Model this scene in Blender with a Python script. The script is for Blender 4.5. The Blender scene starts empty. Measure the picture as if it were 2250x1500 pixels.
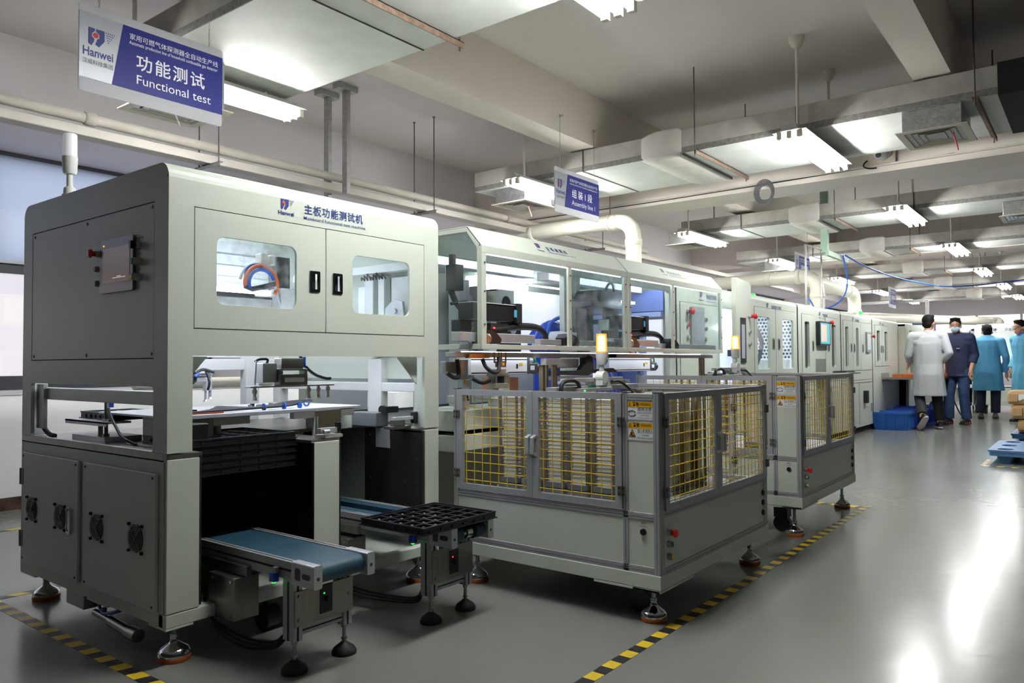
import bpy, bmesh, math, random
from math import sin, cos, pi, radians
from mathutils import Vector, Matrix, Euler
from mathutils.geometry import tessellate_polygon

random.seed(7)
SC = bpy.context.scene
COL = SC.collection

# ---------------------------------------------------------------- camera, world, exposure
cam_d = bpy.data.cameras.new('camera'); cam = bpy.data.objects.new('camera', cam_d); COL.objects.link(cam)
_f, _yaw, _pit, _rol = 1667.7, radians(37.858), radians(1.6265), radians(-0.3296)
_F = Vector((cos(_pit)*cos(_yaw), cos(_pit)*sin(_yaw), sin(_pit)))
_R0 = Vector((sin(_yaw), -cos(_yaw), 0)); _U0 = _R0.cross(_F)
_R = _R0*cos(_rol)+_U0*sin(_rol); _U = -_R0*sin(_rol)+_U0*cos(_rol)
cam.matrix_world = Matrix(((_R.x, _U.x, -_F.x, 0), (_R.y, _U.y, -_F.y, 0), (_R.z, _U.z, -_F.z, 1.03), (0, 0, 0, 1)))
cam_d.sensor_fit = 'HORIZONTAL'; cam_d.sensor_width = 36; cam_d.lens = 36*_f/2250
cam_d.clip_start = 0.05; cam_d.clip_end = 200
SC.camera = cam
wd = bpy.data.worlds.new('world'); SC.world = wd; wd.use_nodes = True
bg = wd.node_tree.nodes['Background']
bg.inputs[0].default_value = (0.78, 0.80, 0.92, 1); bg.inputs[1].default_value = 0.012
SC.view_settings.view_transform = 'Standard'; SC.view_settings.look = 'None'
SC.view_settings.gamma = 1; SC.view_settings.use_curve_mapping = False
SC.view_settings.exposure = 0.0
CY = SC.cycles; CY.max_bounces = 8; CY.diffuse_bounces = 4; CY.glossy_bounces = 4; CY.transmission_bounces = 4; CY.transparent_max_bounces = 16
CY.caustics_reflective = False; CY.caustics_refractive = False; CY.sample_clamp_indirect = 6.0
TUBE = 150.0       # brightness of the fluorescent tubes
LED = 34.0        # brightness of the strip lights inside the machines
DAY = 0.92        # daylight behind the frosted windows

# ---------------------------------------------------------------- materials
def lin(c):
    return tuple(((x/255)/12.92 if x/255 <= .04045 else ((x/255+.055)/1.055)**2.4) for x in c)
MATS = {}
def M(name, rgb=None, rough=.5, metal=0., var=.05, vs=9., bump=0., bs=120., spec=.5, emit=None, es=0., trans=0., alpha=1., stretch=None, coat=0.):
    if name in MATS: return MATS[name]
    m = bpy.data.materials.new(name); m.use_nodes = True; nt = m.node_tree; N = nt.nodes; L = nt.links
    b = N['Principled BSDF']; c = lin(rgb)
    tc = N.new('ShaderNodeTexCoord'); mp = N.new('ShaderNodeMapping'); L.new(tc.outputs['Object'], mp.inputs[0])
    if stretch: mp.inputs['Scale'].default_value = stretch
    nz = N.new('ShaderNodeTexNoise'); nz.inputs['Scale'].default_value = vs; nz.inputs['Detail'].default_value = 4
    L.new(mp.outputs[0], nz.inputs['Vector'])
    cr = N.new('ShaderNodeValToRGB')
    cr.color_ramp.elements[0].position = .3; cr.color_ramp.elements[1].position = .7
    cr.color_ramp.elements[0].color = tuple(x*(1-var) for x in c)+(1,)
    cr.color_ramp.elements[1].color = tuple(min(1, x*(1+var)) for x in c)+(1,)
    L.new(nz.outputs['Fac'], cr.inputs['Fac']); L.new(cr.outputs['Color'], b.inputs['Base Color'])
    b.inputs['Roughness'].default_value = rough; b.inputs['Metallic'].default_value = metal
    b.inputs['Specular IOR Level'].default_value = spec
    if coat: b.inputs['Coat Weight'].default_value = coat
    if trans: b.inputs['Transmission Weight'].default_value = trans
    if alpha < 1: b.inputs['Alpha'].default_value = alpha
    if bump:
        bn = N.new('ShaderNodeTexNoise'); bn.inputs['Scale'].default_value = bs; bn.inputs['Detail'].default_value = 3
        L.new(mp.outputs[0], bn.inputs['Vector'])
        bp = N.new('ShaderNodeBump'); bp.inputs['Strength'].default_value = bump; bp.inputs['Distance'].default_value = .002
        L.new(bn.outputs['Fac'], bp.inputs['Height']); L.new(bp.outputs[0], b.inputs['Normal'])
    if emit:
        b.inputs['Emission Color'].default_value = lin(emit)+(1,); b.inputs['Emission Strength'].default_value = es
    MATS[name] = m
    return m

def glassmat(name, tint=(245, 250, 250), haze=.10, hs=14., hazecol=(225, 228, 230)):
    """clear sheet: see-through with faint smears and a glossy reflection"""
    if name in MATS: return MATS[name]
    m = bpy.data.materials.new(name); m.use_nodes = True; nt = m.node_tree; N = nt.nodes; L = nt.links
    out = N['Material Output']; N.remove(N['Principled BSDF'])
    tr = N.new('ShaderNodeBsdfTransparent'); tr.inputs[0].default_value = lin(tint)+(1,)
    gl = N.new('ShaderNodeBsdfGlossy'); gl.inputs['Roughness'].default_value = .03
    df = N.new('ShaderNodeBsdfDiffuse'); df.inputs[0].default_value = lin(hazecol)+(1,)
    lw = N.new('ShaderNodeLayerWeight'); lw.inputs[0].default_value = .5
    pw = N.new('ShaderNodeMath'); pw.operation = 'POWER'; pw.inputs[1].default_value = 4; L.new(lw.outputs['Facing'], pw.inputs[0])
    fr = N.new('ShaderNodeMath'); fr.operation = 'MULTIPLY_ADD'; fr.inputs[1].default_value = .5; fr.inputs[2].default_value = .035; L.new(pw.outputs[0], fr.inputs[0])
    tc = N.new('ShaderNodeTexCoord'); nz = N.new('ShaderNodeTexNoise'); nz.inputs['Scale'].default_value = hs; nz.inputs['Detail'].default_value = 8
    L.new(tc.outputs['Object'], nz.inputs['Vector'])
    cr = N.new('ShaderNodeValToRGB'); cr.color_ramp.elements[0].position = .42; cr.color_ramp.elements[1].position = .78
    cr.color_ramp.elements[0].color = (haze*.25,)*3+(1,); cr.color_ramp.elements[1].color = (min(1, haze*3),)*3+(1,)
    L.new(nz.outputs['Fac'], cr.inputs['Fac'])
    m1 = N.new('ShaderNodeMixShader'); L.new(cr.outputs['Color'], m1.inputs[0]); L.new(tr.outputs[0], m1.inputs[1]); L.new(df.outputs[0], m1.inputs[2])
    m2 = N.new('ShaderNodeMixShader'); L.new(fr.outputs[0], m2.inputs[0]); L.new(m1.outputs[0], m2.inputs[1]); L.new(gl.outputs[0], m2.inputs[2])
    L.new(m2.outputs[0], out.inputs[0]); MATS[name] = m
    return m

PAINT = M('pale_green_paint', (196, 203, 192), .42, var=.02, vs=3, bump=.03, bs=400)
PAINTD = M('door_green_paint', (197, 204, 193), .42, var=.02, vs=3, bump=.03, bs=400)
SEAM = M('dark_seam', (38, 40, 38), .8)
WHITEP = M('white_powder_coat', (226, 228, 226), .4, var=.02)
ALU = M('anodised_aluminium', (176, 178, 182), .42, .45, var=.05, vs=30, stretch=(1, 1, .08))
ALUB = M('bright_aluminium', (205, 207, 210), .36, .6, var=.05, vs=25)
STEEL = M('brushed_steel', (150, 148, 142), .33, .95, var=.10, vs=40, stretch=(1, 1, .05), bump=.05, bs=90)
DSTEEL = M('dark_steel', (92, 90, 90), .34, .9, var=.12, vs=30, stretch=(1, 1, .06))
CHROME = M('chrome', (215, 216, 218), .12, 1., var=.03)
ZINC = M('zinc_rod', (150, 160, 170), .3, .9, var=.1, vs=60)
RUBBER = M('black_rubber', (30, 30, 32), .62, var=.2, vs=20)
BLACK = M('black_plastic', (20, 20, 24), .38, var=.15, vs=30)
BLACKM = M('matt_black', (14, 14, 15), .85)
TRAYM = M('black_vacuum_formed_plastic', (26, 26, 31), .30, var=.15, vs=40)
BELT = M('blue_green_belt', (30, 64, 82), .5, var=.10, vs=14, bump=.05, bs=300, stretch=(1, .15, 1))
ORANGE = M('orange_pad', (190, 98, 44), .6, var=.1)
RED = M('red_button', (205, 30, 38), .35)
REDD = M('dark_red_button', (130, 28, 40), .4)
GREEN = M('green_button', (20, 110, 84), .4)
YELB = M('yellow_button', (222, 186, 40), .4)
WHITEB = M('white_button', (200, 202, 198), .4)
NAVY = M('navy_ink', (22, 38, 110), .5, var=.02)
BLACKI = M('black_ink', (24, 24, 28), .5, var=.02)
GREYI = M('grey_ink', (90, 94, 92), .6, var=.02)
WHITEI = M('white_ink', (240, 240, 246), .5, var=.01)
REDI = M('red_ink', (190, 32, 40), .5, var=.02)
YELI = M('amber_sign_ink', (238, 176, 10), .45, var=.03)
WLABEL = M('white_label', (232, 234, 236), .35, var=.02)
YWIRE = M('yellow_coated_wire', (228, 190, 24), .4, var=.05)
CREAM = M('cream_pvc', (232, 228, 214), .35, var=.03, vs=4)
HOUS = M('ivory_plastic', (232, 230, 220), .35, var=.03, vs=20)
PCB = M('green_circuit_board', (60, 150, 60), .4, var=.25, vs=90)
RUST = M('rust_brown_fixture', (150, 72, 46), .5, var=.1)
BLUEP = M('royal_blue_paint', (24, 66, 186), .28, var=.04, vs=4, coat=.4)
BLUEW = M('blue_hose', (38, 92, 190), .4)
CABLE = M('black_cable', (24, 24, 30), .55, var=.3, vs=60)
ORCAB = M('orange_cable', (236, 112, 40), .45)
WHCAB = M('white_hose', (232, 234, 238), .3)
LEDM = M('white_strip_light', (255, 255, 255), .4, emit=(236, 240, 255), es=LED)
LEDS = M('soft_lit_strip', (255, 255, 255), .4, emit=(226, 234, 255), es=LED*.45)
GLED = M('green_led', (40, 255, 60), .4, emit=(40, 255, 70), es=3.2)
RLED = M('red_led', (255, 40, 40), .4, emit=(255, 40, 40), es=6)
LEDH = M('dim_strip_light', (255, 255, 255), .4, emit=(230, 238, 255), es=LED*.4)
AMB = M('amber_lens', (255, 150, 50), .3, emit=(255, 140, 40), es=1.1)
_n = AMB.node_tree; _t = _n.nodes.new('ShaderNodeBsdfTransparent'); _t.inputs[0].default_value = lin((255, 196, 120))+(1,); _x = _n.nodes.new('ShaderNodeMixShader'); _x.inputs[0].default_value = .6
_n.links.new(_n.nodes['Principled BSDF'].outputs[0], _x.inputs[1]); _n.links.new(_t.outputs[0], _x.inputs[2]); _n.links.new(_x.outputs[0], _n.nodes['Material Output'].inputs[0])
BULB = M('glowing_bulb', (255, 240, 210), .4, emit=(255, 214, 150), es=26)
GREYP = M('grey_plastic', (120, 124, 128), .45, var=.06)
CLEAR = glassmat('clear_acrylic', haze=.03, hs=9)
DUSTY = glassmat('dusty_acrylic', haze=.12, hs=13, hazecol=(206, 210, 216))
WINGL = glassmat('smeared_window', haze=.07, hs=26, hazecol=(214, 218, 228))

# ---------------------------------------------------------------- mesh builder
SPLIT = set('dark_guard_plate corner_gusset slide_rail skirt_plate cable_loom guide_fork socket suction_cup vacuum_nozzle guide_rod screw lift_column foot_plate red_lamp green_lamp white_block servo_motor threaded_rod brass_rod bay_back hinge blue_tie component strip_light lamp_bar castor rod fixture louvre_frame hose cable cables hanger support leg'.split())
class MB:
    def __init__(s): s.v = []; s.f = []; s.m = []; s.s = []
    def add(s, vs, fs, m=0, sm=False):
        b = len(s.v); s.v += [tuple(p) for p in vs]
        for f in fs: s.f.append(tuple(i+b for i in f)); s.m.append(m); s.s.append(sm)
        return s
    def box(s, x0, x1, y0, y1, z0, z1, m=0):
        v = [(x0, y0, z0), (x1, y0, z0), (x1, y1, z0), (x0, y1, z0), (x0, y0, z1), (x1, y0, z1), (x1, y1, z1), (x0, y1, z1)]
        return s.add(v, [(3, 2, 1, 0), (4, 5, 6, 7), (0, 1, 5, 4), (1, 2, 6, 5), (2, 3, 7, 6), (3, 0, 4, 7)], m)
    @staticmethod
    def ax(a, u, v, w):
        return {'x': (w, u, v), 'y': (u, w, v), 'z': (u, v, w)}[a]
    def prism(s, a, poly, lo, hi, m=0, sm=False):
        n = len(poly)
        v = [s.ax(a, p[0], p[1], lo) for p in poly]+[s.ax(a, p[0], p[1], hi) for p in poly]
        s.add(v, [tuple(range(n))[::-1], tuple(range(n, 2*n))], m)
        return s.add(v, [(i, (i+1) % n, n+(i+1) % n, n+i) for i in range(n)], m, sm)
    def plate(s, a, outer, holes, lo, hi, m=0):
        """flat sheet between lo and hi along axis a, with holes (lists of 2d points)"""
        loops = [list(outer)]+[list(h) for h in holes]
        tri = tessellate_polygon([[Vector((p[0], p[1], 0)) for p in l] for l in loops])
        flat = [p for l in loops for p in l]; n = len(flat)
        v = [s.ax(a, p[0], p[1], lo) for p in flat]+[s.ax(a, p[0], p[1], hi) for p in flat]
        fs = [tuple(t)[::-1] for t in tri]+[tuple(i+n for i in t) for t in tri]
        o = 0
        for l in loops:
            k = len(l)
            fs += [(o+i, o+(i+1) % k, n+o+(i+1) % k, n+o+i) for i in range(k)]
            o += k
        return s.add(v, fs, m)
    def frame(s, p0, p1):
        d = (Vector(p1)-Vector(p0)); L = d.length; d = d/L if L > 1e-9 else Vector((0, 0, 1))
        a = Vector((0, 0, 1)) if abs(d.z) < .9 else Vector((1, 0, 0))
        u = d.cross(a).normalized(); w = u.cross(d)
        return d, u, w
    def cyl(s, p0, p1, r, r1=None, n=16, m=0, caps=True, sm=True):
        r1 = r if r1 is None else r1
        p0 = Vector(p0); p1 = Vector(p1); d, u, w = s.frame(p0, p1)
        v = []
        for p, q in ((p0, r), (p1, r1)):
            v += [p+(u*cos(2*pi*i/n)+w*sin(2*pi*i/n))*q for i in range(n)]
        s.add(v, [(i, (i+1) % n, n+(i+1) % n, n+i) for i in range(n)], m, sm)
        if caps: s.add(v, [tuple(range(n))[::-1], tuple(range(n, 2*n))], m)
        return s
    def tube(s, pts, r, n=8, m=0, closed=False, r1=None):
        P = [Vector(p) for p in pts]; k = len(P); rings = []
        pu = None
        for i in range(k):
            a = P[i-1] if (i > 0 or closed) else P[i]; b = P[(i+1) % k] if (i < k-1 or closed) else P[i]
            d = (b-a).normalized()
            if pu is None:
                q = Vector((0, 0, 1)) if abs(d.z) < .9 else Vector((1, 0, 0)); u = d.cross(q).normalized()
            else:
                u = (pu-d*pu.dot(d)).normalized()
            w = d.cross(u); pu = u
            rr = r if r1 is None else r+(r1-r)*i/(k-1)
            rings.append([P[i]+(u*cos(2*pi*j/n)+w*sin(2*pi*j/n))*rr for j in range(n)])
        v = [p for g in rings for p in g]; fs = []
        for i in range(k if closed else k-1):
            o, o2 = i*n, ((i+1) % k)*n
            fs += [(o+j, o+(j+1) % n, o2+(j+1) % n, o2+j) for j in range(n)]
        s.add(v, fs, m, True)
        if not closed: s.add(v, [tuple(range(n))[::-1], tuple(range((k-1)*n, k*n))], m)
        return s
    def lathe(s, prof, c, n=24, m=0, axis=(0, 0, 1), sm=True):
        d = Vector(axis).normalized(); q = Vector((1, 0, 0)) if abs(d.x) < .9 else Vector((0, 1, 0))
        u = d.cross(q).normalized(); w = d.cross(u); c = Vector(c)
        v = [c+d*h+(u*cos(2*pi*i/n)+w*sin(2*pi*i/n))*max(r, 1e-5) for r, h in prof for i in range(n)]
        k = len(prof)
        s.add(v, [(a*n+i, a*n+(i+1) % n, (a+1)*n+(i+1) % n, (a+1)*n+i) for a in range(k-1) for i in range(n)], m, sm)
        return s.add(v, [tuple(range(n))[::-1], tuple(range((k-1)*n, k*n))], m)
    def ell(s, c, r, rot=None, n=14, k=9, m=0):
        R = Euler(rot).to_matrix() if rot else Matrix.Identity(3); c = Vector(c); v = []
        for a in range(k+1):
            t = pi*a/k
            for i in range(n):
                p = 2*pi*i/n
                v.append(c+R@Vector((r[0]*max(sin(t), 1e-4)*cos(p), r[1]*max(sin(t), 1e-4)*sin(p), r[2]*cos(t))))
        return s.add(v, [(a*n+i, (a+1)*n+i, (a+1)*n+(i+1) % n, a*n+(i+1) % n) for a in range(k) for i in range(n)], m, True)
    def loft(s, rings, m=0, sm=True, caps=True):
        n = len(rings[0]); v = [p for g in rings for p in g]; k = len(rings)
        s.add(v, [(a*n+i, a*n+(i+1) % n, (a+1)*n+(i+1) % n, (a+1)*n+i) for a in range(k-1) for i in range(n)], m, sm)
        if caps: s.add(v, [tuple(range(n))[::-1], tuple(range((k-1)*n, k*n))], m)
        return s
    def grid(s, a, w, u0, u1, v0, v1, nu, nv, r, m=0):
        """wire lattice in the plane axis a = w"""
        for i in range(nu):
            u = u0+(u1-u0)*(i+.5)/nu; s.cyl(s.ax(a, u, v0, w), s.ax(a, u, v1, w), r, n=6, m=m, caps=False)
        for i in range(nv):
            q = v0+(v1-v0)*(i+.5)/nv; s.cyl(s.ax(a, u0, q, w+r*1.2), s.ax(a, u1, q, w+r*1.2), r, n=6, m=m, caps=False)
        return s
    def clusters(s):
        """the separate pieces: connected faces, joined where their boxes touch"""
        par = list(range(len(s.v)))
        def find(a):
            while par[a] != a: par[a] = par[par[a]]; a = par[a]
            return a
        for f in s.f:
            for i in f[1:]:
                a, b_ = find(f[0]), find(i)
                if a != b_: par[b_] = a
        key = {}
        for i, p in enumerate(s.v): key.setdefault(tuple(round(c, 5) for c in p), []).append(i)
        for g in key.values():
            for i in g[1:]:
                a, b_ = find(g[0]), find(i)
                if a != b_: par[b_] = a
        used = {i for f in s.f for i in f}; box = {}
        for i in used:
            r = find(i); p = s.v[i]; q = box.setdefault(r, [list(p), list(p)])
            for k in range(3): q[0][k] = min(q[0][k], p[k]); q[1][k] = max(q[1][k], p[k])
        ids = list(box); grp = {r: r for r in ids}
        def top(a):
            while grp[a] != a: a = grp[a]
            return a
        for i, a in enumerate(ids):
            for c in ids[i+1:]:
                A, C_ = box[a], box[c]
                if all(A[0][k] <= C_[1][k]+.0012 and C_[0][k] <= A[1][k]+.0012 for k in range(3)):
                    x, y = top(a), top(c)
                    if x != y: grp[y] = x
        out = {}
        for n, f in enumerate(s.f): out.setdefault(top(find(f[0])), []).append(n)
        return list(out.values())
    def build(s, name, mats, parent=None, bevel=0, seg=2, fix=True):
        if name in SPLIT and parent:
            cl = s.clusters()
            if len(cl) > 1:
                res = []
                for fs in cl:
                    ix = sorted({i for n in fs for i in s.f[n]}); mp = {i: k for k, i in enumerate(ix)}; t = MB()
                    t.v = [s.v[i] for i in ix]; t.f = [tuple(mp[i] for i in s.f[n]) for n in fs]; t.m = [s.m[n] for n in fs]; t.s = [s.s[n] for n in fs]
                    res.append(t.make(name, mats, parent, bevel, seg, fix))
                return res[0]
        return s.make(name, mats, parent, bevel, seg, fix)
    def make(s, name, mats, parent=None, bevel=0, seg=2, fix=True):
        off = root_loc(parent) if parent else Vector((0, 0, 0))
        me = bpy.data.meshes.new(name)
        me.from_pydata([tuple(Vector(p)-off) for p in s.v], [], s.f)
        if not isinstance(mats, (list, tuple)): mats = [mats]
        for q in mats: me.materials.append(q)
        me.polygons.foreach_set('material_index', s.m); me.polygons.foreach_set('use_smooth', s.s)
        if fix:
            b = bmesh.new(); b.from_mesh(me); bmesh.ops.recalc_face_normals(b, faces=b.faces); b.to_mesh(me); b.free()
        me.update()
        o = bpy.data.objects.new(name, me); COL.objects.link(o)
        if parent: o.parent = parent
        if bevel:
            md = o.modifiers.new('bevel', 'BEVEL'); md.width = bevel; md.segments = seg; md.limit_method = 'ANGLE'; md.angle_limit = radians(40)
        return o

def root_loc(p):
    while p.parent: p = p.parent
    return p.location.copy()
def rrect(u0, u1, v0, v1, r, k=5):
    P = []
    for cu, cv, a in ((u1-r, v1-r, 0), (u0+r, v1-r, 90), (u0+r, v0+r, 180), (u1-r, v0+r, 270)):
        P += [(cu+r*cos(radians(a+90*i/k)), cv+r*sin(radians(a+90*i/k))) for i in range(k+1)]
    return P
def rect(u0, u1, v0, v1): return [(u0, v0), (u1, v0), (u1, v1), (u0, v1)]
def circ(cu, cv, r, n=20): return [(cu+r*cos(2*pi*i/n), cv+r*sin(2*pi*i/n)) for i in range(n)]
def arc(c, r, a0, a1, k, plane='xz', w=0):
    o = []
    for i in range(k+1):
        a = radians(a0+(a1-a0)*i/k); u, v = c[0]+r*cos(a), c[1]+r*sin(a)
        o.append({'xz': (u, w, v), 'yz': (w, u, v), 'xy': (u, v, w)}[plane])
    return o
def bez(p0, p1, p2, p3, k=12):
    P = [Vector(p) for p in (p0, p1, p2, p3)]
    return [P[0]*(1-t)**3+P[1]*3*t*(1-t)**2+P[2]*3*t*t*(1-t)+P[3]*t**3 for t in [i/k for i in range(k+1)]]
def spline(pts, k=6):
    P = [Vector(p) for p in pts]; P = [P[0]*2-P[1]]+P+[P[-1]*2-P[-2]]; o = []
    for i in range(1, len(P)-2):
        for j in range(k):
            t = j/k; a, b, c, d = P[i-1:i+3]
            o.append(.5*((2*b)+(c-a)*t+(2*a-5*b+4*c-d)*t*t+(3*b-a-3*c+d)*t**3))
    return o+[P[-2]]

def thing(name, label, cat, loc=(0, 0, 0), group=None):
    o = bpy.data.objects.new(name, None); COL.objects.link(o); o.empty_display_size = .1
    o.location = loc; o['label'] = label; o['category'] = cat
    if group: o['group'] = group
    return o
def tag(o, label, cat, group=None, kind=None):
    o['label'] = label; o['category'] = cat
    if group: o['group'] = group
    if kind: o['kind'] = kind
    return o
def struct(name, mb, mats, bevel=0, **k):
    o = mb.build(name, mats, None, bevel, **k); o['kind'] = 'structure'; return o
def dup(src, d=(0, 0, 0), label=None, group=None, mirror=None):
    def cp(o, par):
        c = o.copy(); COL.objects.link(c)
        if par: c.parent = par
        for ch in list(o.children): cp(ch, c)
        return c
    r = cp(src, None); r.location = Vector(src.location)+Vector(d)
    if label: r['label'] = label
    if group: r['group'] = group
    return r

_TC = {}
def text(s, size, mat, parent, pos, xd, ud, name='lettering', align='LEFT', bold=0., w=None, space=1., sx=1., mb=None, m=0):
    """lettering as a thin mesh: pos = baseline start, xd = reading direction, ud = up"""
    cjk = any(ord(c) > 0x2e80 for c in s)
    if cjk and w:
        text(s, size, mat, parent, pos, xd, ud, name, align, bold, None, 1., 'measure')
        xs = [v.co.x for v in _TC[(s, bold, 1., align)].vertices]; n = len(s); wn = max(xs)-min(xs)
        if wn*size > w*1.02: return text(s, size, mat, parent, pos, xd, ud, name, align, bold, None, 1., w/(wn*size), mb, m)
        space = round(max(.6, 1+(w/size-wn)/max(1, n-1)/(wn/n)), 3); w = None
    key = (s, bold, space, align)
    if key not in _TC:
        cu = bpy.data.curves.new('t', 'FONT'); cu.body = s; cu.size = 1; cu.align_x = align; cu.offset = bold; cu.space_character = space
        cu.extrude = 0; cu.resolution_u = 3
        to = bpy.data.objects.new('t', cu); COL.objects.link(to)
        dg = bpy.context.evaluated_depsgraph_get(); me = bpy.data.meshes.new_from_object(to.evaluated_get(dg))
        bpy.data.objects.remove(to); bpy.data.curves.remove(cu); _TC[key] = me
    if sx == 'measure': return
    me = _TC[key]; xd = Vector(xd).normalized(); ud = Vector(ud).normalized(); p = Vector(pos); off = root_loc(parent)
    xs = [v.co.x for v in me.vertices]
    if w and xs: sx = w/((max(xs)-min(xs))*size)
    if mb is not None: return mb.add([p+xd*v.co.x*size*sx+ud*v.co.y*size for v in me.vertices], [tuple(f.vertices) for f in me.polygons], m)
    nv = [p+xd*v.co.x*size*sx+ud*v.co.y*size-off for v in me.vertices]
    m2 = bpy.data.meshes.new(name); m2.from_pydata([tuple(q) for q in nv], [], [tuple(f.vertices) for f in me.polygons]); m2.materials.append(mat)
    o = bpy.data.objects.new(name, m2); COL.objects.link(o); o.parent = parent
    return o
def logo(parent, pos, xd, ud, h, mat=NAVY, name='emblem'):
    """two slanted blue bars with a red dot and a fading dot field"""
    xd = Vector(xd).normalized(); ud = Vector(ud).normalized(); p = Vector(pos); nrm = xd.cross(ud)
    q = lambda u, v, e=0: p+xd*u*h+ud*v*h+nrm*e
    b = MB()
    b.add([q(0, 1), q(.34, 1), q(.34, .86), q(.19, .72), q(.19, .52), q(.31, .42), q(.31, .30), q(.16, 0), q(0, .12)], [tuple(range(9))])
    b.add([q(.40, 1), q(.86, 1), q(.86, .42), q(.56, 0), q(.37, .12), q(.45, .36), q(.45, .42), q(.58, .52), q(.58, .72), q(.40, .86)], [tuple(range(10))])
    for i in range(5):
        for j in range(5-i):
            a, c = .92+.11*j+.03*i, .97-.13*i
            if a < 1.42: b.add([q(a, c), q(a+.06, c), q(a+.06, c-.06), q(a, c-.06)], [(0, 1, 2, 3)])
    b.add([q(.385+.15*cos(t*pi/8), .62+.15*sin(t*pi/8), h*.01) for t in range(16)], [tuple(range(16))], 1)
    return b.build(name, [mat, REDI], parent, fix=False)

def fluoro_tube_mats():
    return M('lit_tube', (255, 255, 255), .4, emit=(252, 253, 250), es=TUBE)
TUBEM = fluoro_tube_mats()

def level_foot(parent, x, y, ztop, r=.055, pad=ORANGE, name='levelling_foot', cap=CHROME):
    b = MB(); b.lathe([(r*.96, 0), (r, .006), (r, .016), (r*.98, .018)], (x, y, 0), 24, 1)
    b.lathe([(r*.99, .018), (r*1.0, .030), (r*.8, .042), (r*.35, .058), (r*.26, .066), (r*.26, .078)], (x, y, 0), 24, 0)
    b.cyl((x, y, .07), (x, y, ztop), .0095, n=12, m=2)
    b.cyl((x, y, ztop-.028), (x, y, ztop-.008), .017, n=6, m=2, sm=False)
    b.cyl((x, y, .078), (x, y, .09), .015, n=6, m=2, sm=False)
    return b.build(name, [cap, pad, ZINC], parent)
def button(parent, pos, d, r, mat, name='push_button', L=.018, ring=ALU):
    d = Vector(d).normalized(); p = Vector(pos); b = MB()
    b.cyl(p, p+d*L, r, n=18, m=1); b.cyl(p+d*L, p+d*(L+.003), r*.8, n=18, m=0)
    o = b.build(name, [mat, ring], parent); o['label'] = name.replace('_', ' ')+' in a metal ring'; return o
def estop(parent, pos, d, r=.017, L=.036):
    d = Vector(d).normalized(); p = Vector(pos); b = MB()
    b.cyl(p, p+d*L*.4, r*.75, n=18, m=1)
    b.lathe([(r*.62, L*.4), (r*.62, L*.7), (r, L*.8), (r, L*.95), (r*.7, L*1.08), (0.0001, L*1.1)], p, 20, 0, axis=d)
    o = b.build('emergency_stop_button', [RED, ALU], parent); o['label'] = 'red mushroom shaped emergency stop button'; return o
# ---------------------------------------------------------------- the room
def floor_mat():
    m = bpy.data.materials.new('grey_epoxy_floor'); m.use_nodes = True; nt = m.node_tree; N = nt.nodes; L = nt.links; b = N['Principled BSDF']
    tc = N.new('ShaderNodeTexCoord')
    n1 = N.new('ShaderNodeTexNoise'); n1.inputs['Scale'].default_value = .9; n1.inputs['Detail'].default_value = 3; L.new(tc.outputs['Object'], n1.inputs['Vector'])
    cr = N.new('ShaderNodeValToRGB'); e = cr.color_ramp.elements; e[0].position = .2; e[1].position = .8
    e[0].color = lin((122, 124, 119))+(1,); e[1].color = lin((130, 132, 127))+(1,)
    L.new(n1.outputs['Fac'], cr.inputs['Fac']); L.new(cr.outputs['Color'], b.inputs['Base Color'])
    n2 = N.new('ShaderNodeTexNoise'); n2.inputs['Scale'].default_value = 2.0; n2.inputs['Detail'].default_value = 2; L.new(tc.outputs['Object'], n2.inputs['Vector'])
    mr = N.new('ShaderNodeMapRange'); mr.inputs['To Min'].default_value = .18; mr.inputs['To Max'].default_value = .262; L.new(n2.outputs['Fac'], mr.inputs['Value']); L.new(mr.outputs[0], b.inputs['Roughness'])
    n3 = N.new('ShaderNodeTexNoise'); n3.inputs['Scale'].default_value = 7; n3.inputs['Detail'].default_value = 3; L.new(tc.outputs['Object'], n3.inputs['Vector'])
    bp = N.new('ShaderNodeBump'); bp.inputs['Strength'].default_value = .16; bp.inputs['Distance'].default_value = .01; L.new(n3.outputs['Fac'], bp.inputs['Height']); L.new(bp.outputs[0], b.inputs['Normal'])
    b.inputs['Specular IOR Level'].default_value = .5; b.inputs['Coat Weight'].default_value = .12; b.inputs['Coat Roughness'].default_value = .14
    return m
WALLM = M('painted_wall', (214, 210, 212), .7, var=.03, vs=1.2)
WALLLOW = M('white_painted_wall', (238, 240, 244), .6, var=.02, vs=1.2)
CEILM = M('painted_concrete_ceiling', (238, 231, 228), .75, var=.04, vs=.9)
BEAMM = M('painted_beam', (226, 217, 208), .75, var=.03, vs=1.1)
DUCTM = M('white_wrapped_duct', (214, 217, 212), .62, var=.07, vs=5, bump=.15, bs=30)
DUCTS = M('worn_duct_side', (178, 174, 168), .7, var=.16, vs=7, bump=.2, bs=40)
DUCTE = M('grey_mastic_edge', (128, 126, 122), .8, var=.25, vs=40)
FOIL = M('aluminium_foil_wrap', (176, 176, 176), .3, .8, var=.2, vs=40, bump=.8, bs=60)
VENTM = M('cream_diffuser', (222, 216, 200), .5, var=.03)
RSTEEL = M('rusty_angle_steel', (120, 100, 84), .6, .4, var=.3, vs=40)
GALV = M('galvanised_steel', (166, 166, 164), .45, .6, var=.15, vs=30)
MARB = M('dark_marble', (66, 50, 40), .25, var=.7, vs=14, stretch=(1, 1, 1.5))
FRAMEM = M('dark_window_frame', (44, 46, 56), .4)
BLINDM = None
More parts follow.
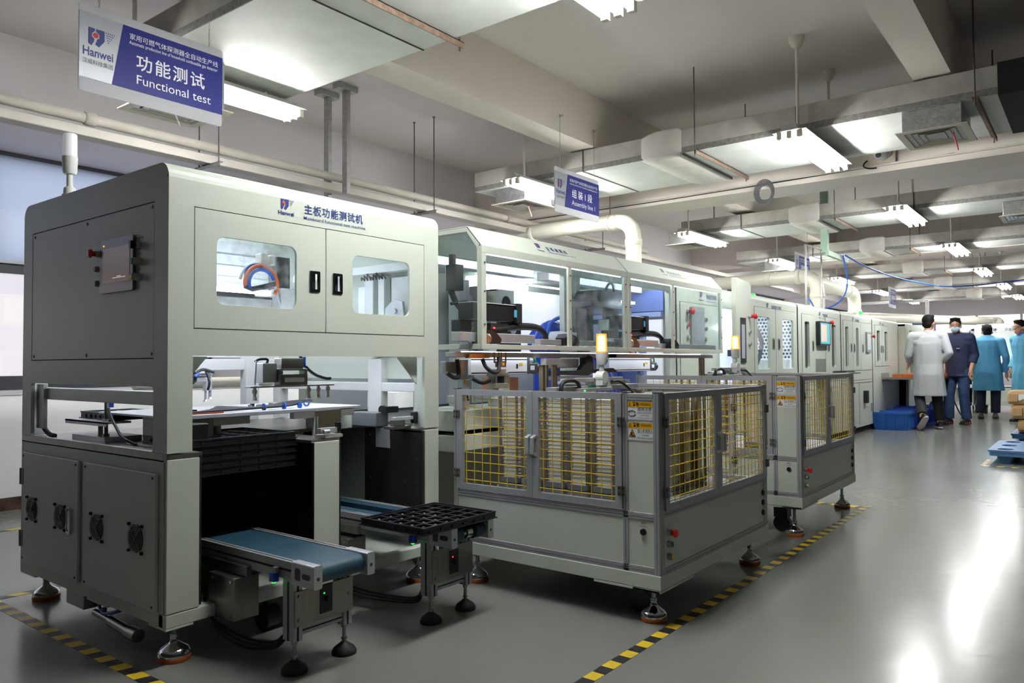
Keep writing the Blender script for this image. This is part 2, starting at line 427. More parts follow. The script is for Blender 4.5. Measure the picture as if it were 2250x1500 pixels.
def blind_mat():
    m = bpy.data.materials.new('blue_blind_cloth'); m.use_nodes = True; N = m.node_tree.nodes; L = m.node_tree.links; b = N['Principled BSDF']
    tc = N.new('ShaderNodeTexCoord'); n = N.new('ShaderNodeTexNoise'); n.inputs['Scale'].default_value = .9; L.new(tc.outputs['Object'], n.inputs['Vector'])
    cr = N.new('ShaderNodeValToRGB'); cr.color_ramp.elements[0].color = lin((205, 226, 255))+(1,); cr.color_ramp.elements[1].color = lin((222, 238, 255))+(1,)
    L.new(n.outputs['Fac'], cr.inputs[0]); L.new(cr.outputs[0], b.inputs['Base Color']); b.inputs['Roughness'].default_value = .8
    t = N.new('ShaderNodeBsdfTranslucent'); L.new(cr.outputs[0], t.inputs[0]); mx = N.new('ShaderNodeMixShader'); mx.inputs[0].default_value = .92
    L.new(b.outputs[0], mx.inputs[1]); L.new(t.outputs[0], mx.inputs[2]); L.new(mx.outputs[0], N['Material Output'].inputs[0]); return m
def frost_mat():
    m = bpy.data.materials.new('frosted_daylit_glass'); m.use_nodes = True; N = m.node_tree.nodes; L = m.node_tree.links; b = N['Principled BSDF']
    tc = N.new('ShaderNodeTexCoord'); br = N.new('ShaderNodeTexBrick'); br.inputs['Scale'].default_value = 1.1
    br.inputs['Color1'].default_value = lin((252, 244, 246))+(1,); br.inputs['Color2'].default_value = lin((232, 228, 238))+(1,); br.inputs['Mortar'].default_value = lin((244, 236, 240))+(1,)
    mp = N.new('ShaderNodeMapping'); mp.inputs['Rotation'].default_value = (pi/2, 0, 0); L.new(tc.outputs['Object'], mp.inputs[0]); L.new(mp.outputs[0], br.inputs['Vector'])
    n = N.new('ShaderNodeTexNoise'); n.inputs['Scale'].default_value = 60; L.new(tc.outputs['Object'], n.inputs['Vector'])
    mx = N.new('ShaderNodeMixRGB'); mx.blend_type = 'MULTIPLY'; mx.inputs[0].default_value = .35; hs = N.new('ShaderNodeMixRGB'); hs.blend_type = 'MULTIPLY'; hs.inputs[0].default_value = 1; hs.inputs[2].default_value = (.12, .12, .13, 1); L.new(br.outputs[0], hs.inputs[1]); L.new(hs.outputs[0], mx.inputs[1]); L.new(n.outputs['Color'], mx.inputs[2])
    L.new(br.outputs[0], b.inputs['Emission Color']); b.inputs['Emission Strength'].default_value = DAY; L.new(mx.outputs[0], b.inputs['Base Color']); b.inputs['Roughness'].default_value = .3
    return m
FROST = frost_mat(); BLINDM = blind_mat()
CZ = 3.35
struct('floor', MB().box(-6, 34, -7, 6.25, -.10, 0), floor_mat())
struct('ceiling', MB().box(-3, 34, -5, 6.0, CZ, CZ+.15), CEILM)
# window wall on the left: low white wall, deep sill, beam above
struct('wall_left', MB().box(-6, 34, 6.2, 6.98, 0, .82), WALLLOW)
struct('trim_1', MB().box(-6, 34, 6.19, 7.0, .82, .84), M('grey_sill', (190, 192, 196), .4))
struct('trim_2', MB().box(-3, 34, 6.0, 6.98, 2.74, CZ+.15), WALLM)
struct('baseboard_left', MB().box(-6, 34, 6.185, 6.2, 0, .09), MARB)
def window(n, x0, x1, y, zt=2.74):
    g = struct('window_%d' % n, MB().box(x0, x1, y+.02, y+.03, .84, zt), FROST)
    b = MB()
    for z0, z1 in ((.84, .95), (1.77, 1.85), (zt-.07, zt)): b.box(x0, x1, y-.03, y+.02, z0, z1)
    k = max(1, round((x1-x0)/1.9))
    for i in range(k+1):
        x = x0+(x1-x0)*i/k; b.box(x-.04, x+.04, y-.04, y+.02, .84, zt)
    f = b.build('window_frame', FRAMEM, g, .004)
    return g
window(1, -1.75, 4.05, 6.9); window(2, 4.6, 9.2, 6.9); window(3, 9.8, 14.6, 6.9); window(4, 15.2, 21, 6.9); window(5, 21.6, 33, 6.9)
for i, x in enumerate((4.05, 9.2, 14.6, 21.0)): struct('trim_%d' % (3+i), MB().box(x, x+.6, 6.25, 6.98, .84, 2.74), WALLM)
b = MB(); x0, x1 = -1.0, 4.0; n = 40
b.add([p for i in range(n+1) for p in ((x0+(x1-x0)*i/n, 6.84+.012*sin(i*1.9), 1.86), (x0+(x1-x0)*i/n, 6.84, 2.70))], [(2*i, 2*i+2, 2*i+3, 2*i+1) for i in range(n)], 0, True)
o = thing('roller_blind', 'pale blue cloth blind drawn over the upper half of the window behind the first machine', 'blind', (1.5, 6.84, 1.86))
b.build('blind_cloth', BLINDM, o, fix=False)
MB().box(-1.0, 4.0, 6.83, 6.85, 1.845, 1.868).build('hem_bar', M('pale_grey_bar', (200, 206, 214), .5), o)
# far end wall with a band of daylit windows
struct('wall_far', MB().box(26, 26.2, -5, 6.25, 0, 1.45).box(26, 26.2, -5, 6.25, 2.35, CZ), WALLM)
g = struct('window_6', MB().box(26.12, 26.14, -4.8, 6.2, 1.45, 2.35), M('daylit_far_glass', (250, 236, 238), .4, emit=(255, 240, 242), es=1.1, var=.06, vs=2))
b = MB()
for y in [-4.8+1.1*i for i in range(11)]: b.box(26.06, 26.12, y-.03, y+.03, 1.45, 2.35)
b.build('window_frame', M('pale_frame', (196, 190, 196), .5), g)
g = thing('blind_panel', 'short blue roller blind high on the far windows', 'blind', (25.9, 4.0, 2.1)); MB().box(25.98, 26.0, 3.4, 4.6, 2.12, 2.36).build('blind_cloth', M('far_blue_blind', (92, 124, 186), .7), g)
# beams
struct('trim_7', MB().box(-3, 7.0, 3.437, 3.70, 2.90, CZ), BEAMM)
struct('trim_8', MB().box(-3, 6.95, .735, .955, 2.90, CZ), BEAMM)
struct('trim_9', MB().box(7.0, 7.45, -5, 6.0, 2.635, CZ), BEAMM)
struct('trim_10', MB().box(13.2, 13.75, -5, 6.0, 2.70, CZ), BEAMM)
struct('trim_11', MB().box(19.6, 20.1, -5, 6.0, 2.70, CZ), BEAMM)
struct('trim_12', MB().box(7.45, 26, 3.437, 3.70, 2.93, CZ), BEAMM)
for i, (x, y) in enumerate(((7.05, 5.55), (13.25, 5.55))): struct('trim_%d' % (13+i), MB().box(x, x+.5, y, y+.45, 0, CZ), WALLM)

# ---------------------------------------------------------------- air ducts
def duct(x0, x1, y0, y1, sleeve, label, zb=2.70, zt=2.884, hang=(), dark=False, joints=(), k=1):
    o = thing('air_duct', label, 'duct', (x0, y1, zb), 'white wrapped air ducts under the ceiling')
    b = MB(); r = .012
    b.box(x0, x1, y0, y1, zb, zt, 0)
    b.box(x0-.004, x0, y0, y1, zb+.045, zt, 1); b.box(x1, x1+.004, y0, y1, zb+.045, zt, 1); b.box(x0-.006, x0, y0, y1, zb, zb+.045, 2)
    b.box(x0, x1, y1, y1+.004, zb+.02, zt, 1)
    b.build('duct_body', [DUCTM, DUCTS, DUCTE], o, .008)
    for y in joints: MB().box(x0-.009, x1+.004, y-.004, y+.004, zb-.004, zt+.002).build('joint', SEAM, o)
    if sleeve is not None:
        s = MB(); e = .03
        rings = []
        for yy, d in ((sleeve, .008), (sleeve+.03, e), (sleeve+.22, e*1.05), (sleeve+.30, e*.7), (sleeve+.36, .006)):
            rings.append([Vector((u, yy, v)) for u, v in rrect(x0-d, x1+d, zb-d, zt+d, .03)])
        s.loft(rings); s.build('flexible_sleeve', M('canvas_sleeve', (206, 202, 196), .75, var=.06), o)
        MB().box(x0-.02, x1+.02, sleeve-.015, sleeve+.004, zb-.022, zb-.003).build('edge_bead', DUCTE, o)
    for y in hang:
        h = MB(); h.box(x0-.06, x1+.06, y-.018, y+.018, zb-.008, zb-.004).box(x0-.06, x1+.06, y-.018, y-.013, zb-.038, zb-.004)
        for x in (x0-.045, x1+.045): h.cyl((x, y, zb-.05), (x, y, CZ), .005, n=8, m=1)
        h.build('hanger', [RSTEEL, M('threaded_rod', (98, 92, 88), .5, .5, var=.3, vs=90)], o)
    if dark:
        MB().box(x0-.012, x1+.012, y0-1.2, y0+.02, zb-.012, zt+.012).build('uncoated_section', M('black_insulation', (22, 22, 24), .8, var=.3, vs=12, bump=.6, bs=20), o)
    return o
duct(1.99, 2.87, -1.6, 4.10, None, 'white wrapped air duct over the first test machine, with a rusty hanger bar', hang=(2.60,), joints=(2.82, 1.2))
duct(5.60, 6.60, .46, 4.80, 2.62, 'white air duct with a stained near side, behind the hanging Assembly line 1 sign', hang=(.60, 2.49), dark=True, joints=(1.72, 3.55))
duct(9.28, 10.15, .35, 4.36, 2.60, 'white air duct just beyond the cross beam with the camera', hang=(.40, 2.42), joints=(3.55, 1.6))
duct(12.45, 13.1, -.6, 4.85, 2.55, 'white air duct above the hanging sign with the wash of green light', hang=(2.2,), joints=(3.6,))
duct(15.9, 16.6, -.8, 4.8, 2.6, 'fourth white air duct, crossed by the sagging blue hose', hang=(2.25, .4))
duct(19.3, 20.0, -1.0, 4.8, 2.6, 'fifth white air duct, seen above the walkway', zb=2.68, hang=(2.2,))
duct(22.8, 23.5, -1.0, 4.8, 2.4, 'farthest white air duct near the end windows', zb=2.66, hang=(2.0,))

def diffuser(x, y, z, ztop, label, w=.50, d=.42, string=None, src=[]):
    o = thing('air_diffuser', label, 'vent', (x, y, z), 'square ceiling air diffusers under the ducts')
    b = MB(); w2, d2 = w/2, d/2
    b.plate('z', rect(x-w2, x+w2, y-d2, y+d2), [rect(x-w2+.045, x+w2-.045, y-d2+.045, y+d2-.045)], z, z+.008)
    b.build('flange', VENTM, o, .002)
    n = MB()
    for i in range(5):
        a = .045+.035*i; w3, d3 = w2-a, d2-a
        if d3 < .03: break
        up = [(x-w3+.03, y-d3+.03, z+.045), (x+w3-.03, y-d3+.03, z+.045), (x+w3-.03, y+d3-.03, z+.045), (x-w3+.03, y+d3-.03, z+.045)]
        lo = [(x-w3, y-d3, z+.002), (x+w3, y-d3, z+.002), (x+w3, y+d3, z+.002), (x-w3, y+d3, z+.002)]
        n.add(lo+up, [(q, (q+1) % 4, 4+(q+1) % 4, 4+q) for q in range(4)])
    n.build('louvre', VENTM, o)
    MB().box(x-w2+.04, x+w2-.04, y-d2+.04, y+d2-.04, z+.05, z+.055).build('back_plate', M('vent_dark', (70, 68, 62), .8), o)
    MB().box(x-w2+.035, x+w2-.035, y-d2+.035, y+d2-.035, z+.008, ztop).build('foil_neck', FOIL, o, .004)
    if string:
        s = MB(); s.tube(bez((x-.08, y-d2+.1, z), (x-.08, y-d2+.1, z-.04), (x-.06, y-d2+.08, z-.08), (x-.05, y-d2+.08, z-.12)), .004, 6); s.build('ribbon', string, o)
diffuser(5.82, .855, 2.545, 2.70, 'cream diffuser with a red ribbon, beside the black insulated duct end', string=RED)
diffuser(5.86, 4.40, 2.545, 2.70, 'cream diffuser beside the Assembly line 1 sign', string=M('orange_ribbon', (220, 90, 60), .6))
diffuser(2.13, 3.98, 2.42, 2.70, 'cream diffuser half hidden behind the Functional test sign', w=.44, d=.42, string=WHITEI)
diffuser(9.25, 4.25, 2.545, 2.70, 'cream diffuser below the second lamp of the left row')
diffuser(9.7, .62, 2.545, 2.70, 'cream diffuser with green light spots on its slats, right of the second right lamp')
diffuser(12.8, 4.25, 2.53, 2.70, 'cream diffuser left of the third hanging sign')
diffuser(13.0, .45, 2.53, 2.70, 'far cream diffuser beside the third lamp of the aisle row')

# ---------------------------------------------------------------- fluorescent lamps
def lamp(x0, y, z, label, cx=None, first=[]):
    L = 1.22; w = .115
    if first:
        r0 = first[0]; return dup(r0, (x0-first[1], y-first[2], z-first[3]), label)
    o = thing('fluorescent_lamp', label, 'lamp', (x0, y, z), 'three tube fluorescent lamps')
    b = MB()
    prof = [(y-w, z+.056), (y-w, z+.050), (y-.055, z+.056), (y+.055, z+.056), (y+w, z+.050), (y+w, z+.056), (y+.06, z+.062), (y+.045, z+.10), (y-.045, z+.10), (y-.06, z+.062)]
    b.prism('x', prof, x0, x0+L); b.build('reflector_housing', M('white_enamel', (176, 176, 172), .4, var=.02), o)
    for dy in (-.068, 0, .068):
        t = MB(); t.cyl((x0+.03, y+dy, z+.022), (x0+L-.03, y+dy, z+.022), .013, n=8); t.build('tube', TUBEM, o, fix=True)
    e = MB()
    for xx in (x0, x0+L-.03):
        for dy in (-.068, 0, .068): e.box(xx, xx+.03, y+dy-.016, y+dy+.016, z+.006, z+.052)
    e.build('socket', M('cream_socket', (214, 208, 190), .5), o)
    for xx in (x0+.2, x0+1.0):
        p = MB(); p.cyl((xx, y, z+.10), (xx, y, CZ-.03), .011, n=10); p.lathe([(.012, -.085), (.034, -.07), (.052, -.03), (.056, 0)], (xx, y, CZ), 18); p.build('drop_rod', M('cream_rod', (214, 208, 196), .5), o)
    first += [o, x0, y, z]
    return o
LZ = 2.575
for x, y, l in ((1.75, 1.68, 'fluorescent lamp high over the belt conveyors, ahead of the stained duct'),
                (5.30, 1.68, 'fluorescent lamp on a long drop rod below the stained duct at the right'),
                (8.58, 1.66, 'second fluorescent lamp of the right row, under the next duct'),
                (11.85, 1.62, 'third fluorescent lamp of the right row, above the walkway'),
                (15.3, 1.66, 'fourth fluorescent lamp of the right row'),
                (18.7, 1.64, 'farthest clear fluorescent lamp of the right row'),
                (1.72, 4.02, 'fluorescent lamp behind the Functional test sign'),
                (5.16, 4.02, 'fluorescent lamp behind the Assembly line 1 sign'),
                (8.62, 4.05, 'fluorescent lamp above the big white elbow pipe'),
                (11.8, 4.02, 'fluorescent lamp behind the third hanging sign'),
                (15.2, 4.02, 'fluorescent lamp left of the fourth hanging sign'),
                (18.6, 4.02, 'small far fluorescent lamp beside the fourth hanging sign'),
                (22.0, 4.0, 'far fluorescent lamp over the walking person'),
                (22.2, 1.64, 'far fluorescent lamp beyond the light blue pallet')):
    lamp(x, y, LZ, l)

# ---------------------------------------------------------------- hanging signs
SIGNBLUE = M('sign_blue', (24, 30, 118), .45, var=.02, spec=.25); SIGNSIL = M('sign_silver', (150, 152, 158), .42, .6, var=.06, stretch=(1, 1, 30), vs=12)
ACRY = M('white_acrylic', (226, 226, 230), .25, var=.01)
def _tl(m, f=.6):
    N = m.node_tree.nodes; L = m.node_tree.links; t = N.new('ShaderNodeBsdfTranslucent'); t.inputs[0].default_value = (.95, .95, .97, 1)
    mx = N.new('ShaderNodeMixShader'); mx.inputs[0].default_value = f; L.new(N['Principled BSDF'].outputs[0], mx.inputs[1]); L.new(t.outputs[0], mx.inputs[2]); L.new(mx.outputs[0], N['Material Output'].inputs[0])
_tl(ACRY, .8)
def sign(x0, x1, y, zt, zb, zh, label, cn, en, small=True, hook=True, rot=0, bw=.0):
    o = thing('hanging_sign', label, 'sign', (x0, y, zb)); W = x1-x0; H = zt-zb; yf = y-.006
    MB().prism('y', rrect(x0, x1, zb, zt, .012), y-.004, y+.004).build('acrylic_sheet', ACRY, o)
    zp, zq = zt-.10*H, zb+.155*H
    MB().box(x0, x1, y-.0062, y-.004, zq, zp).build('silver_panel', SIGNSIL, o)
    b = MB(); b.prism('y', [(x0+.275*W, zp), (x1, zp), (x1, zq), (x0+.205*W, zq)], y-.0078, y-.0062); X, Z = (1, 0, 0), (0, 0, 1)
    logo(o, (x0+.055*W, y-.0075, zb+.535*H), X, Z, .205*H)
    text('Hanwei', .14*H, NAVY, o, (x0+.018*W, y-.0075, zb+.415*H), X, Z, bold=.02, w=.19*W)
    text('汉威科技集团', .062*H, BLACKI, o, (x0+.018*W, y-.0075, zb+.325*H), X, Z, w=.19*W)
    text('家用可燃气体探测器全自动生产线', .078*H, WHITEI, o, (x0+.315*W, y-.0085, zb+.76*H), X, Z, w=.645*W, mb=b, m=1)
    text('Automatic production line of household combustible gas detector', .06*H, WHITEI, o, (x0+.315*W, y-.0085, zb+.695*H), X, Z, w=.645*W, mb=b, m=1)
    text(cn, .205*H, WHITEI, o, (x0+.36*W, y-.0085, zb+.43*H), X, Z, w=.53*W, bold=.012, mb=b, m=1)
    text(en, .155*H, WHITEI, o, (x0+.36*W, y-.0085, zb+.245*H), X, Z, w=.54*W, mb=b, m=1); b.build('blue_panel', [SIGNBLUE, WHITEI], o)
    for k in (.125, .90):
        xx = x0+k*W; c = MB(); n = int((zh-zt+.02)/.016)
        for i in range(n):
            zc = zt-.025+.016*i; a = i % 2
            pts = [(xx+(.0035*cos(t*pi/3) if a else 0), y+(0 if a else .0035*cos(t*pi/3)), zc+.008+.0095*sin(t*pi/3)) for t in range(6)]
            c.tube(pts, .0013, 4, closed=True)
        c.build('chain', GALV, o)
        if hook:
            h = MB(); h.cyl((xx, y-.028, zh), (xx, y-.004, zh), .003, n=8); h.lathe([(.014, 0), (.012, .006)], (xx, y, zh), 14, axis=(0, -1, 0)); h.tube(arc((xx, zh-.0), .008, -90, 170, 8, 'xz', y-.028), .0022, 6); h.build('screw_hook', GALV, o)
    return o
sign(1.395, 2.06, 3.415, 2.584, 2.205, 3.04, 'blue and silver hanging sign reading Functional test above the first machine', '功能测试', 'Functional test')
sign(4.955, 5.62, 3.415, 2.600, 2.236, 3.02, 'blue and silver hanging sign reading Assembly line 1', '组装1段', 'Assembly line 1')
sign(11.0, 11.66, 3.43, 2.60, 2.18, 3.3, 'small distant blue hanging sign in front of a lamp, above the white pipes', '功能检测段', 'Functional test', hook=False)
sign(17.0, 17.66, 3.43, 2.56, 2.14, 3.3, 'farthest blue hanging sign above the walkway', '老化测试段', 'Aging test', hook=False)

# ---------------------------------------------------------------- pipes, hangers and ceiling fittings
o = thing('overhead_pipe', 'long pale pipe and cable tray hung along the window side under the ceiling', 'pipe', (1.5, 5.05, 2.5))
b = MB(); b.cyl((-1, 5.05, 2.595), (9.6, 5.05, 2.595), .034, n=18); b.build('pipe', M('pale_grey_pipe', (206, 200, 190), .55, var=.05), o)
MB().box(-1, 16, 5.02, 5.14, 2.475, 2.535).build('cable_tray', M('pale_tray', (200, 194, 186), .6, var=.04), o, .006)
for x in (2.1, 6.4):
    MB().lathe([(.040, 0), (.044, .01), (.044, .06), (.040, .07)], (x, 5.05, 2.595), 18, axis=(1, 0, 0)).build('coupling', M('pale_grey_pipe2', (196, 190, 178), .5), o)
ROD = M('dark_rod', (84, 82, 82), .5, .4)
def hanger(x, y, z0, label):
    o = thing('pipe_hanger', label, 'pipe hanger', (x, y, z0), 'threaded rod hangers of the overhead pipe')
    b = MB()
    for d in (-.13, .13): b.cyl((x, y+d, z0-.03), (x, y+d, CZ), .005, n=8); b.cyl((x, y+d, CZ-.004), (x, y+d, CZ), .014, n=10)
    b.build('threaded_rod', ROD, o)
    MB().box(x-.015, x+.015, y-.17, y+.17, z0-.004, z0).box(x-.015, x-.011, y-.17, y+.17, z0-.03, z0).build('strut', GALV, o)
hanger(2.95, 5.05, 2.468, 'rod hanger of the overhead pipe above the first machine roof')
hanger(5.15, 5.05, 2.468, 'rod hanger of the overhead pipe behind the right end of the first machine')
hanger(8.2, 5.05, 2.468, 'rod hanger of the overhead pipe beyond the white elbow pipe')
o = thing('channel_drop', 'pair of grey steel channels hanging from the ceiling to the overhead pipe', 'steel channel', (4.12, 5.0, 2.5))
for y in (4.93, 5.17):
    b = MB(); b.box(4.09, 4.13, y-.03, y+.03, 2.44, CZ-.05).build('upright', GALV, o, .004)
    MB().box(4.0, 4.2, y-.045, y+.045, CZ-.05, CZ).build('ceiling_bracket', GALV, o, .004)
def pvc(pts, r, label, collars=(), n=20):
    o = thing('exhaust_pipe', label, 'pipe', Vector(pts[0]), 'cream PVC exhaust pipes')
    MB().tube(pts, r, n).build('pipe', CREAM, o)
    for i, (p, d) in enumerate(collars):
        p = Vector(p); MB().lathe([(r, 0), (r*1.1, .005), (r*1.1, .06), (r, .065)], p, 20, axis=d).build('collar', CREAM, o)
    return o
def elbow(c, r, p0, p1, k=6):
    c = Vector(c); a = (Vector(p0)-c); b = (Vector(p1)-c); return [c+a*cos(t*pi/2/k)+b*sin(t*pi/2/k) for t in range(k+1)]
# first elbow pipe: comes from the window wall, drops into the second machine
X = 6.8; Y = 3.72; Z = 2.47; q = .17
pts = [(X, 6.3, Z+.02), (X, 4.5, Z+.01)]+elbow((X, Y+q, Z-q), q, (X, Y+q, Z), (X, Y, Z-q))+[(X, Y, 1.70)]
o = pvc(pts, .080, 'thick cream pipe with an elbow dropping behind the clear hoods', [((X, Y+q+.01, Z), (0, 1, 0)), ((X, Y, Z-q-.09), (0, 0, 1)), ((X, 4.95, Z), (0, 1, 0))])
MB().lathe([(.088, -.012), (.088, .012)], (X, Y+.27, Z), 20, axis=(0, 1, 0)).build('pipe_clamp', CREAM, o); MB().cyl((X, Y+.27, Z+.08), (X, Y+.27, CZ), .006, n=8).build('hanger_rod', RSTEEL, o)
X = 10.9; Y = 3.10; Z = 2.22; q = .2
pts = [(X, 6.2, Z-.05), (X, Y+.3, Z)]+elbow((X, Y+q, Z-q), q, (X, Y+q, Z), (X, Y, Z-q))+[(X, Y, 1.70)]
o = pvc(pts, .095, 'cream pipe dropping onto the row of closed cabinets, beside the blue hose', [((X, Y+q+.02, Z), (0, 1, 0)), ((X, Y, Z-q-.12), (0, 0, 1)), ((X, 3.75, Z), (0, 1, 0))])
MB().lathe([(.103, -.015), (.103, .015)], (X, 3.75, Z), 20, axis=(0, 1, 0)).build('pipe_clamp', CREAM, o)
X = 12.9; Y = 3.1; Z = 2.12
pts = [(10.95, 3.18, Z+.03), (X-.3, Y, Z)]+elbow((X-.2, Y, Z-.2), .2, (X-.2, Y, Z), (X, Y, Z-.2))+[(X, Y, 1.70)]
pvc(pts, .095, 'second cream pipe dropping onto the cabinet row, farther down the line', [((X, Y, Z-.34), (0, 0, 1)), ((X-.5, Y, Z), (1, 0, 0))])
pts = [(12.4, 4.6, 1.98), (14.5, 4.3, 1.98), (16.5, 4.3, 1.96), (21, 2.2, 1.96), (21.2, 1.98, 1.95), (21.2, 1.9, 1.88), (21.2, 1.9, 1.3)]
pvc(spline(pts, 5), .10, 'long cream pipe crossing the background and dropping behind the far white machine')
# conduit line and cable on the first cross beam
o = thing('conduit', 'thin conduit line with clips along the first cross beam', 'conduit', (6.98, 2.5, 2.69))
MB().box(6.975, 7.0, .2, 5.2, 2.685, 2.70).build('conduit', M('cream_conduit', (208, 202, 192), .5), o)
MB().tube([(6.985, 5.2, 2.672), (6.985, 3.6, 2.668), (6.985, 2.55, 2.675), (6.985, 1.5, 2.69), (6.985, .9, 2.70)], .005, 6).build('cable', CABLE, o)
b = MB()
for i in range(6):
    r = .075+.009*i; b.tube([(6.96-.006*i, 2.43+r*.78*cos(t*pi/12), 2.59+r*sin(t*pi/12)) for t in range(24)], .0042, 6, closed=True)
tag(b.build('cable_coil', M('grey_cable', (92, 94, 96), .5), None), 'coil of grey cable hanging on the first cross beam', 'cable')
o = thing('security_camera', 'white dome security camera on the first cross beam', 'camera', (6.98, 1.44, 2.78))
MB().box(6.96, 7.0, 1.33, 1.55, 2.70, 2.86).build('back_plate', M('cream_plate', (206, 196, 180), .6, var=.08), o, .004)
b = MB(); b.lathe([(.066, 0), (.07, .02), (.066, .05), (.05, .06)], (6.965, 1.43, 2.80), 22, axis=(-1, 0, -.35)); b.ell((6.905, 1.43, 2.775), (.052, .052, .052)); b.build('dome', M('camera_white', (220, 222, 224), .3), o)
MB().cyl((6.868, 1.44, 2.755), (6.855, 1.442, 2.748), .022, n=16).build('lens', BLACK, o)
b = MB(); b.tube(bez((6.96, 1.55, 2.74), (6.93, 1.60, 2.70), (6.93, 1.58, 2.66), (6.97, 1.48, 2.67)), .007, 8); b.build('cable', CABLE, o)
# green channel drop with hoses
o = thing('hose_drop', 'pale green steel channel with blue and grey air hoses hanging to the cabinet roofs', 'air hose drop', (9.8, 2.66, 2.3))
GCH = M('pale_green_channel', (150, 176, 158), .5)
MB().box(9.80, 9.88, 2.66, 2.74, 2.38, CZ).build('upright', GCH, o)
MB().box(9.78, 10.7, 2.64, 2.68, 2.34, 2.40).build('channel', GCH, o)
for x in (9.45, 10.1): MB().tube([(x, 2.82, 1.70), (x, 2.82, 2.45), (x+.25, 2.7, 2.40)], .011, 8).build('riser', GALV, o)
MB().tube(bez((10.4, 2.63, 2.40), (10.55, 2.6, 2.1), (10.75, 2.6, 1.80), (10.2, 2.85, 1.70), 20), .010, 8).build('hose', BLUEW, o)
MB().tube(bez((9.5, 2.86, 1.70), (9.55, 2.85, 1.74), (9.62, 2.85, 1.79), (9.66, 2.85, 1.80))+bez((9.66, 2.85, 1.80), (9.74, 2.85, 1.78), (9.84, 2.85, 1.73), (9.9, 2.86, 1.70)), .009, 8).build('loop', BLUEW, o)
MB().tube(bez((10.4, 2.6, 2.40), (11.2, 2.4, 2.20), (12.2, 2.2, 2.18), (13.5, 2.0, 2.2), 20)+bez((13.5, 2.0, 2.2), (14.5, 1.7, 2.2), (15.5, .8, 2.45), (16, -.2, 2.5), 12), .011, 8).build('long_hose', BLUEW, o)
o = thing('steel_post_drop', 'slim grey steel post dropping from the ceiling behind the walking person', 'post', (17.6, 2.83, 1.2)); MB().box(17.57, 17.63, 2.80, 2.86, 1.15, 2.28).build('post', GALV, o); MB().box(17.57, 17.63, 2.86, 4.2, 2.24, 2.30).build('arm', GALV, o)
# ---------------------------------------------------------------- first machine: mainboard functional tester
X0, X1, Y0, Y1, ZT = 1.325, 2.665, 2.52, 3.775, 1.735
m1 = thing('test_machine', 'big pale green test machine with two windowed doors, a touch panel and two conveyor bays', 'machine', (1.995, 3.15, 0))
RC = .055
def prof(d=0, zb=1.05):   # y-z outline of the housing
    r = RC-d
    P = [(Y0+d, zb)]
    P += [(Y0+RC+r*cos(radians(a)), ZT-RC+r*sin(radians(a))) for a in (180, 165, 150, 135, 120, 105, 90)]
    P += [(Y1-RC+r*cos(radians(a)), ZT-RC+r*sin(radians(a))) for a in (90, 75, 60, 45, 30, 15, 0)]
    return P+[(Y1-d, zb)]
b = MB()
po, pi_ = prof(), prof(.015)
# roof, rounded edges (strip between the two profiles) from the front edge arc to the rear wall
k = len(po)
for i in range(1, k-2):
    a, c, d, e = po[i], po[i+1], pi_[i+1], pi_[i]
    for (xa, xb) in ((X0, X1),):
        v = [(xa, *a), (xb, *a), (xb, *c), (xa, *c), (xa, *e), (xb, *e), (xb, *d), (xa, *d)]
        b.add(v, [(0, 1, 2, 3), (7, 6, 5, 4)], 0, True)
# front sheet with the door opening and the big lower opening, standing on its two posts
out = [(X0, .727), (1.416, .727), (1.416, 1.062), (2.571, 1.062), (2.571, .727), (X1, .727), (X1, ZT-RC), (X0, ZT-RC)]
b.plate('y', out, [rect(1.418, 2.569, 1.157, 1.59)], Y0, Y0+.015)
# left side sheet: outline with round corners, opening, panel
ps_ = prof(.0008); side = [(Y0+.0155, .727), (Y0+.0155, ZT-RC+.001)]+ps_[2:-1]+[(Y1, .727)]
b.plate('x', side, [rrect(2.617, 3.68, .728, .955, .012), rect(2.616, 3.681, 1.052, 1.606)], X0, X0+.015)
# right side sheet only above the opening
rs = [(Y0+.0155, 1.05), (Y0+.0155, ZT-RC+.001)]+ps_[2:-1]+[(Y1, 1.05)]
b.plate('x', rs, [], X1-.015, X1)
b.box(X0+.015, X0+.07, Y0+.015, Y0+.09, .727, 1.06).box(2.60, X1, Y0+.015, Y0+.10, .727, 1.06)
b.build('housing', [PAINT], m1)
# side service panel with screws
b = MB(); b.box(X0+.001, X0+.012, 2.619, 3.678, 1.055, 1.603); sp = b.build('side_panel', PAINTD, m1, .001, 1)
MB().box(X0+.013, X0+.018, 2.60, 3.69, 1.04, 1.62).build('seam', SEAM, m1)
for y, z in ((2.635, 1.588), (3.15, 1.588), (3.66, 1.588), (2.635, 1.07), (3.15, 1.07), (3.66, 1.07)):
    MB().cyl((X0+.001, y, z), (X0-.002, y, z), .006, n=12).build('screw', DSTEEL, sp)
# front doors
def mdoor(x0, x1, w0, w1, hx):
    d = MB(); d.plate('y', rect(x0, x1, 1.160, 1.587), [rrect(w0, w1, 1.248, 1.495, .032), rect(hx-.021, hx+.021, 1.329, 1.401)], Y0, Y0+.012)
    d = d.build('front_door', PAINTD, m1, .0012, 1)
    MB().prism('y', rrect(w0-.01, w1+.01, 1.238, 1.505, .03), Y0+.013, Y0+.016).build('window_pane', WINGL if w0 < 2 else CLEAR, d)
    h = MB(); h.plate('y', rrect(hx-.026, hx+.026, 1.322, 1.408, .006), [rrect(hx-.014, hx+.016, 1.334, 1.396, .005)], Y0-.004, Y0+.002)
    h.box(hx-.019, hx-.013, 1.334-1.334+Y0, Y0+.02, 1.332, 1.398)
    h.build('recessed_handle', CHROME, d, .0015)
    MB().box(hx-.018, hx+.018, Y0+.018, Y0+.022, 1.330, 1.40).build('handle_pocket', BLACKM, d)
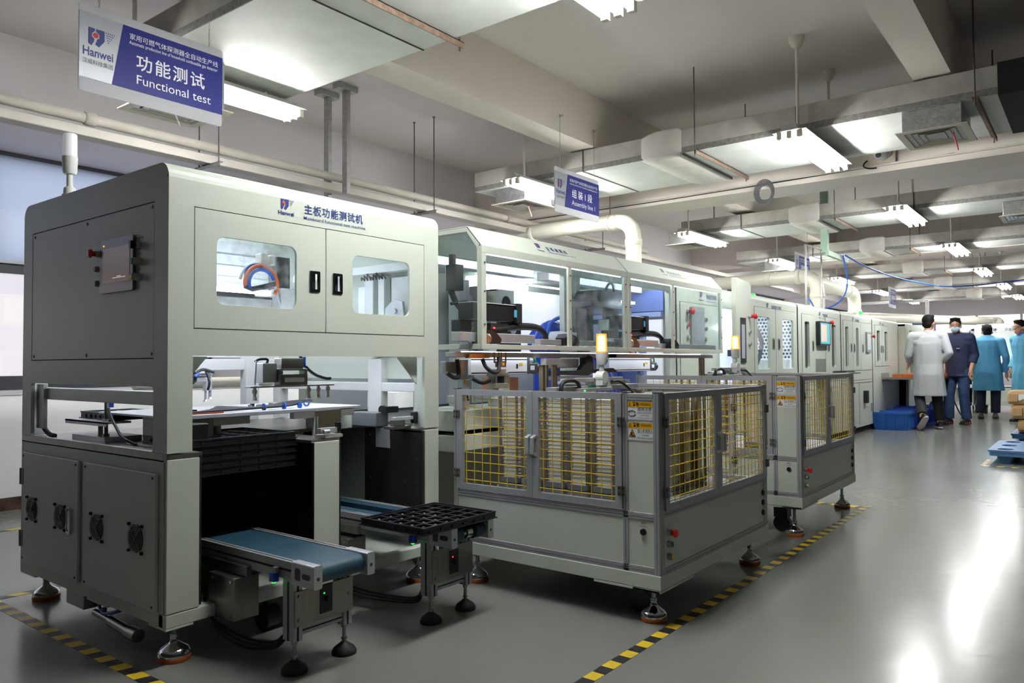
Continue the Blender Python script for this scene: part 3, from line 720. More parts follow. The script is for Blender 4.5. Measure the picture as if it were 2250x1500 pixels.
mdoor(1.4205, 1.992, 1.506, 1.849, 1.937); mdoor(1.996, 2.5665, 2.136, 2.473, 2.053)
b = MB(); b.plate('y', rect(1.39, 2.60, 1.13, 1.62), [rect(1.452, 2.53, 1.195, 1.545)], Y0+.0165, Y0+.02); b.build('seam', SEAM, m1)
# lettering on the front
X, Z = (1, 0, 0), (0, 0, 1)
logo(m1, (1.775, Y0-.0015, 1.636), X, Z, .042)
text('Hanwei', .022, NAVY, m1, (1.762, Y0-.0015, 1.616), X, Z, bold=.02, w=.072)
text('主板功能测试机', .042, NAVY, m1, (1.884, Y0-.0015, 1.638), X, Z, bold=.015, w=.318)
text('Mainboard functional test machine', .0185, NAVY, m1, (1.881, Y0-.0015, 1.612), X, Z, bold=.004, w=.322)
# operator panel on the side
tp = MB(); tp.prism('x', rrect(2.748, 3.010, 1.302, 1.502, .01), X0-.012, X0, 0); tp = tp.build('touch_panel', M('film_covered_bezel', (112, 106, 98), .3, .1, var=.08, coat=.2), m1, .002)
MB().box(X0-.0135, X0-.012, 2.772, 2.982, 1.338, 1.468).build('display', M('dim_lit_display', (120, 104, 96), .18, emit=(150, 124, 112), es=.16, var=.04), tp)
MB().box(X0-.0145, X0-.0135, 2.80, 2.90, 1.353, 1.3555).box(X0-.0145, X0-.0135, 2.835, 2.866, 1.358, 1.3605).build('display_text', M('lit_text', (230, 210, 200), .4, emit=(240, 215, 200), es=.5), tp)
MB().ell((X0-.013, 2.975, 1.480), (.001, .004, .003)).build('indicator', M('orange_led', (255, 140, 30), .4, emit=(255, 130, 30), es=4), tp)
D = (-1, 0, 0)
estop(m1, (X0, 3.045, 1.458), D); button(m1, (X0, 3.035, 1.398), D, .012, REDD, 'red_button'); button(m1, (X0, 3.035, 1.343), D, .012, WHITEB, 'white_button')
button(m1, (X0, 2.722, 1.402), D, .0135, GREEN, 'green_button', .03); button(m1, (X0, 2.722, 1.346), D, .0135, YELB, 'yellow_button', .03)
b = MB(); b.cyl((X0, 2.722, 1.460), (X0-.018, 2.722, 1.460), .0135, n=18, m=1); b.box(X0-.036, X0-.016, 2.716, 2.728, 1.446, 1.474); b.cyl((X0-.016, 2.722, 1.46), (X0-.024, 2.722, 1.46), .012, n=16); b.build('selector_switch', [BLACK, ALU], m1)
for y, z in ((2.72, 1.484), (2.705, 1.484), (2.72, 1.427), (2.72, 1.372), (3.04, 1.425), (3.04, 1.37)): text('启动', .010, GREYI, m1, (X0-.001, y+.008, z), (0, -1, 0), Z)
# base cabinet
b = MB()
b.box(X0, X0+.015, Y0+.02, Y1, .135, .705)                      # left wall
b.box(X0, 1.445, Y0, Y0+.012, .182, .705).box(1.433, 1.445, Y0+.012, Y0+.03, .182, .705)
b.box(X0, X1, Y0, Y0+.05, .135, .180)
b.box(1.937, 2.065, Y0, Y0+.015, .182, .713).box(2.052, 2.065, Y0+.015, 3.2, .182, .713)
b.box(2.572, X1, Y0, Y0+.015, .182, .718)
b.box(X1-.012, X1, Y0+.015, Y1, .135, .705)
b.box(X0, X1, Y1-.012, Y1, .135, .705)
b.box(X0+.01, X1-.01, Y0+.02, Y1-.01, .135, .150)
b.box(X0+.0, X0+.05, Y1-.16, Y1, .126, .135).box(X0, X0+.05, 2.95, 3.12, .126, .135).box(X0, X0+.10, Y0, Y0+.12, .126, .135).box(X1-.1, X1, Y0, Y0+.12, .126, .135)
b.build('base_cabinet', PAINT, m1, .0025, 2)
MB().prism('z', [(1.33, Y0+.002), (1.455, Y0+.002), (1.455, 3.02), (1.93, 3.02), (1.93, Y0+.01), (2.068, Y0+.01), (2.068, 3.02), (2.556, 3.02), (2.556, Y0+.01), (X1-.002, Y0+.01), (X1-.002, Y1-.002), (1.33, Y1-.002)], .706, .722).box(1.325, 1.33, Y0+.002, Y1, .697, .7265).build('worktop', STEEL, m1, .001, 1)
for xx in (1.445, 2.065): MB().box(xx, xx+.006, Y0-.001, Y0+.02, .19, .712).build('edge_trim', BLACKM, m1)
b = MB(); b.box(1.925, 1.936, Y0, 3.2, .19, .712).box(1.45, 1.46, Y0+.03, 3.2, .19, .70); b.build('dark_guard_plate', M('near_black_steel', (34, 32, 34), .3, .8, var=.2, vs=12), m1)
b = MB(); b.box(1.45, 1.93, 3.2, 3.22, .15, .70).box(2.07, 2.56, 3.2, 3.22, .15, .70); b.build('bay_back', M('bay_black', (16, 16, 17), .5), m1)
sp = MB(); sp.box(2.556, 2.570, Y0, 2.925, .30, .716); sp = sp.build('steel_guard_panel', DSTEEL, m1, .002)
for y in (2.56, 2.64, 2.72, 2.80, 2.88):
    for z in (.36, .47, .58, .68): MB().cyl((2.5565, y, z), (2.5545, y, z), .004, n=8).build('screw', CHROME, sp)
MB().box(2.552, 2.557, 2.74, 2.84, .62, .716).build('mounting_plate', ALUB, m1, .002)
b = MB(); b.box(2.20, 2.28, 3.05, 3.20, .18, .72).cyl((2.12, 2.75, .20), (2.12, 2.75, .80), .016, n=12); b.build('lift_column', PAINT, m1)
MB().cyl((1.62, 2.92, .2), (1.62, 2.92, .62), .018, n=14).cyl((1.62, 2.92, .45), (1.62, 2.92, .62), .028, n=14).box(1.47, 1.52, 2.8, 2.95, .2, .6).build('tray_lift', DSTEEL, m1)
MB().box(1.70, 1.715, 3.19, 3.198, .40, .404).build('laser_spot', GLED, m1); MB().box(1.76, 1.80, 3.19, 3.198, .455, .457).build('laser_spot', M('dim_green_glow', (20, 120, 20), .5, emit=(20, 160, 20), es=.7), m1)
# side doors with fans
def fan(parent, y, z):
    x = X0-.013; b = MB(); b.cyl((x, y, z), (x-.0015, y, z), .050, n=28, m=1)
    for i in range(7): b.tube([(x-.005, y+(.010+.0068*i)*cos(t*pi/14), z+(.010+.0068*i)*sin(t*pi/14)) for t in range(28)], .0010, 5, closed=True)
    for a in (45, 135):
        c, s_ = cos(radians(a))*.068, sin(radians(a))*.068; b.cyl((x-.006, y-c, z-s_), (x-.006, y+c, z+s_), .0015, n=6)
    for a in (45, 135, 225, 315): b.cyl((x, y+.066*cos(radians(a)), z+.066*sin(radians(a))), (x-.008, y+.066*cos(radians(a)), z+.066*sin(radians(a))), .006, n=8, m=1)
    b.build('fan_grille', [STEEL, BLACKM], parent)
def cdoor(y0, y1, fans, hinge, hand):
    d = MB(); d.box(X0-.013, X0-.001, y0, y1, .183, .656); d = d.build('cabinet_door', PAINTD, m1, .003)
    for y in fans: fan(d, y, .42)
    for y in (y0+.02, y1-.02):
        for z in (.20, .64): MB().cyl((X0-.0135, y, z), (X0-.015, y, z), .0045, n=10).build('screw', BLACKM, d)
    if hinge:
        for z in (.55, .283):
            h = MB(); h.box(X0-.016, X0-.013, y1-.02, y1-.001, z-.035, z+.035).box(X0-.016, X0-.001, y1+.001, y1+.016, z-.035, z+.035).cyl((X0-.016, y1, z-.035), (X0-.016, y1, z+.035), .0045, n=10); h.build('hinge', STEEL, d)
    if hand:
        h = MB(); h.plate('x', rrect(3.228, 3.262, .365, .470, .008), [rrect(3.236, 3.256, .375, .46, .006)], X0-.022, X0-.013); h.box(X0-.02, X0-.014, 3.24, 3.254, .38, .455); h.build('handle', CHROME, d, .001)
cdoor(3.176, 3.737, (3.617, 3.332), True, True); cdoor(2.571, 3.131, (3.008, 2.705), False, False)
for x, y in ((1.395, 2.593), (1.41, 3.72), (2.60, 2.60), (2.6, 3.7)): level_foot(m1, x, y, .14)
b = MB(); b.cyl((1.78, 2.62, .135), (1.78, 2.62, .06), .012, n=10).cyl((1.75, 2.60, .045), (1.81, 2.60, .045), .045, n=18); b.build('castor', BLACK, m1)
b = MB(); b.cyl((1.36, 2.85, .05), (1.36, 3.0, .06), .018, n=14).cyl((1.36, 3.0, .062), (1.36, 3.13, .068), .012, n=12).cyl((1.36, 2.78, .05), (1.36, 2.85, .05), .024, n=14).cyl((1.36, 3.05, .065), (1.36, 3.05, .10), .009, n=10); b.build('air_fitting', STEEL, m1)
MB().box(1.34, 1.42, 3.18, 3.34, .07, .13).build('valve_block', ALU, m1, .003)
MB().tube(spline([(1.36, 2.9, .12), (1.35, 2.96, .10), (1.35, 3.04, .085), (1.37, 3.12, .10), (1.38, 3.16, .125)]), .006, 8).build('air_hose', BLUEW, m1)
# signal tower on the roof
t = MB(); t.cyl((1.36, 3.40, 1.735), (1.36, 3.40, 1.745), .028, n=16).lathe([(.022, 0), (.024, .012), (.022, .03), (.014, .036)], (1.36, 3.40, 1.742), 18).cyl((1.36, 3.40, 1.775), (1.36, 3.40, 1.835), .012, n=14)
t = t.build('signal_tower', WHITEP, m1)
MB().lathe([(.0225, 0), (.027, .01), (.030, .065), (.030, .072)], (1.36, 3.40, 1.832), 20).build('lamp_base', WHITEP, t)
MB().lathe([(.0275, 0), (.0275, .005), (.0265, .09), (.0255, .096), (.0001, .097)], (1.36, 3.40, 1.904), 20).build('lens', M('unlit_lens_painted_glow', (236, 238, 240), .2, var=.01, emit=(240, 244, 250), es=.25), t)  # unlit lens; its faint glow is painted in by emission
# inside frame of the test chamber: rear posts, side bars, corner plates
b = MB()
for x in (1.34, 2.60):
    b.box(x, x+.06, 3.70, 3.76, .727, 1.06)
b.box(2.39, 2.47, 3.70, 3.76, .727, 1.3)
b.box(1.36, 1.40, 2.62, 3.70, .885, .935); b.box(2.61, 2.65, 2.62, 3.70, .892, .936)
b.box(2.607, 2.653, 2.86, 2.96, .727, 1.055)
b.box(1.34, X1, 3.72, 3.76, 1.0, 1.06)
b.build('inner_frame', WHITEP, m1, .003)
b = MB(); b.box(1.345, 1.352, Y0+.09, 2.62+.3, .96, 1.05)
b.prism('y', [(2.57, 1.06), (2.44, 1.06), (2.57, .93)], Y0+.05, Y0+.056).prism('y', [(1.417, 1.06), (1.50, 1.06), (1.417, .965)], Y0+.05, Y0+.056)
b.box(2.636, 2.65, 2.62, 3.70, .955, 1.06)
b.build('corner_gusset', PAINT, m1)
b = MB(); b.box(1.42, 2.56, 3.755, 3.762, 1.07, 1.70, 0)
for i in range(9): b.box(1.45, 2.55, 3.745, 3.755, 1.12+.06*i, 1.15+.06*i)
b.build('rear_panel', M('pale_grey_rear', (206, 210, 212), .5, var=.03), m1)
MB().box(1.45, 2.5, 3.52, 3.55, 1.40, 1.425).build('strip_light', LEDM, m1); MB().box(1.45, 2.5, 3.0, 3.03, 1.715, 1.72).build('strip_light', LEDM, m1)
MB().box(1.5, 2.5, 2.70, 2.72, 1.078, 1.085).build('strip_light', LEDM, m1)
# platform with boards, under the gantry
b = MB(); b.box(1.44, 2.372, 2.75, 3.30, .829, .838, 0).box(1.44, 2.372, 2.74, 2.752, .822, .838, 0); b.build('platform', M('white_platform', (236, 238, 242), .3, var=.01), m1, .002)
b = MB(); b.box(1.42, 1.63, 2.745, 2.755, .74, .822).box(2.11, 2.25, 2.735, 2.745, .70, .822); b.build('skirt_plate', STEEL, m1)
b = MB(); b.box(1.63, 1.80, 2.76, 2.79, .79, .822).box(2.0, 2.11, 2.74, 2.77, .795, .826).box(2.25, 2.33, 2.74, 2.77, .795, .828).cyl((1.70, 2.85, .722), (1.70, 2.85, .80), .022, n=14).cyl((2.28, 2.8, .3), (2.28, 2.8, .82), .012, n=12); b.build('slide_rail', ALUB, m1)
MB().box(2.33, 2.42, 2.86, 3.1, .722, .83).build('side_bracket', PAINT, m1, .003)
# pick up grippers over the platform
g = MB(); g.box(1.83, 1.965, 2.60, 2.64, .945, .99).box(1.83, 1.965, 2.60, 2.64, 1.005, 1.012).box(1.845, 1.95, 2.61, 2.66, 1.012, 1.055).box(1.832, 1.846, 2.60, 2.64, .99, 1.005).box(1.95, 1.964, 2.6, 2.64, .99, 1.005)
g = g.build('gripper_head', STEEL, m1, .002)
MB().prism('y', rrect(1.850, 1.946, .958, .976, .006), 2.596, 2.600).build('slot', WHITEI, g)
MB().box(1.765, 1.83, 2.62, 2.67, .958, 1.035).build('cylinder_block', ALUB, g, .002)
MB().box(1.71, 2.12, 2.62, 2.66, .938, .945).build('carrier_plate', ALUB, g, .001)
c = MB()
for x in (1.742, 2.0, 2.05, 2.10):
    c.cyl((x, 2.64, .938), (x, 2.64, .90), .006, n=10); c.cyl((x, 2.64, .915), (x, 2.64, .93), .010, n=10); c.lathe([(.011, 0), (.007, .006), (.009, .010), (.006, .014)], (x, 2.64, .888), 12)
c.build('suction_cup', M('pale_silicone', (226, 222, 210), .5), g)
g = MB(); g.box(1.42, 1.68, 2.84, 2.90, .985, .997).box(1.50, 1.56, 2.85, 2.9, .96, .985).box(1.62, 1.66, 2.85, 2.9, .96, .985); g = g.build('nozzle_arm', ALUB, m1, .002)
c = MB()
for x in (1.50, 1.585, 1.67):
    c.box(x-.012, x+.012, 2.85, 2.875, .925, .975).cyl((x+.012, 2.86, .90), (x+.012, 2.86, .985), .0065, n=10).cyl((x-.008, 2.86, .89), (x-.008, 2.86, .925), .005, n=10).lathe([(.009, 0), (.006, .008)], (x-.008, 2.86, .882), 10).lathe([(.009, 0), (.006, .008)], (x+.012, 2.86, .892), 10)
c.build('vacuum_nozzle', ALUB, g)
h = MB(); h.tube(spline([(1.42, 2.83, 1.02), (1.50, 2.82, 1.025), (1.58, 2.82, 1.01), (1.60, 2.83, .97), (1.56, 2.83, .94)]), .006, 8)
h.tube(spline([(1.44, 2.83, .975), (1.52, 2.82, .955), (1.57, 2.82, .97), (1.62, 2.82, 1.01), (1.68, 2.83, 1.0)]), .006, 8); h.tube(spline([(1.46, 2.83, .955), (1.48, 2.82, .915), (1.53, 2.83, .92)]), .005, 8); h.tube(spline([(1.65, 2.83, 1.0), (1.655, 2.82, .96), (1.655, 2.83, .93)]), .005, 8)
h.build('hose_bundle', CABLE, g)
h = MB(); h.tube(spline([(1.59, 2.815, .985), (1.60, 2.815, .99), (1.606, 2.815, .997)]), .0064, 8); h.tube(spline([(1.535, 2.815, .926), (1.54, 2.815, .925), (1.547, 2.815, .927)]), .0066, 8); h.build('blue_tie', BLUEW, g)
h = MB(); h.tube(spline([(1.97, 2.66, 1.07), (1.99, 2.66, 1.03), (2.04, 2.66, .99), (2.10, 2.66, .97), (2.13, 2.66, .968)]), .007, 8).tube(spline([(1.79, 2.63, 1.035), (1.785, 2.62, 1.05), (1.75, 2.62, 1.05), (1.735, 2.63, 1.04)]), .005, 8); h.build('cable_loom', CABLE, m1)
h = MB(); h.tube(spline([(1.735, 2.62, 1.045), (1.732, 2.62, 1.0), (1.742, 2.64, .95)]), .004, 8); h.build('clear_hose', WHCAB, m1)
MB().tube(spline([(1.985, 2.655, 1.06), (1.985, 2.655, 1.03), (1.99, 2.655, 1.02)]), .010, 8).build('blue_fitting', BLUEW, m1)
# gantry seen through the door windows
g = MB(); g.box(1.55, 2.06, 3.0, 3.12, 1.20, 1.325, 0).box(1.55, 2.06, 2.985, 3.0, 1.325, 1.335, 1).box(1.55, 2.06, 3.12, 3.16, 1.33, 1.36, 1); g = g.build('gantry_beam', [WHITEP, BLACK], m1, .003)
MB().box(2.06, 2.16, 2.92, 3.0, 1.22, 1.375, 0).box(2.06, 2.13, 2.95, 3.02, 1.375, 1.52, 1).build('z_axis_unit', [WHITEP, DSTEEL], g, .003)
h = MB(); h.tube(arc((1.965, 1.385), .080, 190, -30, 16, 'xz', 2.93), .010, 8, 0)
h.tube(arc((1.96, 1.385), .064, 200, 20, 14, 'xz', 2.92), .009, 8, 1); h.tube(arc((1.965, 1.385), .094, 170, -30, 14, 'xz', 2.95), .006, 8, 2); h.tube(arc((1.94, 1.42), .05, 200, 40, 10, 'xz', 2.94), .005, 8, 1); h.tube([(1.885, 2.93, 1.37), (1.92, 2.93, 1.36), (1.97, 2.93, 1.372), (2.03, 2.93, 1.39)], .012, 8, 3); h.tube(bez((2.035, 2.93, 1.38), (2.05, 2.93, 1.33), (2.05, 2.92, 1.28), (2.08, 2.91, 1.22)), .008, 8, 4)
h.build('cable_loop', [ORCAB, BLUEW, WHCAB, CABLE, WHCAB], g)
MB().box(1.965, 2.0, 2.93, 2.98, 1.475, 1.525).box(2.01, 2.04, 2.93, 2.98, 1.475, 1.52).build('connector', HOUS, g, .006)
MB().ell((2.105, 2.915, 1.25), (.008, .003, .003)).build('green_lamp', GLED, g)
g = MB(); g.box(2.58, 2.645, 2.60, 3.55, 1.485, 1.525).box(2.59, 2.645, 2.90, 2.965, 1.07, 1.485).box(2.60, 2.645, 2.83, 2.875, 1.07, 1.47).box(2.62, 2.645, 2.60, 2.80, 1.07, 1.46); g.build('inner_column', WHITEP, m1, .003)
MB().box(2.64, 2.648, 2.99, 3.07, 1.10, 1.43).build('inner_window', M('pale_window_glow', (206, 214, 226), .3, emit=(226, 226, 236), es=.35, var=.1, vs=4), m1)
b = MB(); b.prism('x', [(2.64, 1.20), (2.78, 1.20), (2.78, 1.30), (2.72, 1.345), (2.66, 1.33)], 2.56, 2.575).cyl((2.56, 2.71, 1.285), (2.552, 2.71, 1.285), .014, n=14); b.build('camera_bracket', ALU, m1)
h = MB()
for i in range(8): h.tube(spline([(2.585, 2.98-.022*i, 1.455), (2.575, 2.97-.022*i, 1.468+.008*(i % 3)), (2.585, 2.955-.022*i, 1.452)]), .0035, 6)
h.build('cable_ties', CABLE, m1)
MB().ell((2.59, 2.85, 1.27), (.010, .003, .003)).build('green_lamp', GLED, m1)
# deck parts seen through the side opening
lp = MB(); lp.box(1.40, 1.50, 3.14, 3.52, .795, .803).box(1.40, 1.404, 3.14, 3.52, .785, .803).cyl((1.45, 3.3, .722), (1.45, 3.3, .795), .010, n=12).box(1.40, 1.55, 3.15, 3.45, .722, .742); lp.build('tray_shelf', ALUB, m1, .001)
b = MB(); b.cyl((1.43, 3.205, .722), (1.43, 3.205, .90), .0075, n=12).lathe([(.02, 0), (.02, .006), (.013, .008), (.013, .03)], (1.43, 3.205, .722), 16).box(1.415, 1.44, 3.15, 3.205, .80, .812); b.build('sensor_post', STEEL, m1)
s = MB().box(1.425, 1.44, 3.16, 3.18, .86, .895).build('sensor', BLUEP, m1, .002); MB().ell((1.43, 3.178, .893), (.007, .007, .003)).build('green_lamp', GLED, s)
MB().tube(spline([(1.43, 3.185, .855), (1.42, 3.15, .83), (1.41, 3.08, .79), (1.40, 3.0, .75), (1.42, 2.93, .725)]), .006, 8).build('sensor_cable', M('dark_grey_cable', (58, 60, 66), .5), m1)
b = MB(); b.box(1.47, 1.56, 2.82, 2.985, .724, .825).box(1.42, 1.58, 2.8, 3.02, .722, .726); b = b.build('motor_box', WHITEP, m1, .003)
MB().box(1.47, 1.56, 2.66, 2.81, .724, .81).build('black_drive', BLACK, m1, .004)
MB().tube(spline([(1.38, 2.66, .93), (1.37, 2.65, .86), (1.38, 2.66, .79), (1.40, 2.70, .74)]), .007, 8).build('blue_hose', BLUEW, m1)
MB().box(1.345, 1.36, 3.60, 3.675, .76, .95).build('grey_bracket', STEEL, m1); MB().tube(spline([(1.37, 3.66, .76), (1.375, 3.62, .735), (1.38, 3.57, .728)]), .010, 8).build('loom', CABLE, m1)
# fixture seen at the right of the deck
b = MB(); b.box(2.46, 2.60, 2.60, 2.63, .765, .78, 0).box(2.46, 2.58, 2.62, 2.68, .722, .735, 1).box(2.48, 2.55, 2.63, 2.66, .735, .765, 1); b.build('tray_pusher', [ALUB, STEEL], m1, .001)
MB().box(2.575, 2.60, 2.595, 2.62, .745, .80).build('black_sensor', BLACK, m1, .002)
b = MB(); b.box(2.0, 2.09, 2.53, 2.60, .725, .737, 0).box(1.985, 2.085, 2.54, 2.57, .745, .765, 0).cyl((1.99, 2.53, .752), (2.02, 2.53, .752), .009, n=10, m=0); b.build('stopper', [ALUB], m1)
MB().box(2.07, 2.085, 2.535, 2.555, .745, .785).build('black_sensor', BLACK, m1)
MB().box(2.53, 2.63, 3.02, 3.06, .765, .785).build('rust_fixture', RUST, m1, .003)
MB().box(2.52, 2.60, 2.80, 3.0, .722, .79).build('grey_unit', GREYP, m1, .004); MB().cyl((2.59, 2.84, .80), (2.61, 2.84, .80), .022, n=18).box(2.55, 2.63, 2.76, 2.80, .79, .82).build('roller', BLACK, m1)
MB().cyl((1.9, 3.95, .93), (3.4, 3.93, .93), .03, n=16).build('white_duct', CREAM, m1)

# boards and loom lying on the platform
for i, (x, y) in enumerate(((1.50, 2.80), (1.92, 2.90))):
    o = thing('circuit_board', ('green circuit board beside the post of the test machine', 'green circuit board in the middle of the white platform')[i], 'circuit board', (x, y, .838))
    MB().box(x, x+.13, y, y+.09, .838, .8405).build('board', PCB, o)
    c = MB(); random.seed(i)
    for k in range(9):
        a, d = x+.01+.11*random.random(), y+.01+.07*random.random(); c.box(a, a+.014, d, d+.012, .8405, .8405+.006+.014*random.random(), k % 2)
    c.build('component', [BLACK, GREYP], o)
o = thing('cable_bundle', 'dark cable bundle with blue ties lying along the white platform', 'cable', (1.6, 2.77, .838))
b = MB()
for i in range(4): b.tube(spline([(1.52+.05*i, 2.765+.008*i, .845), (1.68, 2.77+.01*i, .848+.004*i), (1.85, 2.775+.008*i, .85), (2.02, 2.79+.008*i, .853+.004*i), (2.14, 2.83, .868), (2.19, 2.87, .862)]), .0055, 7)
b.build('cables', CABLE, o)
b = MB()
for x in (1.88, 1.98, 2.06): b.cyl((x, 2.785, .851), (x+.004, 2.785, .851), .016, n=10)
b.build('blue_tie', BLUEW, o)
MB().tube(arc((2.17, .855), .015, 0, 350, 10, 'xz', 2.88), .004, 6).build('blue_coil', BLUEW, o)
MB().box(1.50, 1.68, 2.756, 2.765, .838, .845).build('rust_strip', RUST, o)

# ---------------------------------------------------------------- trays
def tray(x, y, z, w, d, h, nx, ny, label, group=None):
    o = thing('black_tray', label, 'tray', (x, y, z), group)
    holes = []; ex = .018; cw = (w-2*ex)/nx; cd = (d-2*ex)/ny
    for i in range(nx):
        for j in range(ny):
            holes.append(rrect(x-w/2+ex+cw*i+.006, x-w/2+ex+cw*(i+1)-.006, y-d/2+ex+cd*j+.006, y-d/2+ex+cd*(j+1)-.006, .006, 2))
    b = MB(); b.plate('z', rect(x-w/2, x+w/2, y-d/2, y+d/2), holes, z+.008, z+h-.004)
    b.plate('z', rect(x-w/2-.002, x+w/2+.002, y-d/2-.002, y+d/2+.002), [rect(x-w/2+.008, x+w/2-.008, y-d/2+.008, y+d/2-.008)], z+h-.006, z+h)
    b.box(x-w/2, x+w/2, y-d/2, y+d/2, z+.004, z+.009); b.box(x-w/2-.006, x+w/2+.006, y-d/2-.006, y+d/2+.006, z, z+.004)
    n = b
    for i in range(nx): n.box(x-w/2+ex+cw*i+.01, x-w/2+ex+cw*i+cw*.6, y-d/2-.0035, y-d/2, z+.005, z+h*.6)
    for j in range(ny): n.box(x-w/2-.0035, x-w/2, y-d/2+ex+cd*j+.01, y-d/2+ex+cd*j+cd*.6, z+.005, z+h*.6)
    b.build('pocket_sheet', TRAYM, o)
    return o
TR = tray(1.688, 2.79, .620, .44, .37, .0265, 5, 6, 'black part tray at the bottom of the stack in the bay with the wide belt', 'black part trays stacked in one bay')
for i in range(1, 5):
    dup(TR, (0, 0, .0275*i), ('', 'black part tray second from the bottom in the bay with the wide belt', 'middle black part tray of the stack in the bay with the wide belt', 'black part tray just under the top tray of that stack', 'top black part tray of the stack in the bay with the wide belt')[i])
tray(1.57, 3.36, .803, .22, .30, .03, 3, 6, 'black part tray on the metal shelf seen through the side opening')
T2 = (2.235, 2.165, .392)
tray(*T2, .42, .345, .028, 6, 5, 'black part tray lying on the twin belt conveyor')
ex = .018; cw = (.42-.036)/6; cd = (.345-.036)/5; src = None; n = 0
for i in range(4):
    for j in range(5):
        p = (T2[0]-.21+ex+cw*(i+.5), T2[1]-.1725+ex+cd*(j+.5), T2[2]+.009)
        if src is None:
            b = MB(); b.lathe([(.0075, 0), (.0075, .010), (.005, .012), (.0001, .012)], p, 12)
            src = b.build('sensor_capsule', DSTEEL); src['label'] = 'round metal capsule sitting in a pocket of the tray on the twin belt conveyor'; src['category'] = 'component'; src['group'] = 'metal capsules in the tray pockets'
            base = p
        else:
            c = src.copy(); COL.objects.link(c); c.location = (p[0]-base[0], p[1]-base[1], p[2]-base[2])

# ---------------------------------------------------------------- belt conveyors coming out of the bays
def conveyor(x0, x1, ye, yb, zt, label, twin, led, feet):
    o = thing('belt_conveyor', label, 'conveyor', ((x0+x1)/2, ye, 0))
    R = .032; zc = zt-R-.004
    def belt(a, b_):
        m = MB(); n = 10
        loop = [(ye+.012+R-R*sin(pi*i/n), zc+R*cos(pi*i/n)) for i in range(n+1)]+[(yb-R+R*sin(pi*i/n), zc-R*cos(pi*i/n)) for i in range(n+1)]
        m.prism('x', loop, a, b_, 0, True); m.build('belt', BELT, o)
    if twin: belt(x0+.03, x0+.085); belt(x1-.085, x1-.03)
    else: belt(x0+.03, x1-.03)
    for x in (x0, x1-.026):
        r = MB(); r.box(x, x+.026, ye+.12, yb, zt-.062, zt-.002); r.box(x-.001, x+.027, ye+.12, yb, zt-.035, zt-.027, 1).box(x+.009, x+.017, ye+.12, yb, zt-.003, zt-.0015, 1)
        r.build('side_rail', [ALU, SEAM], o, .001, 1)
        e = MB(); e.prism('y', rrect(x-.004, x+.030, zt-.074, zt+.003, .006), ye, ye+.12); e = e.build('end_block', ALUB, o, .003)
        s = MB(); sx = x-.0045 if x == x0 else x+.0305; s.prism('x', rrect(ye+.02, ye+.062, zt-.046, zt-.028, .008), sx-.0005, sx+.0005).prism('x', rrect(ye+.072, ye+.10, zt-.055, zt-.015, .008), sx-.0005, sx+.0005); s.build('slot', DSTEEL, e)
        MB().cyl((x+.013, ye-.001, zt-.04), (x+.013, ye+.001, zt-.04), .006, n=10).build('screw', DSTEEL, e)
    MB().box(x0+.027, x1-.027, ye+.1, yb-.04, zc-.01, zc+.01).build('slider_bed', DSTEEL, o)
    if twin: MB().cyl((x0+.02, ye+.045, zc), (x1-.02, ye+.045, zc), .012, n=14).cyl((x0+.115, ye+.045, zc), (x0+.145, ye+.045, zc), .026, n=18).build('shaft', CHROME, o)
    lz0 = .105
    for x in (x0+.002, x1-.038):
        l = MB(); l.box(x, x+.036, ye+.115, ye+.175, lz0, zt-.062); l.box(x-.0006, x+.0366, ye+.140, ye+.150, lz0, zt-.07, 1).box(x+.013, x+.022, ye+.1144, ye+.1756, lz0, zt-.07, 1); l.build('leg', [ALU, SEAM], o, .001, 1)
        f = MB(); f.lathe([(.044, 0), (.044, .010), (.036, .022), (.014, .038), (.010, .042)], (x+.018, ye+.135, 0), 20, 0).cyl((x+.018, ye+.135, .04), (x+.018, ye+.135, lz0), .0065, n=10, m=1).cyl((x+.018, ye+.135, .05), (x+.018, ye+.135, .058), .011, n=6, m=1).cyl((x+.018, ye+.135, .092), (x+.018, ye+.135, .1), .011, n=6, m=1)
        f.build('rubber_foot', [RUBBER, STEEL], o)
    MB().box(x0+.038, x1-.038, ye+.125, ye+.155, .12, .148).box(x0+.038, x1-.038, ye+.124, ye+.156, .131, .136, 1).build('cross_bar', [ALU, SEAM], o)
    zb = .155
    c = MB().box(x0+.004, x1-.002, ye+.109, ye+.114, zb, zt-.10).build('control_plate', STEEL, o, .001)
    xm = (x0+x1)/2+.005
    p = MB().box(xm-.026, xm+.026, ye+.1065, ye+.110, zb+.02, zb+.115).build('speed_controller', BLACK, c, .001)
    MB().cyl((xm+.004, ye+.107, zb+.066), (xm+.004, ye+.096, zb+.066), .010, n=16).build('knob', BLACK, c)
    MB().cyl((xm-.010, ye+.1065, zb+.088), (xm-.010, ye+.105, zb+.088), .0025, n=8).build('indicator', led, c)
    s = MB()
    for x, z in ((x0+.02, zb+.02), (x0+.02, zb+.10), (x1-.02, zb+.06), (x1-.02, zb+.14)): s.cyl((x, ye+.109, z), (x, ye+.105, z), .0055, n=10)
    s.build('screw', STEEL, c)
    b = MB(); b.box(x0-.055, x0+.045, yb-.50, yb-.335, .135, .285); b = b.build('motor_cover', STEEL, o, .003)
    MB().box(x0-.020, x0+.002, yb-.52, yb-.30, zt-.085, zt-.050).build('mounting_bracket', STEEL, o, .001)
    s = MB()
    for y in (yb-.48, yb-.36):
        for z in (.15, .27): s.cyl((x0-.055, y, z), (x0-.058, y, z), .005, n=8)
    s.build('screw', CHROME, b)
    s = MB().box(x0-.025, x0-.002, ye+.19, ye+.215, zt-.075, zt-.045).build('photo_sensor', BLUEP, o, .002); MB().ell((x0-.016, ye+.20, zt-.077), (.007, .007, .003)).build('green_lamp', GLED, s)
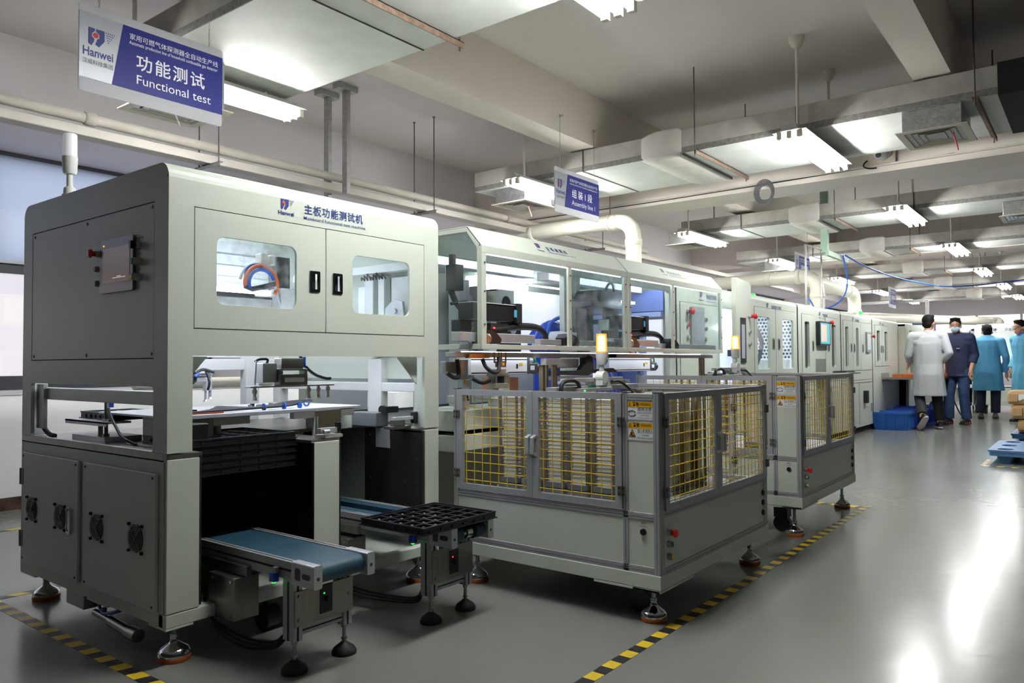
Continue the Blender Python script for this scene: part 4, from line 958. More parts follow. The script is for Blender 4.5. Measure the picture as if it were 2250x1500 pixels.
    MB().box(x0-.02, x0-.002, ye+.185, ye+.205, zt-.045, zt-.025).build('sensor_clamp', STEEL, o, .002)
    h = MB()
    for i in range(3): h.tube(spline([(x0-.05, yb-.30, .20-.02*i), (x0-.08+.01*i, yb-.40, .12), (x0-.03+.01*i, yb-.50, .05+.01*i), (x0+.01, ye+.24, .06+.01*i), (x0+.03, ye+.19, .10+.01*i)]), .0045, 6)
    h.build('cable', CABLE, o)
    return o
conveyor(1.560, 1.812, 2.025, 2.90, .372, 'belt conveyor with one wide blue green belt below the tray stack', False, GLED, None)
conveyor(2.19, 2.437, 2.00, 3.05, .386, 'twin belt conveyor carrying a black tray out of the test machine', True, RLED, None)
# ---------------------------------------------------------------- fenced carousel feeders
def warn(parent, x, y0, y1, z0, z1, kind, o):
    """safety label on an x = const face, read with +y to the left; y0 > y1"""
    D, Zv = (0, -1, 0), (0, 0, 1); W = y0-y1; H = z1-z0
    s = MB(); s.prism('x', rrect(y1, y0, z0, z1, .006), x-.0012, x); s = s.build('warning_label', WLABEL, parent)
    MB().plate('x', rrect(y1+.0025, y0-.0025, z0+.0025, z1-.0025, .004), [rrect(y1+.0033, y0-.0033, z0+.0033, z1-.0033, .0035)], x-.0017, x-.0012).build('outline', BLACKI, s)
    MB().box(x-.0017, x-.0012, y1+.0035, y0-.0035, z1-.026, z1-.0035).build('amber_band', YELI, s)
    xx = x-.0022; P = lambda u, v: (xx, y0-u*W, z0+v*H)
    t = MB(); a, b_, c = P(.06, .735), P(.16, .735), P(.11, .93)
    t.tube([a, b_, c], .0008, 4, closed=True); t.cyl(P(.11, .86), P(.11, .80), .0008, n=5); t.cyl(P(.11, .775), P(.11, .765), .0008, n=5)
    t.build('triangle', BLACKI, s)
    text('警告', .0165, BLACKI, s, P(.22, .755), D, Zv, bold=.03, w=.25*W); text('/WARNING', .0165, BLACKI, s, P(.50, .755), D, Zv, w=.42*W, bold=.006)
    if kind:
        r = MB()
        for a0, a1 in ((15, 150), (195, 330)):
            r.tube([(xx, y0-(.19+.145*cos(radians(a0+(a1-a0)*i/10)))*W, z0+(.36+.14*sin(radians(a0+(a1-a0)*i/10)))*H) for i in range(11)], .0013, 5)
        r.add([P(.035, .45), P(.11, .50), P(.07, .37)], [(0, 1, 2)]).add([P(.345, .27), P(.27, .22), P(.31, .35)], [(0, 1, 2)])
        r.build('rotation_symbol', BLACKI, s)
        text('旋转注意', .0190, BLACKI, s, P(.40, .50), D, Zv, w=.54*W); text('请勿将手靠近旋转物体', .007, BLACKI, s, P(.40, .36), D, Zv, w=.54*W)
        text('ROTATING', .009, BLACKI, s, P(.52, .22), D, Zv, w=.31*W); text('KEEP HANDS AND OBJECTS AWAY', .006, BLACKI, s, P(.40, .11), D, Zv, w=.54*W)
    else:
        r = MB(); r.add([P(.05, .20), P(.33, .20), P(.19, .62)], [(0, 1, 2)]); r.build('triangle_ground', BLACKI, s)
        r = MB(); r.add([(xx-.0004, p[1], p[2]) for p in (P(.085, .23), P(.295, .23), P(.19, .55))], [(0, 1, 2)]); r.build('triangle_amber', YELI, s)
        r = MB()
        for u, v, q in ((.18, .40, .004), (.16, .31, .0042), (.23, .27, .0035)): r.lathe([(q, 0), (q, .0006)], (xx-.0006, y0-u*W, z0+v*H), 8, axis=(-1, 0, 0))
        r.build('hand_symbol', BLACKI, s)
        text('当心机械伤人', .0195, BLACKI, s, P(.38, .44), D, Zv, w=.58*W); text('CAUTION', .009, BLACKI, s, P(.55, .27), D, Zv, w=.25*W); text('MECHANICAL INJURY', .0085, BLACKI, s, P(.38, .12), D, Zv, w=.59*W)

def cage(dx, dy, dz, label):
    x0, x1, y0, y1 = 2.69+dx, 3.885+dx, 1.37+dy, 2.445+dy
    zb, zt = .135+dz, .910+dz; Q = lambda z: z+dz
    o = thing('fenced_feeder', label, 'machine', ((x0+x1)/2, (y0+y1)/2, 0), 'fenced carousel feeders')
    MB().box(x0-.004, x1+.004, y0-.004, y1, zb+.008, Q(.200)).build('base_tray', PAINT, o, .003)
    b = MB(); b.box(x0-.004, x0+.30, y0-.004, y0+.12, zb-.002, zb+.007).box(x0-.004, x0+.12, y0, y0+.30, zb-.002, zb+.007); b.build('foot_plate', PAINT, o, .001, 1)
    # posts with grooves
    def post(x, y, w=.045, d=.026):
        p = MB(); p.box(x, x+w, y, y+d, Q(.20), zt); p.box(x+w*.3, x+w*.38, y-.0006, y+d+.0006, Q(.20), zt, 1).box(x+w*.62, x+w*.70, y-.0006, y+d+.0006, Q(.20), zt, 1).box(x-.0006, x+w+.0006, y+d*.42, y+d*.58, Q(.20), zt, 1)
        p.box(x-.002, x+w+.002, y-.002, y+d+.002, zt, zt+.003, 2); p.build('corner_post', [ALU, M('groove_grey', (112, 114, 118), .5, .4), BLACK], o, .0015, 1)
    post(x0, y0); post(x0, y0+.138, .03, .024); post(x0, y1-.025, .03, .025); post(x1-.045, y0); post(x1-.03, y1-.025, .03, .025)
    GR = MATS['groove_grey']
    def rail(u0, u1, ax, w, z0, z1, d=.026):
        r = MB()
        if ax == 'x': r.box(w, w+d, u0, u1, z0, z1).box(w-.0006, w+.001, u0, u1, z0+(z1-z0)*.35, z0+(z1-z0)*.5, 1).box(w-.0006, w+.001, u0, u1, z0+(z1-z0)*.68, z0+(z1-z0)*.75, 1)
        else: r.box(u0, u1, w, w+d, z0, z1).box(u0, u1, w-.0006, w+.001, z0+(z1-z0)*.35, z0+(z1-z0)*.5, 1).box(u0, u1, w-.0006, w+.001, z0+(z1-z0)*.68, z0+(z1-z0)*.75, 1)
        r.build('rail', [ALU, GR], o, .001, 1)
    rail(y0+.026, y1-.025, 'x', x0, Q(.410), Q(.437)); rail(y0+.026, y1-.025, 'x', x0, Q(.200), Q(.228)); rail(y0+.026, y0+.138, 'x', x0, Q(.88), Q(.906))
    rail(x0+.045, x1-.045, 'y', y0, Q(.418), Q(.444)); rail(x0+.045, x1-.045, 'y', y0, Q(.197), Q(.219))
    rail(y0+.026, y1-.025, 'x', x1-.026, Q(.41), Q(.437)); rail(y0+.026, y1-.025, 'x', x1-.026, Q(.88), Q(.91))
    # solid panels
    MB().box(x0+.004, x0+.010, y0+.026, y1-.025, Q(.226), Q(.412)).build('lower_panel', PAINTD, o, .001, 1)
    MB().box(x0+.045, x1-.045, y0+.004, y0+.010, Q(.217), Q(.420)).build('lower_panel', PAINTD, o, .001, 1)
    MB().box(x0+.004, x0+.010, y0+.026, y0+.138, Q(.436), Q(.882)).build('label_panel', PAINTD, o, .001, 1)
    MB().box(x0+.03, x1-.03, y0+.03, y1-.02, Q(.40), Q(.412)).build('deck', M('dark_green_deck', (60, 84, 76), .5), o)
    MB().box(x1-.012, x1-.004, y0+.3, y0+.62, Q(.44), Q(.905)).build('back_panel', PAINTD, o)
    warn(o, x0+.0035, y0+.140, y0+.024, Q(.799), Q(.877), True, o); warn(o, x0+.0035, y0+.139, y0+.022, Q(.718), Q(.794), False, o)
    # mesh doors
    def door(ax, w, u0, u1, hinge, hand):
        z0, z1 = Q(.444), Q(.907); wd_ = .031; d = MB(); t0, t1 = w-.006, w+.014
        for poly in ([(u0, z0), (u1, z0), (u1-wd_, z0+wd_*.8), (u0+wd_, z0+wd_*.8)], [(u0, z1), (u1, z1), (u1-wd_, z1-wd_*.85), (u0+wd_, z1-wd_*.85)], [(u0, z0), (u0+wd_, z0+wd_*.8), (u0+wd_, z1-wd_*.85), (u0, z1)], [(u1, z0), (u1-wd_, z0+wd_*.8), (u1-wd_, z1-wd_*.85), (u1, z1)]):
            d.prism(ax, poly, t0, t1)
        d = d.build('mesh_door', ALU, o, .0015, 1)
        g = MB(); g.grid(ax, w+.004, u0+wd_-.004, u1-wd_+.004, z0+.022, z1-.022, max(3, round((u1-u0-.06)/.047)), 10, .0019); g.build('wire_mesh', YWIRE, d)
        s = MB()
        for k, uu in enumerate((hinge,)):
            for zz in (Q(.79), Q(.515)):
                for sgn in (-1, 1):
                    a, c = (uu, uu+.018) if sgn > 0 else (uu-.018, uu)
                    if ax == 'x': s.box(w-.012, w-.006, a+.001, c-.001, zz-.020, zz+.020)
                    else: s.box(a+.001, c-.001, w-.012, w-.006, zz-.020, zz+.020)
                    for q in (-.012, .012):
                        pp = MB.ax(ax, (a+c)/2, zz+q, w-.012); pq = MB.ax(ax, (a+c)/2, zz+q, w-.0135); s.cyl(pp, pq, .0045, n=10, m=1)
                s.cyl(MB.ax(ax, uu, zz-.02, w-.012), MB.ax(ax, uu, zz+.02, w-.012), .0045, n=10)
        s.build('hinge', [STEEL, DSTEEL], d)
        h = MB(); za, zc = Q(.622), Q(.718); A = lambda u, z, dd: MB.ax(ax, u, z, w-dd)
        for uu0 in (hand,):
            for (p, q, r_, t) in (((.006, za), (.006, za+.012), (.030, za+.022), (.030, za+.010)), ((.006, zc), (.006, zc-.012), (.030, zc-.022), (.030, zc-.010)), ((.024, za+.008), (.032, za+.012), (.032, zc-.012), (.024, zc-.008))):
                v = [A(uu0-.009, e[1], e[0]) for e in (p, q, r_, t)]+[A(uu0+.009, e[1], e[0]) for e in (p, q, r_, t)]
                h.add(v, [(0, 1, 2, 3), (7, 6, 5, 4), (0, 1, 5, 4), (1, 2, 6, 5), (2, 3, 7, 6), (3, 0, 4, 7)])
        h.build('pull_handle', ALUB, d, .001)
    ym = y0+.607
    door('x', x0, ym+.001, y1-.026, y1-.025, ym+.014); door('x', x0, y0+.163, ym-.001, y0+.162, ym-.014)
    xm = x0+.575
    door('y', y0, x0+.046, xm-.001, x0+.046, xm-.016); door('y', y0, xm+.001, x1-.012, x1-.012, xm+.016)
    door('x', x1-.010, ym+.001, y1-.026, y1-.025, ym+.014); door('x', x1-.010, y0+.163, ym-.001, y0+.162, ym-.014)
    # buttons
    b = MB(); b.cyl((x0+.004, y0+.072, Q(.362)), (x0-.004, y0+.072, Q(.362)), .0125, n=20); b.cyl((x0-.004, y0+.072, Q(.362)), (x0-.006, y0+.072, Q(.362)), .010, n=20); b.build('confirm_button', BLACK, o)
    text('确认', .012, GREYI, o, (x0+.003, y0+.083, Q(.392)), (0, -1, 0), (0, 0, 1)); text('Confirm', .009, GREYI, o, (x0+.003, y0+.086, Q(.381)), (0, -1, 0), (0, 0, 1))
    D = (0, -1, 0)
    estop(o, (x0+.078, y0+.004, Q(.356)), D, .017, .038); button(o, (x0+.078, y0+.004, Q(.311)), D, .013, GREEN, 'green_button'); button(o, (x0+.078, y0+.004, Q(.262)), D, .013, YELB, 'yellow_button')
    for z in (.367, .319, .269):
        b = MB(); b.cyl((x1-.058, y0+.004, Q(z)), (x1-.058, y0-.003, Q(z)), .0145, n=20).cyl((x1-.058, y0-.003, Q(z)), (x1-.058, y0-.0045, Q(z)), .010, n=16, m=1); b.build('connector_cap', [BLACK, RUBBER], o)
    for x, y in ((x0+.075, y0+.068), (x1-.055, y0+.075), (x0+.075, y1-.08), (x1-.055, y1-.08)): level_foot(o, x, y, zb+.01, .052)
    b = MB(); b.cyl((x0+.12, y0+.16, .052), (x0+.16, y0+.16, .052), .05, n=20).box(x0+.10, x0+.18, y0+.12, y0+.20, .09, zb+.01); b.build('castor', BLACK, o)
    # carousel: track, stack holders and guide rods
    c = MB(); c.prism('z', rrect(x0+.12, x1-.12, y0+.10, y1-.08, .16), Q(.412), Q(.438)); c.build('carousel_track', ALU, o, .003)
    return o, x0, y0
def stacks(o, spots, x0, y0, dz, n, words, gname, taper=0):
    """holders with guide rods (parts of the feeder) and the loose housings standing in them"""
    src = None
    for k, (sx, sy, rot) in enumerate(spots):
        a, d = (.058, .046) if not rot else (.046, .058)
        X_, Y_ = x0+sx, y0+sy
        h = MB(); h.prism('z', rrect(X_-a-.012, X_+a+.012, Y_-d-.010, Y_+d+.010, .010), .438+dz, .462+dz).prism('z', rrect(X_-a-.010, X_+a+.010, Y_-d-.008, Y_+d+.008, .010), .466+dz, .490+dz).box(X_-a, X_+a, Y_-d, Y_+d, .462+dz, .466+dz)
        h.build('stack_holder', GREYP, o, .002)
        r = MB(); e = .008
        for ux, uy in ((-1, -1), (1, -1), (1, 1), (-1, 1)):
            cx, cy = X_+ux*(a+.002), Y_+uy*(d+.002)
            r.box(cx-.003, cx+.003, cy-.007, cy+.007, .47+dz, .885+dz)
        r.build('guide_rod', M('dark_chrome_guide', (132, 127, 118), .35, .5, var=.06), o)
        for i in range(n):
            z = .490+dz+.0172*i; lab = 'ivory plastic housing in the ' + words[k]; grp = 'ivory housings stacked in the ' + words[k]
            if src is None:
                b = MB(); b.prism('z', rrect(X_-a+.006, X_+a-.006, Y_-d+.005, Y_+d-.005, .010, 3), z, z+.0135).prism('z', rrect(X_-a+.004, X_+a-.004, Y_-d+.003, Y_+d-.003, .011, 3), z+.0135, z+.0166)
                src = b.build('plastic_housing', HOUS); src['category'] = 'plastic part'; base = Vector((X_, Y_, z)); q = src; src_rot = rot; src['label'] = lab; src['group'] = grp
            else:
                q = src.copy(); COL.objects.link(q); q['label'] = lab; q['group'] = grp
                if rot == src_rot: q.location = Vector((X_, Y_, z))-base
                else:
                    R = Matrix.Rotation(pi/2, 3, 'Z'); q.rotation_euler = (0, 0, pi/2); q.location = Vector((X_, Y_, z))-R@base
W1 = ['stack nearest the twin conveyor of the near feeder', 'second stack from the twin conveyor in the near feeder', 'middle stack of the long side of the near feeder', 'fourth stack from the twin conveyor in the near feeder', 'stack just behind the warning labels of the near feeder', 'end door stack nearest the labels of the near feeder', 'middle end door stack of the near feeder', 'end door stack nearest the pull handles of the near feeder']
f1, fx, fy = cage(0, 0, 0, 'fenced feeder with yellow wire mesh doors beside the twin belt conveyor')
stacks(f1, [(.215, .865, 0), (.215, .735, 0), (.215, .605, 0), (.215, .475, 0), (.215, .345, 0), (.43, .195, 1), (.56, .195, 1), (.69, .195, 1)], fx, fy, 0, 22, W1, '')
f2, gx, gy = cage(1.84, .025, .036, 'fenced feeder with yellow wire mesh doors at the far end of the striped tape')
stacks(f2, [(.215, .865, 0), (.215, .605, 0), (.215, .345, 0), (.43, .195, 1)], gx, gy, .036, 21, ['rearmost stack of the far feeder', 'middle stack of the far feeder', 'stack just behind the warning labels of the far feeder', 'end door stack of the far feeder'], '')

# ---------------------------------------------------------------- pusher unit with beacon standing on each feeder
def pusher(dx, dy, dz, label):
    x, y, z = 3.0+dx, 1.98+dy, .905+dz
    o = thing('pusher_unit', label, 'actuator', (x+.2, y, z), 'pusher units on the feeders')
    MB().box(x-.15, x+.62, y-.02, y+.04, z-.01, z+.012).build('base_beam', ALU, o, .002)
    MB().box(x+.0, x+.30, y-.05, y-.01, z-.012, z+.004).build('rail_block', ALUB, o, .002)
    MB().box(x-.05, x+.5, y+.005, y+.03, z+.03, z+.05).build('slide', ALUB, o, .002)
    MB().box(x+.2, x+.52, y-.0, y+.05, z+.012, z+.035).build('cylinder', STEEL, o, .003)
    r = MB()
    for i, (xx, yy) in enumerate(((-.20, .02), (-.16, .06), (-.06, .10), (.08, .16), (.16, .20))):
        for e in (-.008, .002): r.box(x+xx+e, x+xx+e+.006, y+yy-.006, y+yy+.006, z-.02, z+.115)
        r.box(x+xx-.008, x+xx+.008, y+yy-.006, y+yy+.006, z+.108, z+.115)
    r.build('guide_fork', M('bronze_steel', (136, 124, 104), .35, .9, var=.06), o)
    MB().tube(spline([(x-.13, y-.03, z-.03), (x-.125, y-.03, z+.02), (x-.09, y-.03, z+.04), (x-.02, y-.03, z+.042), (x+.02, y-.03, z+.02), (x+.03, y-.03, z-.03)]), .010, 8).build('cable_loop', CABLE, o)
    MB().tube(spline([(x+.33, y-.03, z+.03), (x+.40, y-.03, z+.03), (x+.47, y-.035, z+.0), (x+.52, y-.04, z-.03)]), .007, 8).build('cable', CABLE, o)
    MB().box(x+.10, x+.15, y-.045, y-.03, z+.004, z+.018).build('valve', GREEN, o); MB().ell((x+.04, y-.05, z-.008), (.006, .004, .004)).build('green_lamp', GLED, o)
    bx, by = x+.245, y-.02
    t = MB(); t.prism('y', circ(bx, z+.053, .030, 20), by-.022, by+.022).box(bx-.026, bx+.026, by-.02, by+.02, z+.012, z+.055).box(bx+.03, bx+.06, by-.02, by+.02, z-.012, z+.0).prism('y', [(bx+.02, z-.0), (bx+.06, z-.0), (bx+.03, z+.045), (bx+.02, z+.045)], by-.021, by-.017).cyl((bx, by, z+.07), (bx, by, z+.115), .013, n=14)
    t = t.build('beacon_bracket', WHITEP, o, .002)
    MB().lathe([(.022, 0), (.026, .008), (.029, .050), (.029, .062)], (bx, by, z+.113), 20).build('lamp_base', WHITEP, t)
    MB().lathe([(.027, 0), (.027, .005), (.0255, .086), (.0245, .092), (.0001, .094)], (bx, by, z+.175), 20).build('lens', AMB, t); MB().lathe([(.018, .006), (.019, .012), (.018, .08), (.012, .086), (.0001, .087)], (bx, by, z+.175), 16).build('bulb', BULB, t)
    return o
P1 = pusher(0, 0, 0, 'pusher unit with glowing amber beacon above the near fenced feeder')
dup(P1, (1.84, .04, .036), 'pusher unit with glowing amber beacon above the far fenced feeder')

# ---------------------------------------------------------------- assembly machines with clear hoods
def hooded(x0, x1, label, cn, en, split, mirror):
    """cabinet with a wide front opening at y = 2.75 and a clear hood reaching out to y = 2.35"""
    o = thing('assembly_machine', label, 'machine', ((x0+x1)/2, 3.2, 0)); yf, yh = 2.75, 2.35
    b = MB(); b.plate('y', rect(x0, x1, .72, 1.70), [rect(x0+.06, x1-.11, .80, 1.605)], yf, yf+.04)
    b.box(x0, x1, yf+.04, 3.78, 1.68, 1.70).box(x1-.06, x1, 3.70, 3.75, .72, 1.68)
    b.box(x0+.03, x0+.08, yf+.04, yf+.1, .72, 1.05).box(x0+.03, x0+.08, 3.7, 3.76, .72, 1.05)
    b.box(x0, x1, 3.75, 3.78, .72, 1.70); b.build('cabinet', PAINT, o, .003)
    b = MB(); b.box(x0, x1, yf, 3.78, .135, .70).box(x0+.02, x1-.02, yf+.01, 3.76, .70, .722, 1); b.build('base_cabinet', [PAINT, STEEL], o, .003)
    for x, y in ((x0+.08, yf+.08), (x1-.08, yf+.08), (x0+.08, 3.7), (x1-.08, 3.7)): level_foot(o, x, y, .14)
    # hood
    yt, zt, zc, zb = 2.44, 1.702, 1.60, 1.098
    h = MB(); h.add([(x0, yh, zc), (x1, yh, zc), (x1, yt, zt), (x0, yt, zt), (x0, yh+.003, zc-.002), (x1, yh+.003, zc-.002), (x1, yt+.003, zt-.004), (x0, yt+.003, zt-.004)], [(0, 1, 2, 3), (7, 6, 5, 4), (0, 1, 5, 4), (2, 3, 7, 6), (1, 2, 6, 5), (3, 0, 4, 7)])
    h.box(x0, x1, yt, yf+.05, zt-.004, zt); h.box(x0, x1, yh, yh+.012, zc-.035, zc)
    h.build('hood_roof', PAINT, o, .001, 1)
    f = MB(); w = .034
    for xx in (x0+.0005, split-w*.55, x1-w-.0005): f.box(xx, xx+w, yh+.001, yh+.014, zb+.023, zc-.034)
    f.box(x0, x1, yh, yh+.0145, zb, zb+.024)
    for xx in (x0, x1-.012):
        f.box(xx, xx+.012, yh+.015, yf, zb, zb+.026); f.prism('x', [(yh+.016, zc+.004), (yt+.006, zt-.008), (yt+.006, zt-.03), (yh+.03, zc-.01)], xx+.0005, xx+.0115); f.box(xx, xx+.012, yt+.007, yf, zt-.028, zt-.005); f.box(xx+.001, xx+.011, yh+.0145, yh+.032, zb+.027, zc-.002)
    f.build('hood_frame', PAINT, o, .001, 1)
    s = MB()
    for xx in (x0+.02, split, x1-.017):
        for z in (zb+.12, zb+.28, zb+.42): s.cyl((xx, yh, z), (xx, yh-.003, z), .0045, n=8)
    s.build('screw', DSTEEL, o)
    MB().box(split+.01, x1-.02, yh+.006, yh+.009, zb+.02, zc-.03).build('clear_panel', DUSTY if not mirror else CLEAR, o)
    MB().prism('x', [(yh+.015, zb+.02), (yf, zb+.02), (yf, zt-.02), (yt, zt-.02), (yh+.015, zc-.02)], x0+.004, x0+.007).build('clear_side', CLEAR, o)
    nX = Vector((1, 0, 0)); nU = Vector((0, yt-yh, zt-zc)).normalized(); nn = nX.cross(nU)
    P = lambda u, v: Vector((u, yh, zc))+nU*v+nn*.002
    m = (x0+x1)/2-.02
    logo(o, P(m-.17, .065), nX, nU, .040); text('Hanwei', .018, NAVY, o, P(m-.185, .042), nX, nU, w=.062, bold=.015)
    text(cn, .032, NAVY, o, P(m-.085, .064), nX, nU, w=.25, bold=.012); text(en, .0165, NAVY, o, P(m-.088, .040), nX, nU, w=.27)
    # inside
    MB().box(x0+.1, x0+.7, 3.66, 3.70, 1.62, 1.66).build('strip_light', LEDM, o); MB().box(x0+.1, x1-.1, 2.86, 2.89, 1.655, 1.675).build('strip_light', LEDH, o)
    MB().box(x0+.05, x1-.05, 2.366, 2.376, 1.562, 1.568).box(x0+.05, x1-.05, 2.515, 2.53, 1.085, 1.09).build('strip_light', LEDH, o)  # lower strip is added by the rail to brighten the cylinder and gripper
    MB().box(x0+.05, x1-.1, 3.0, 3.1, 1.60, 1.66).build('inner_beam', WHITEP, o, .004)
    MB().box(x0+.04, x1-.05, 3.72, 3.745, .74, 1.29).build('white_back', M('pale_back_panel', (190, 196, 198), .5, var=.03), o)
    # rails of the transfer unit under the hood
    r = MB(); r.box(x0-.1, x0+.50, 2.40, 2.46, 1.135, 1.18).box(x0+.55, x1-.02, 2.40, 2.46, 1.128, 1.16).box(x0-.1, x1+.02, 2.44, 2.50, 1.06, 1.085); r = r.build('linear_rail', ALU, o, .003)
    for xx in (x0+.03, split-.02):
        c = MB(); c.prism('y', [(xx, 1.125), (xx+.135, 1.125), (xx+.145, 1.15), (xx+.10, 1.185), (xx+.03, 1.195), (xx, 1.17)], 2.37, 2.44); c.build('drag_chain_end', BLACK, r, .004)
        MB().lathe([(.026, 0), (.026, .004), (.016, .006)], (xx+.035, 2.37, 1.15), 18, axis=(0, -1, 0)).build('pulley', STEEL, r)
    b = MB(); b.box(x0+.05, x0+.40, 2.45, 2.55, 1.25, 1.335, 0).box(x0+.40, x0+.44, 2.44, 2.56, 1.24, 1.345, 1).box(x0+.05, x0+.40, 2.45, 2.55, 1.325, 1.337, 2).box(x0+.38, x0+.41, 2.445, 2.45, 1.27, 1.31, 3)
    b.build('linear_actuator', [BLACK, BLACKM, ALU, M('light_blue_tag', (90, 180, 220), .4)], o, .003)
    MB().tube(spline([(x0+.22, 2.47, 1.20), (x0+.45, 2.47, 1.225), (x0+.60, 2.47, 1.225), (x0+.68, 2.47, 1.20), (x0+.70, 2.47, 1.15)]), .020, 4).box(x0+.20, x0+.34, 2.46, 2.54, 1.16, 1.235).build('drag_chain', BLACKM, o)
    MB().tube(spline([(x0+.04, 2.40, 1.26), (x0+.065, 2.39, 1.24), (x0+.07, 2.39, 1.20), (x0+.06, 2.40, 1.17)]), .008, 6).build('green_cable', M('green_cable', (60, 170, 70), .4), o)
    MB().ell((x0+.22, 2.455, 1.21), (.007, .005, .005)).build('red_lamp', RLED, o)
    return o
h1 = hooded(2.79, 4.205, 'pale green assembly machine with a clear sloped hood, next to the first test machine', '主板装配机', 'Mainboard assembling machine', 3.56, False)
h2 = hooded(4.225, 5.72, 'second pale green assembly machine with a clear hood, behind the farther fenced feeder', '壳体组合机', 'Housing assembling machine', 4.86, True)

# contents of the hoods
def robot(x, y, z, label, s=1.0, flip=1):
    o = thing('robot_arm', label, 'robot', (x, y, z)); R = BLUEP
    P = lambda u, v, w: (x+u*s*flip, y+v*s, z+w*s)
    b = MB(); b.lathe([(.17*s, 0), (.17*s, .04*s), (.15*s, .06*s), (.145*s, .40*s), (.15*s, .44*s), (.10*s, .52*s), (.02, .54*s)], (x, y, z), 24); b.build('base', R, o)
    b = MB()
    pts = [P(.0, -.05, .40), P(.05, -.1, .52), P(.22, -.14, .58), P(.40, -.16, .50)]
    b.tube(spline(pts, 6), .085*s, 14, r1=.06*s); b.ell(P(.0, -.06, .44), (.11*s, .10*s, .11*s)); b.ell(P(.40, -.16, .48), (.08*s, .075*s, .10*s)); b.build('upper_arm', R, o)
    b = MB(); b.tube(spline([P(.40, -.16, .48), P(.32, -.24, .50), P(.16, -.30, .50), P(.0, -.33, .44)], 6), .06*s, 12, r1=.05*s); b.ell(P(-.02, -.33, .44), (.06*s, .055*s, .06*s)); b.build('forearm', M('white_robot_cover', (232, 234, 238), .3, var=.01), o)
    b = MB()
    for i in range(3): b.tube([P(.07+.05*i, -.372, .53-.01*i), P(.03+.05*i, -.378, .44-.01*i)], .010*s, 6, m=i % 2)
    b.build('arm_stripe', [ORCAB, WHITEI], o)
    b = MB(); b.tube(spline([P(.02, -.17, .52), P(.12, -.2, .66), P(.3, -.2, .62), P(.42, -.24, .5)], 6), .014*s, 8); b.build('hose', BLUEW, o)
    return o
robot(4.34, 3.02, .722, 'blue robot arm inside the first clear hood', .92, -1)
robot(5.45, 3.25, .722, 'blue robot arm inside the second clear hood', .8, -1)
o = thing('control_box', 'pale box with a round fan opening behind the black actuator in the first hood', 'box', (4.31, 3.35, 1.25))
b = MB(); b.plate('y', rect(4.21, 4.40, 1.26, 1.56), [circ(4.31, 1.46, .055)], 3.40, 3.41); b.box(4.21, 4.22, 3.41, 3.65, 1.26, 1.56).box(4.39, 4.40, 3.41, 3.65, 1.26, 1.56).box(4.21, 4.40, 3.41, 3.65, 1.55, 1.56).box(4.21, 4.40, 3.64, 3.65, .74, 1.56); b.build('case', PAINT, o)
b = MB()
for i in range(5): b.tube([(4.31+(.01+.011*i)*cos(t*pi/10), 3.415, 1.46+(.01+.011*i)*sin(t*pi/10)) for t in range(20)], .0015, 5, closed=True)
b.build('fan_grille', DSTEEL, o); MB().box(4.18, 4.38, 3.32, 3.39, 1.10, 1.34).build('dark_unit', BLACK, o, .004)
MB().lathe([(.035, 0), (.035, .005), (.0001, .006)], (4.28, 3.318, 1.27), 18, axis=(0, -1, 0)).build('dial', WLABEL, o)
o = thing('white_screen_panel', 'plain white panel with an added glow at the back of the first hood', 'panel', (4.8, 3.46, 1.05)); MB().box(4.47, 5.2, 3.45, 3.47, 1.05, 1.575).build('sheet', M('white_painted_glow', (246, 247, 250), .5, var=.01, emit=(250, 252, 255), es=.35), o)  # no lamp: brightness is put into the material as a weak emission
MB().box(4.5, 5.0, 3.32, 3.34, 1.60, 1.61).build('strip_light', LEDH, o)
o = thing('dark_cabinet', 'dark electrical box beside the fan box in the first hood', 'box', (4.1, 3.6, 1.15)); MB().box(4.0, 4.2, 3.50, 3.69, 1.15, 1.54).build('case', M('dark_grey_case', (48, 50, 54), .5), o, .004)
# tower of aluminium behind the clear side, servo press
o = thing('press_column', 'tall aluminium press column behind the clear side of the first hood', 'press', (3.05, 2.75, .72))
b = MB(); b.box(3.02, 3.10, 2.70, 2.78, .74, 1.48).box(3.105, 3.14, 2.70, 2.76, .95, 1.40); b.build('column', ALU, o, .003)
MB().box(3.13, 3.19, 2.66, 2.73, 1.25, 1.45).box(3.12, 3.17, 2.66, 2.73, 1.10, 1.24).build('servo_motor', M('dark_blue_grey', (62, 68, 84), .4), o, .004)
MB().prism('y', [(3.10, 1.13), (3.19, 1.13), (3.19, 1.16), (3.13, 1.33), (3.10, 1.33)], 2.60, 2.62).build('bracket', ALUB, o)
MB().prism('z', rrect(2.83, 2.90, 2.56, 2.63, .01), 1.40, 1.53).prism('z', rrect(2.825, 2.85, 2.57, 2.60, .004), 1.53, 1.58).build('black_motor', BLACK, o, .005)
MB().tube(spline([(2.84, 2.60, 1.40), (2.86, 2.58, 1.34), (2.90, 2.56, 1.28), (2.92, 2.56, 1.22), (2.95, 2.56, 1.14)]), .016, 8).tube(spline([(2.82, 2.58, 1.33), (2.90, 2.56, 1.345), (2.97, 2.58, 1.34)]), .008, 8).build('cable_loom', CABLE, o)
MB().box(2.82, 2.91, 2.52, 2.58, 1.19, 1.25).box(2.92, 2.98, 2.54, 2.6, 1.24, 1.32).build('dark_carriage', BLACK, o, .004)
MB().ell((2.86, 2.515, 1.165), (.008, .004, .005)).ell((2.835, 2.515, 1.163), (.006, .004, .004)).build('red_lamp', RLED, o); MB().box(2.905, 2.935, 2.525, 2.53, 1.20, 1.215).build('yellow_tag', YELI, o)
o = thing('slanted_inspection_unit', 'dark slanted camera head behind the smeared panel of the first hood', 'inspection unit', (4.4, 2.66, 1.1))
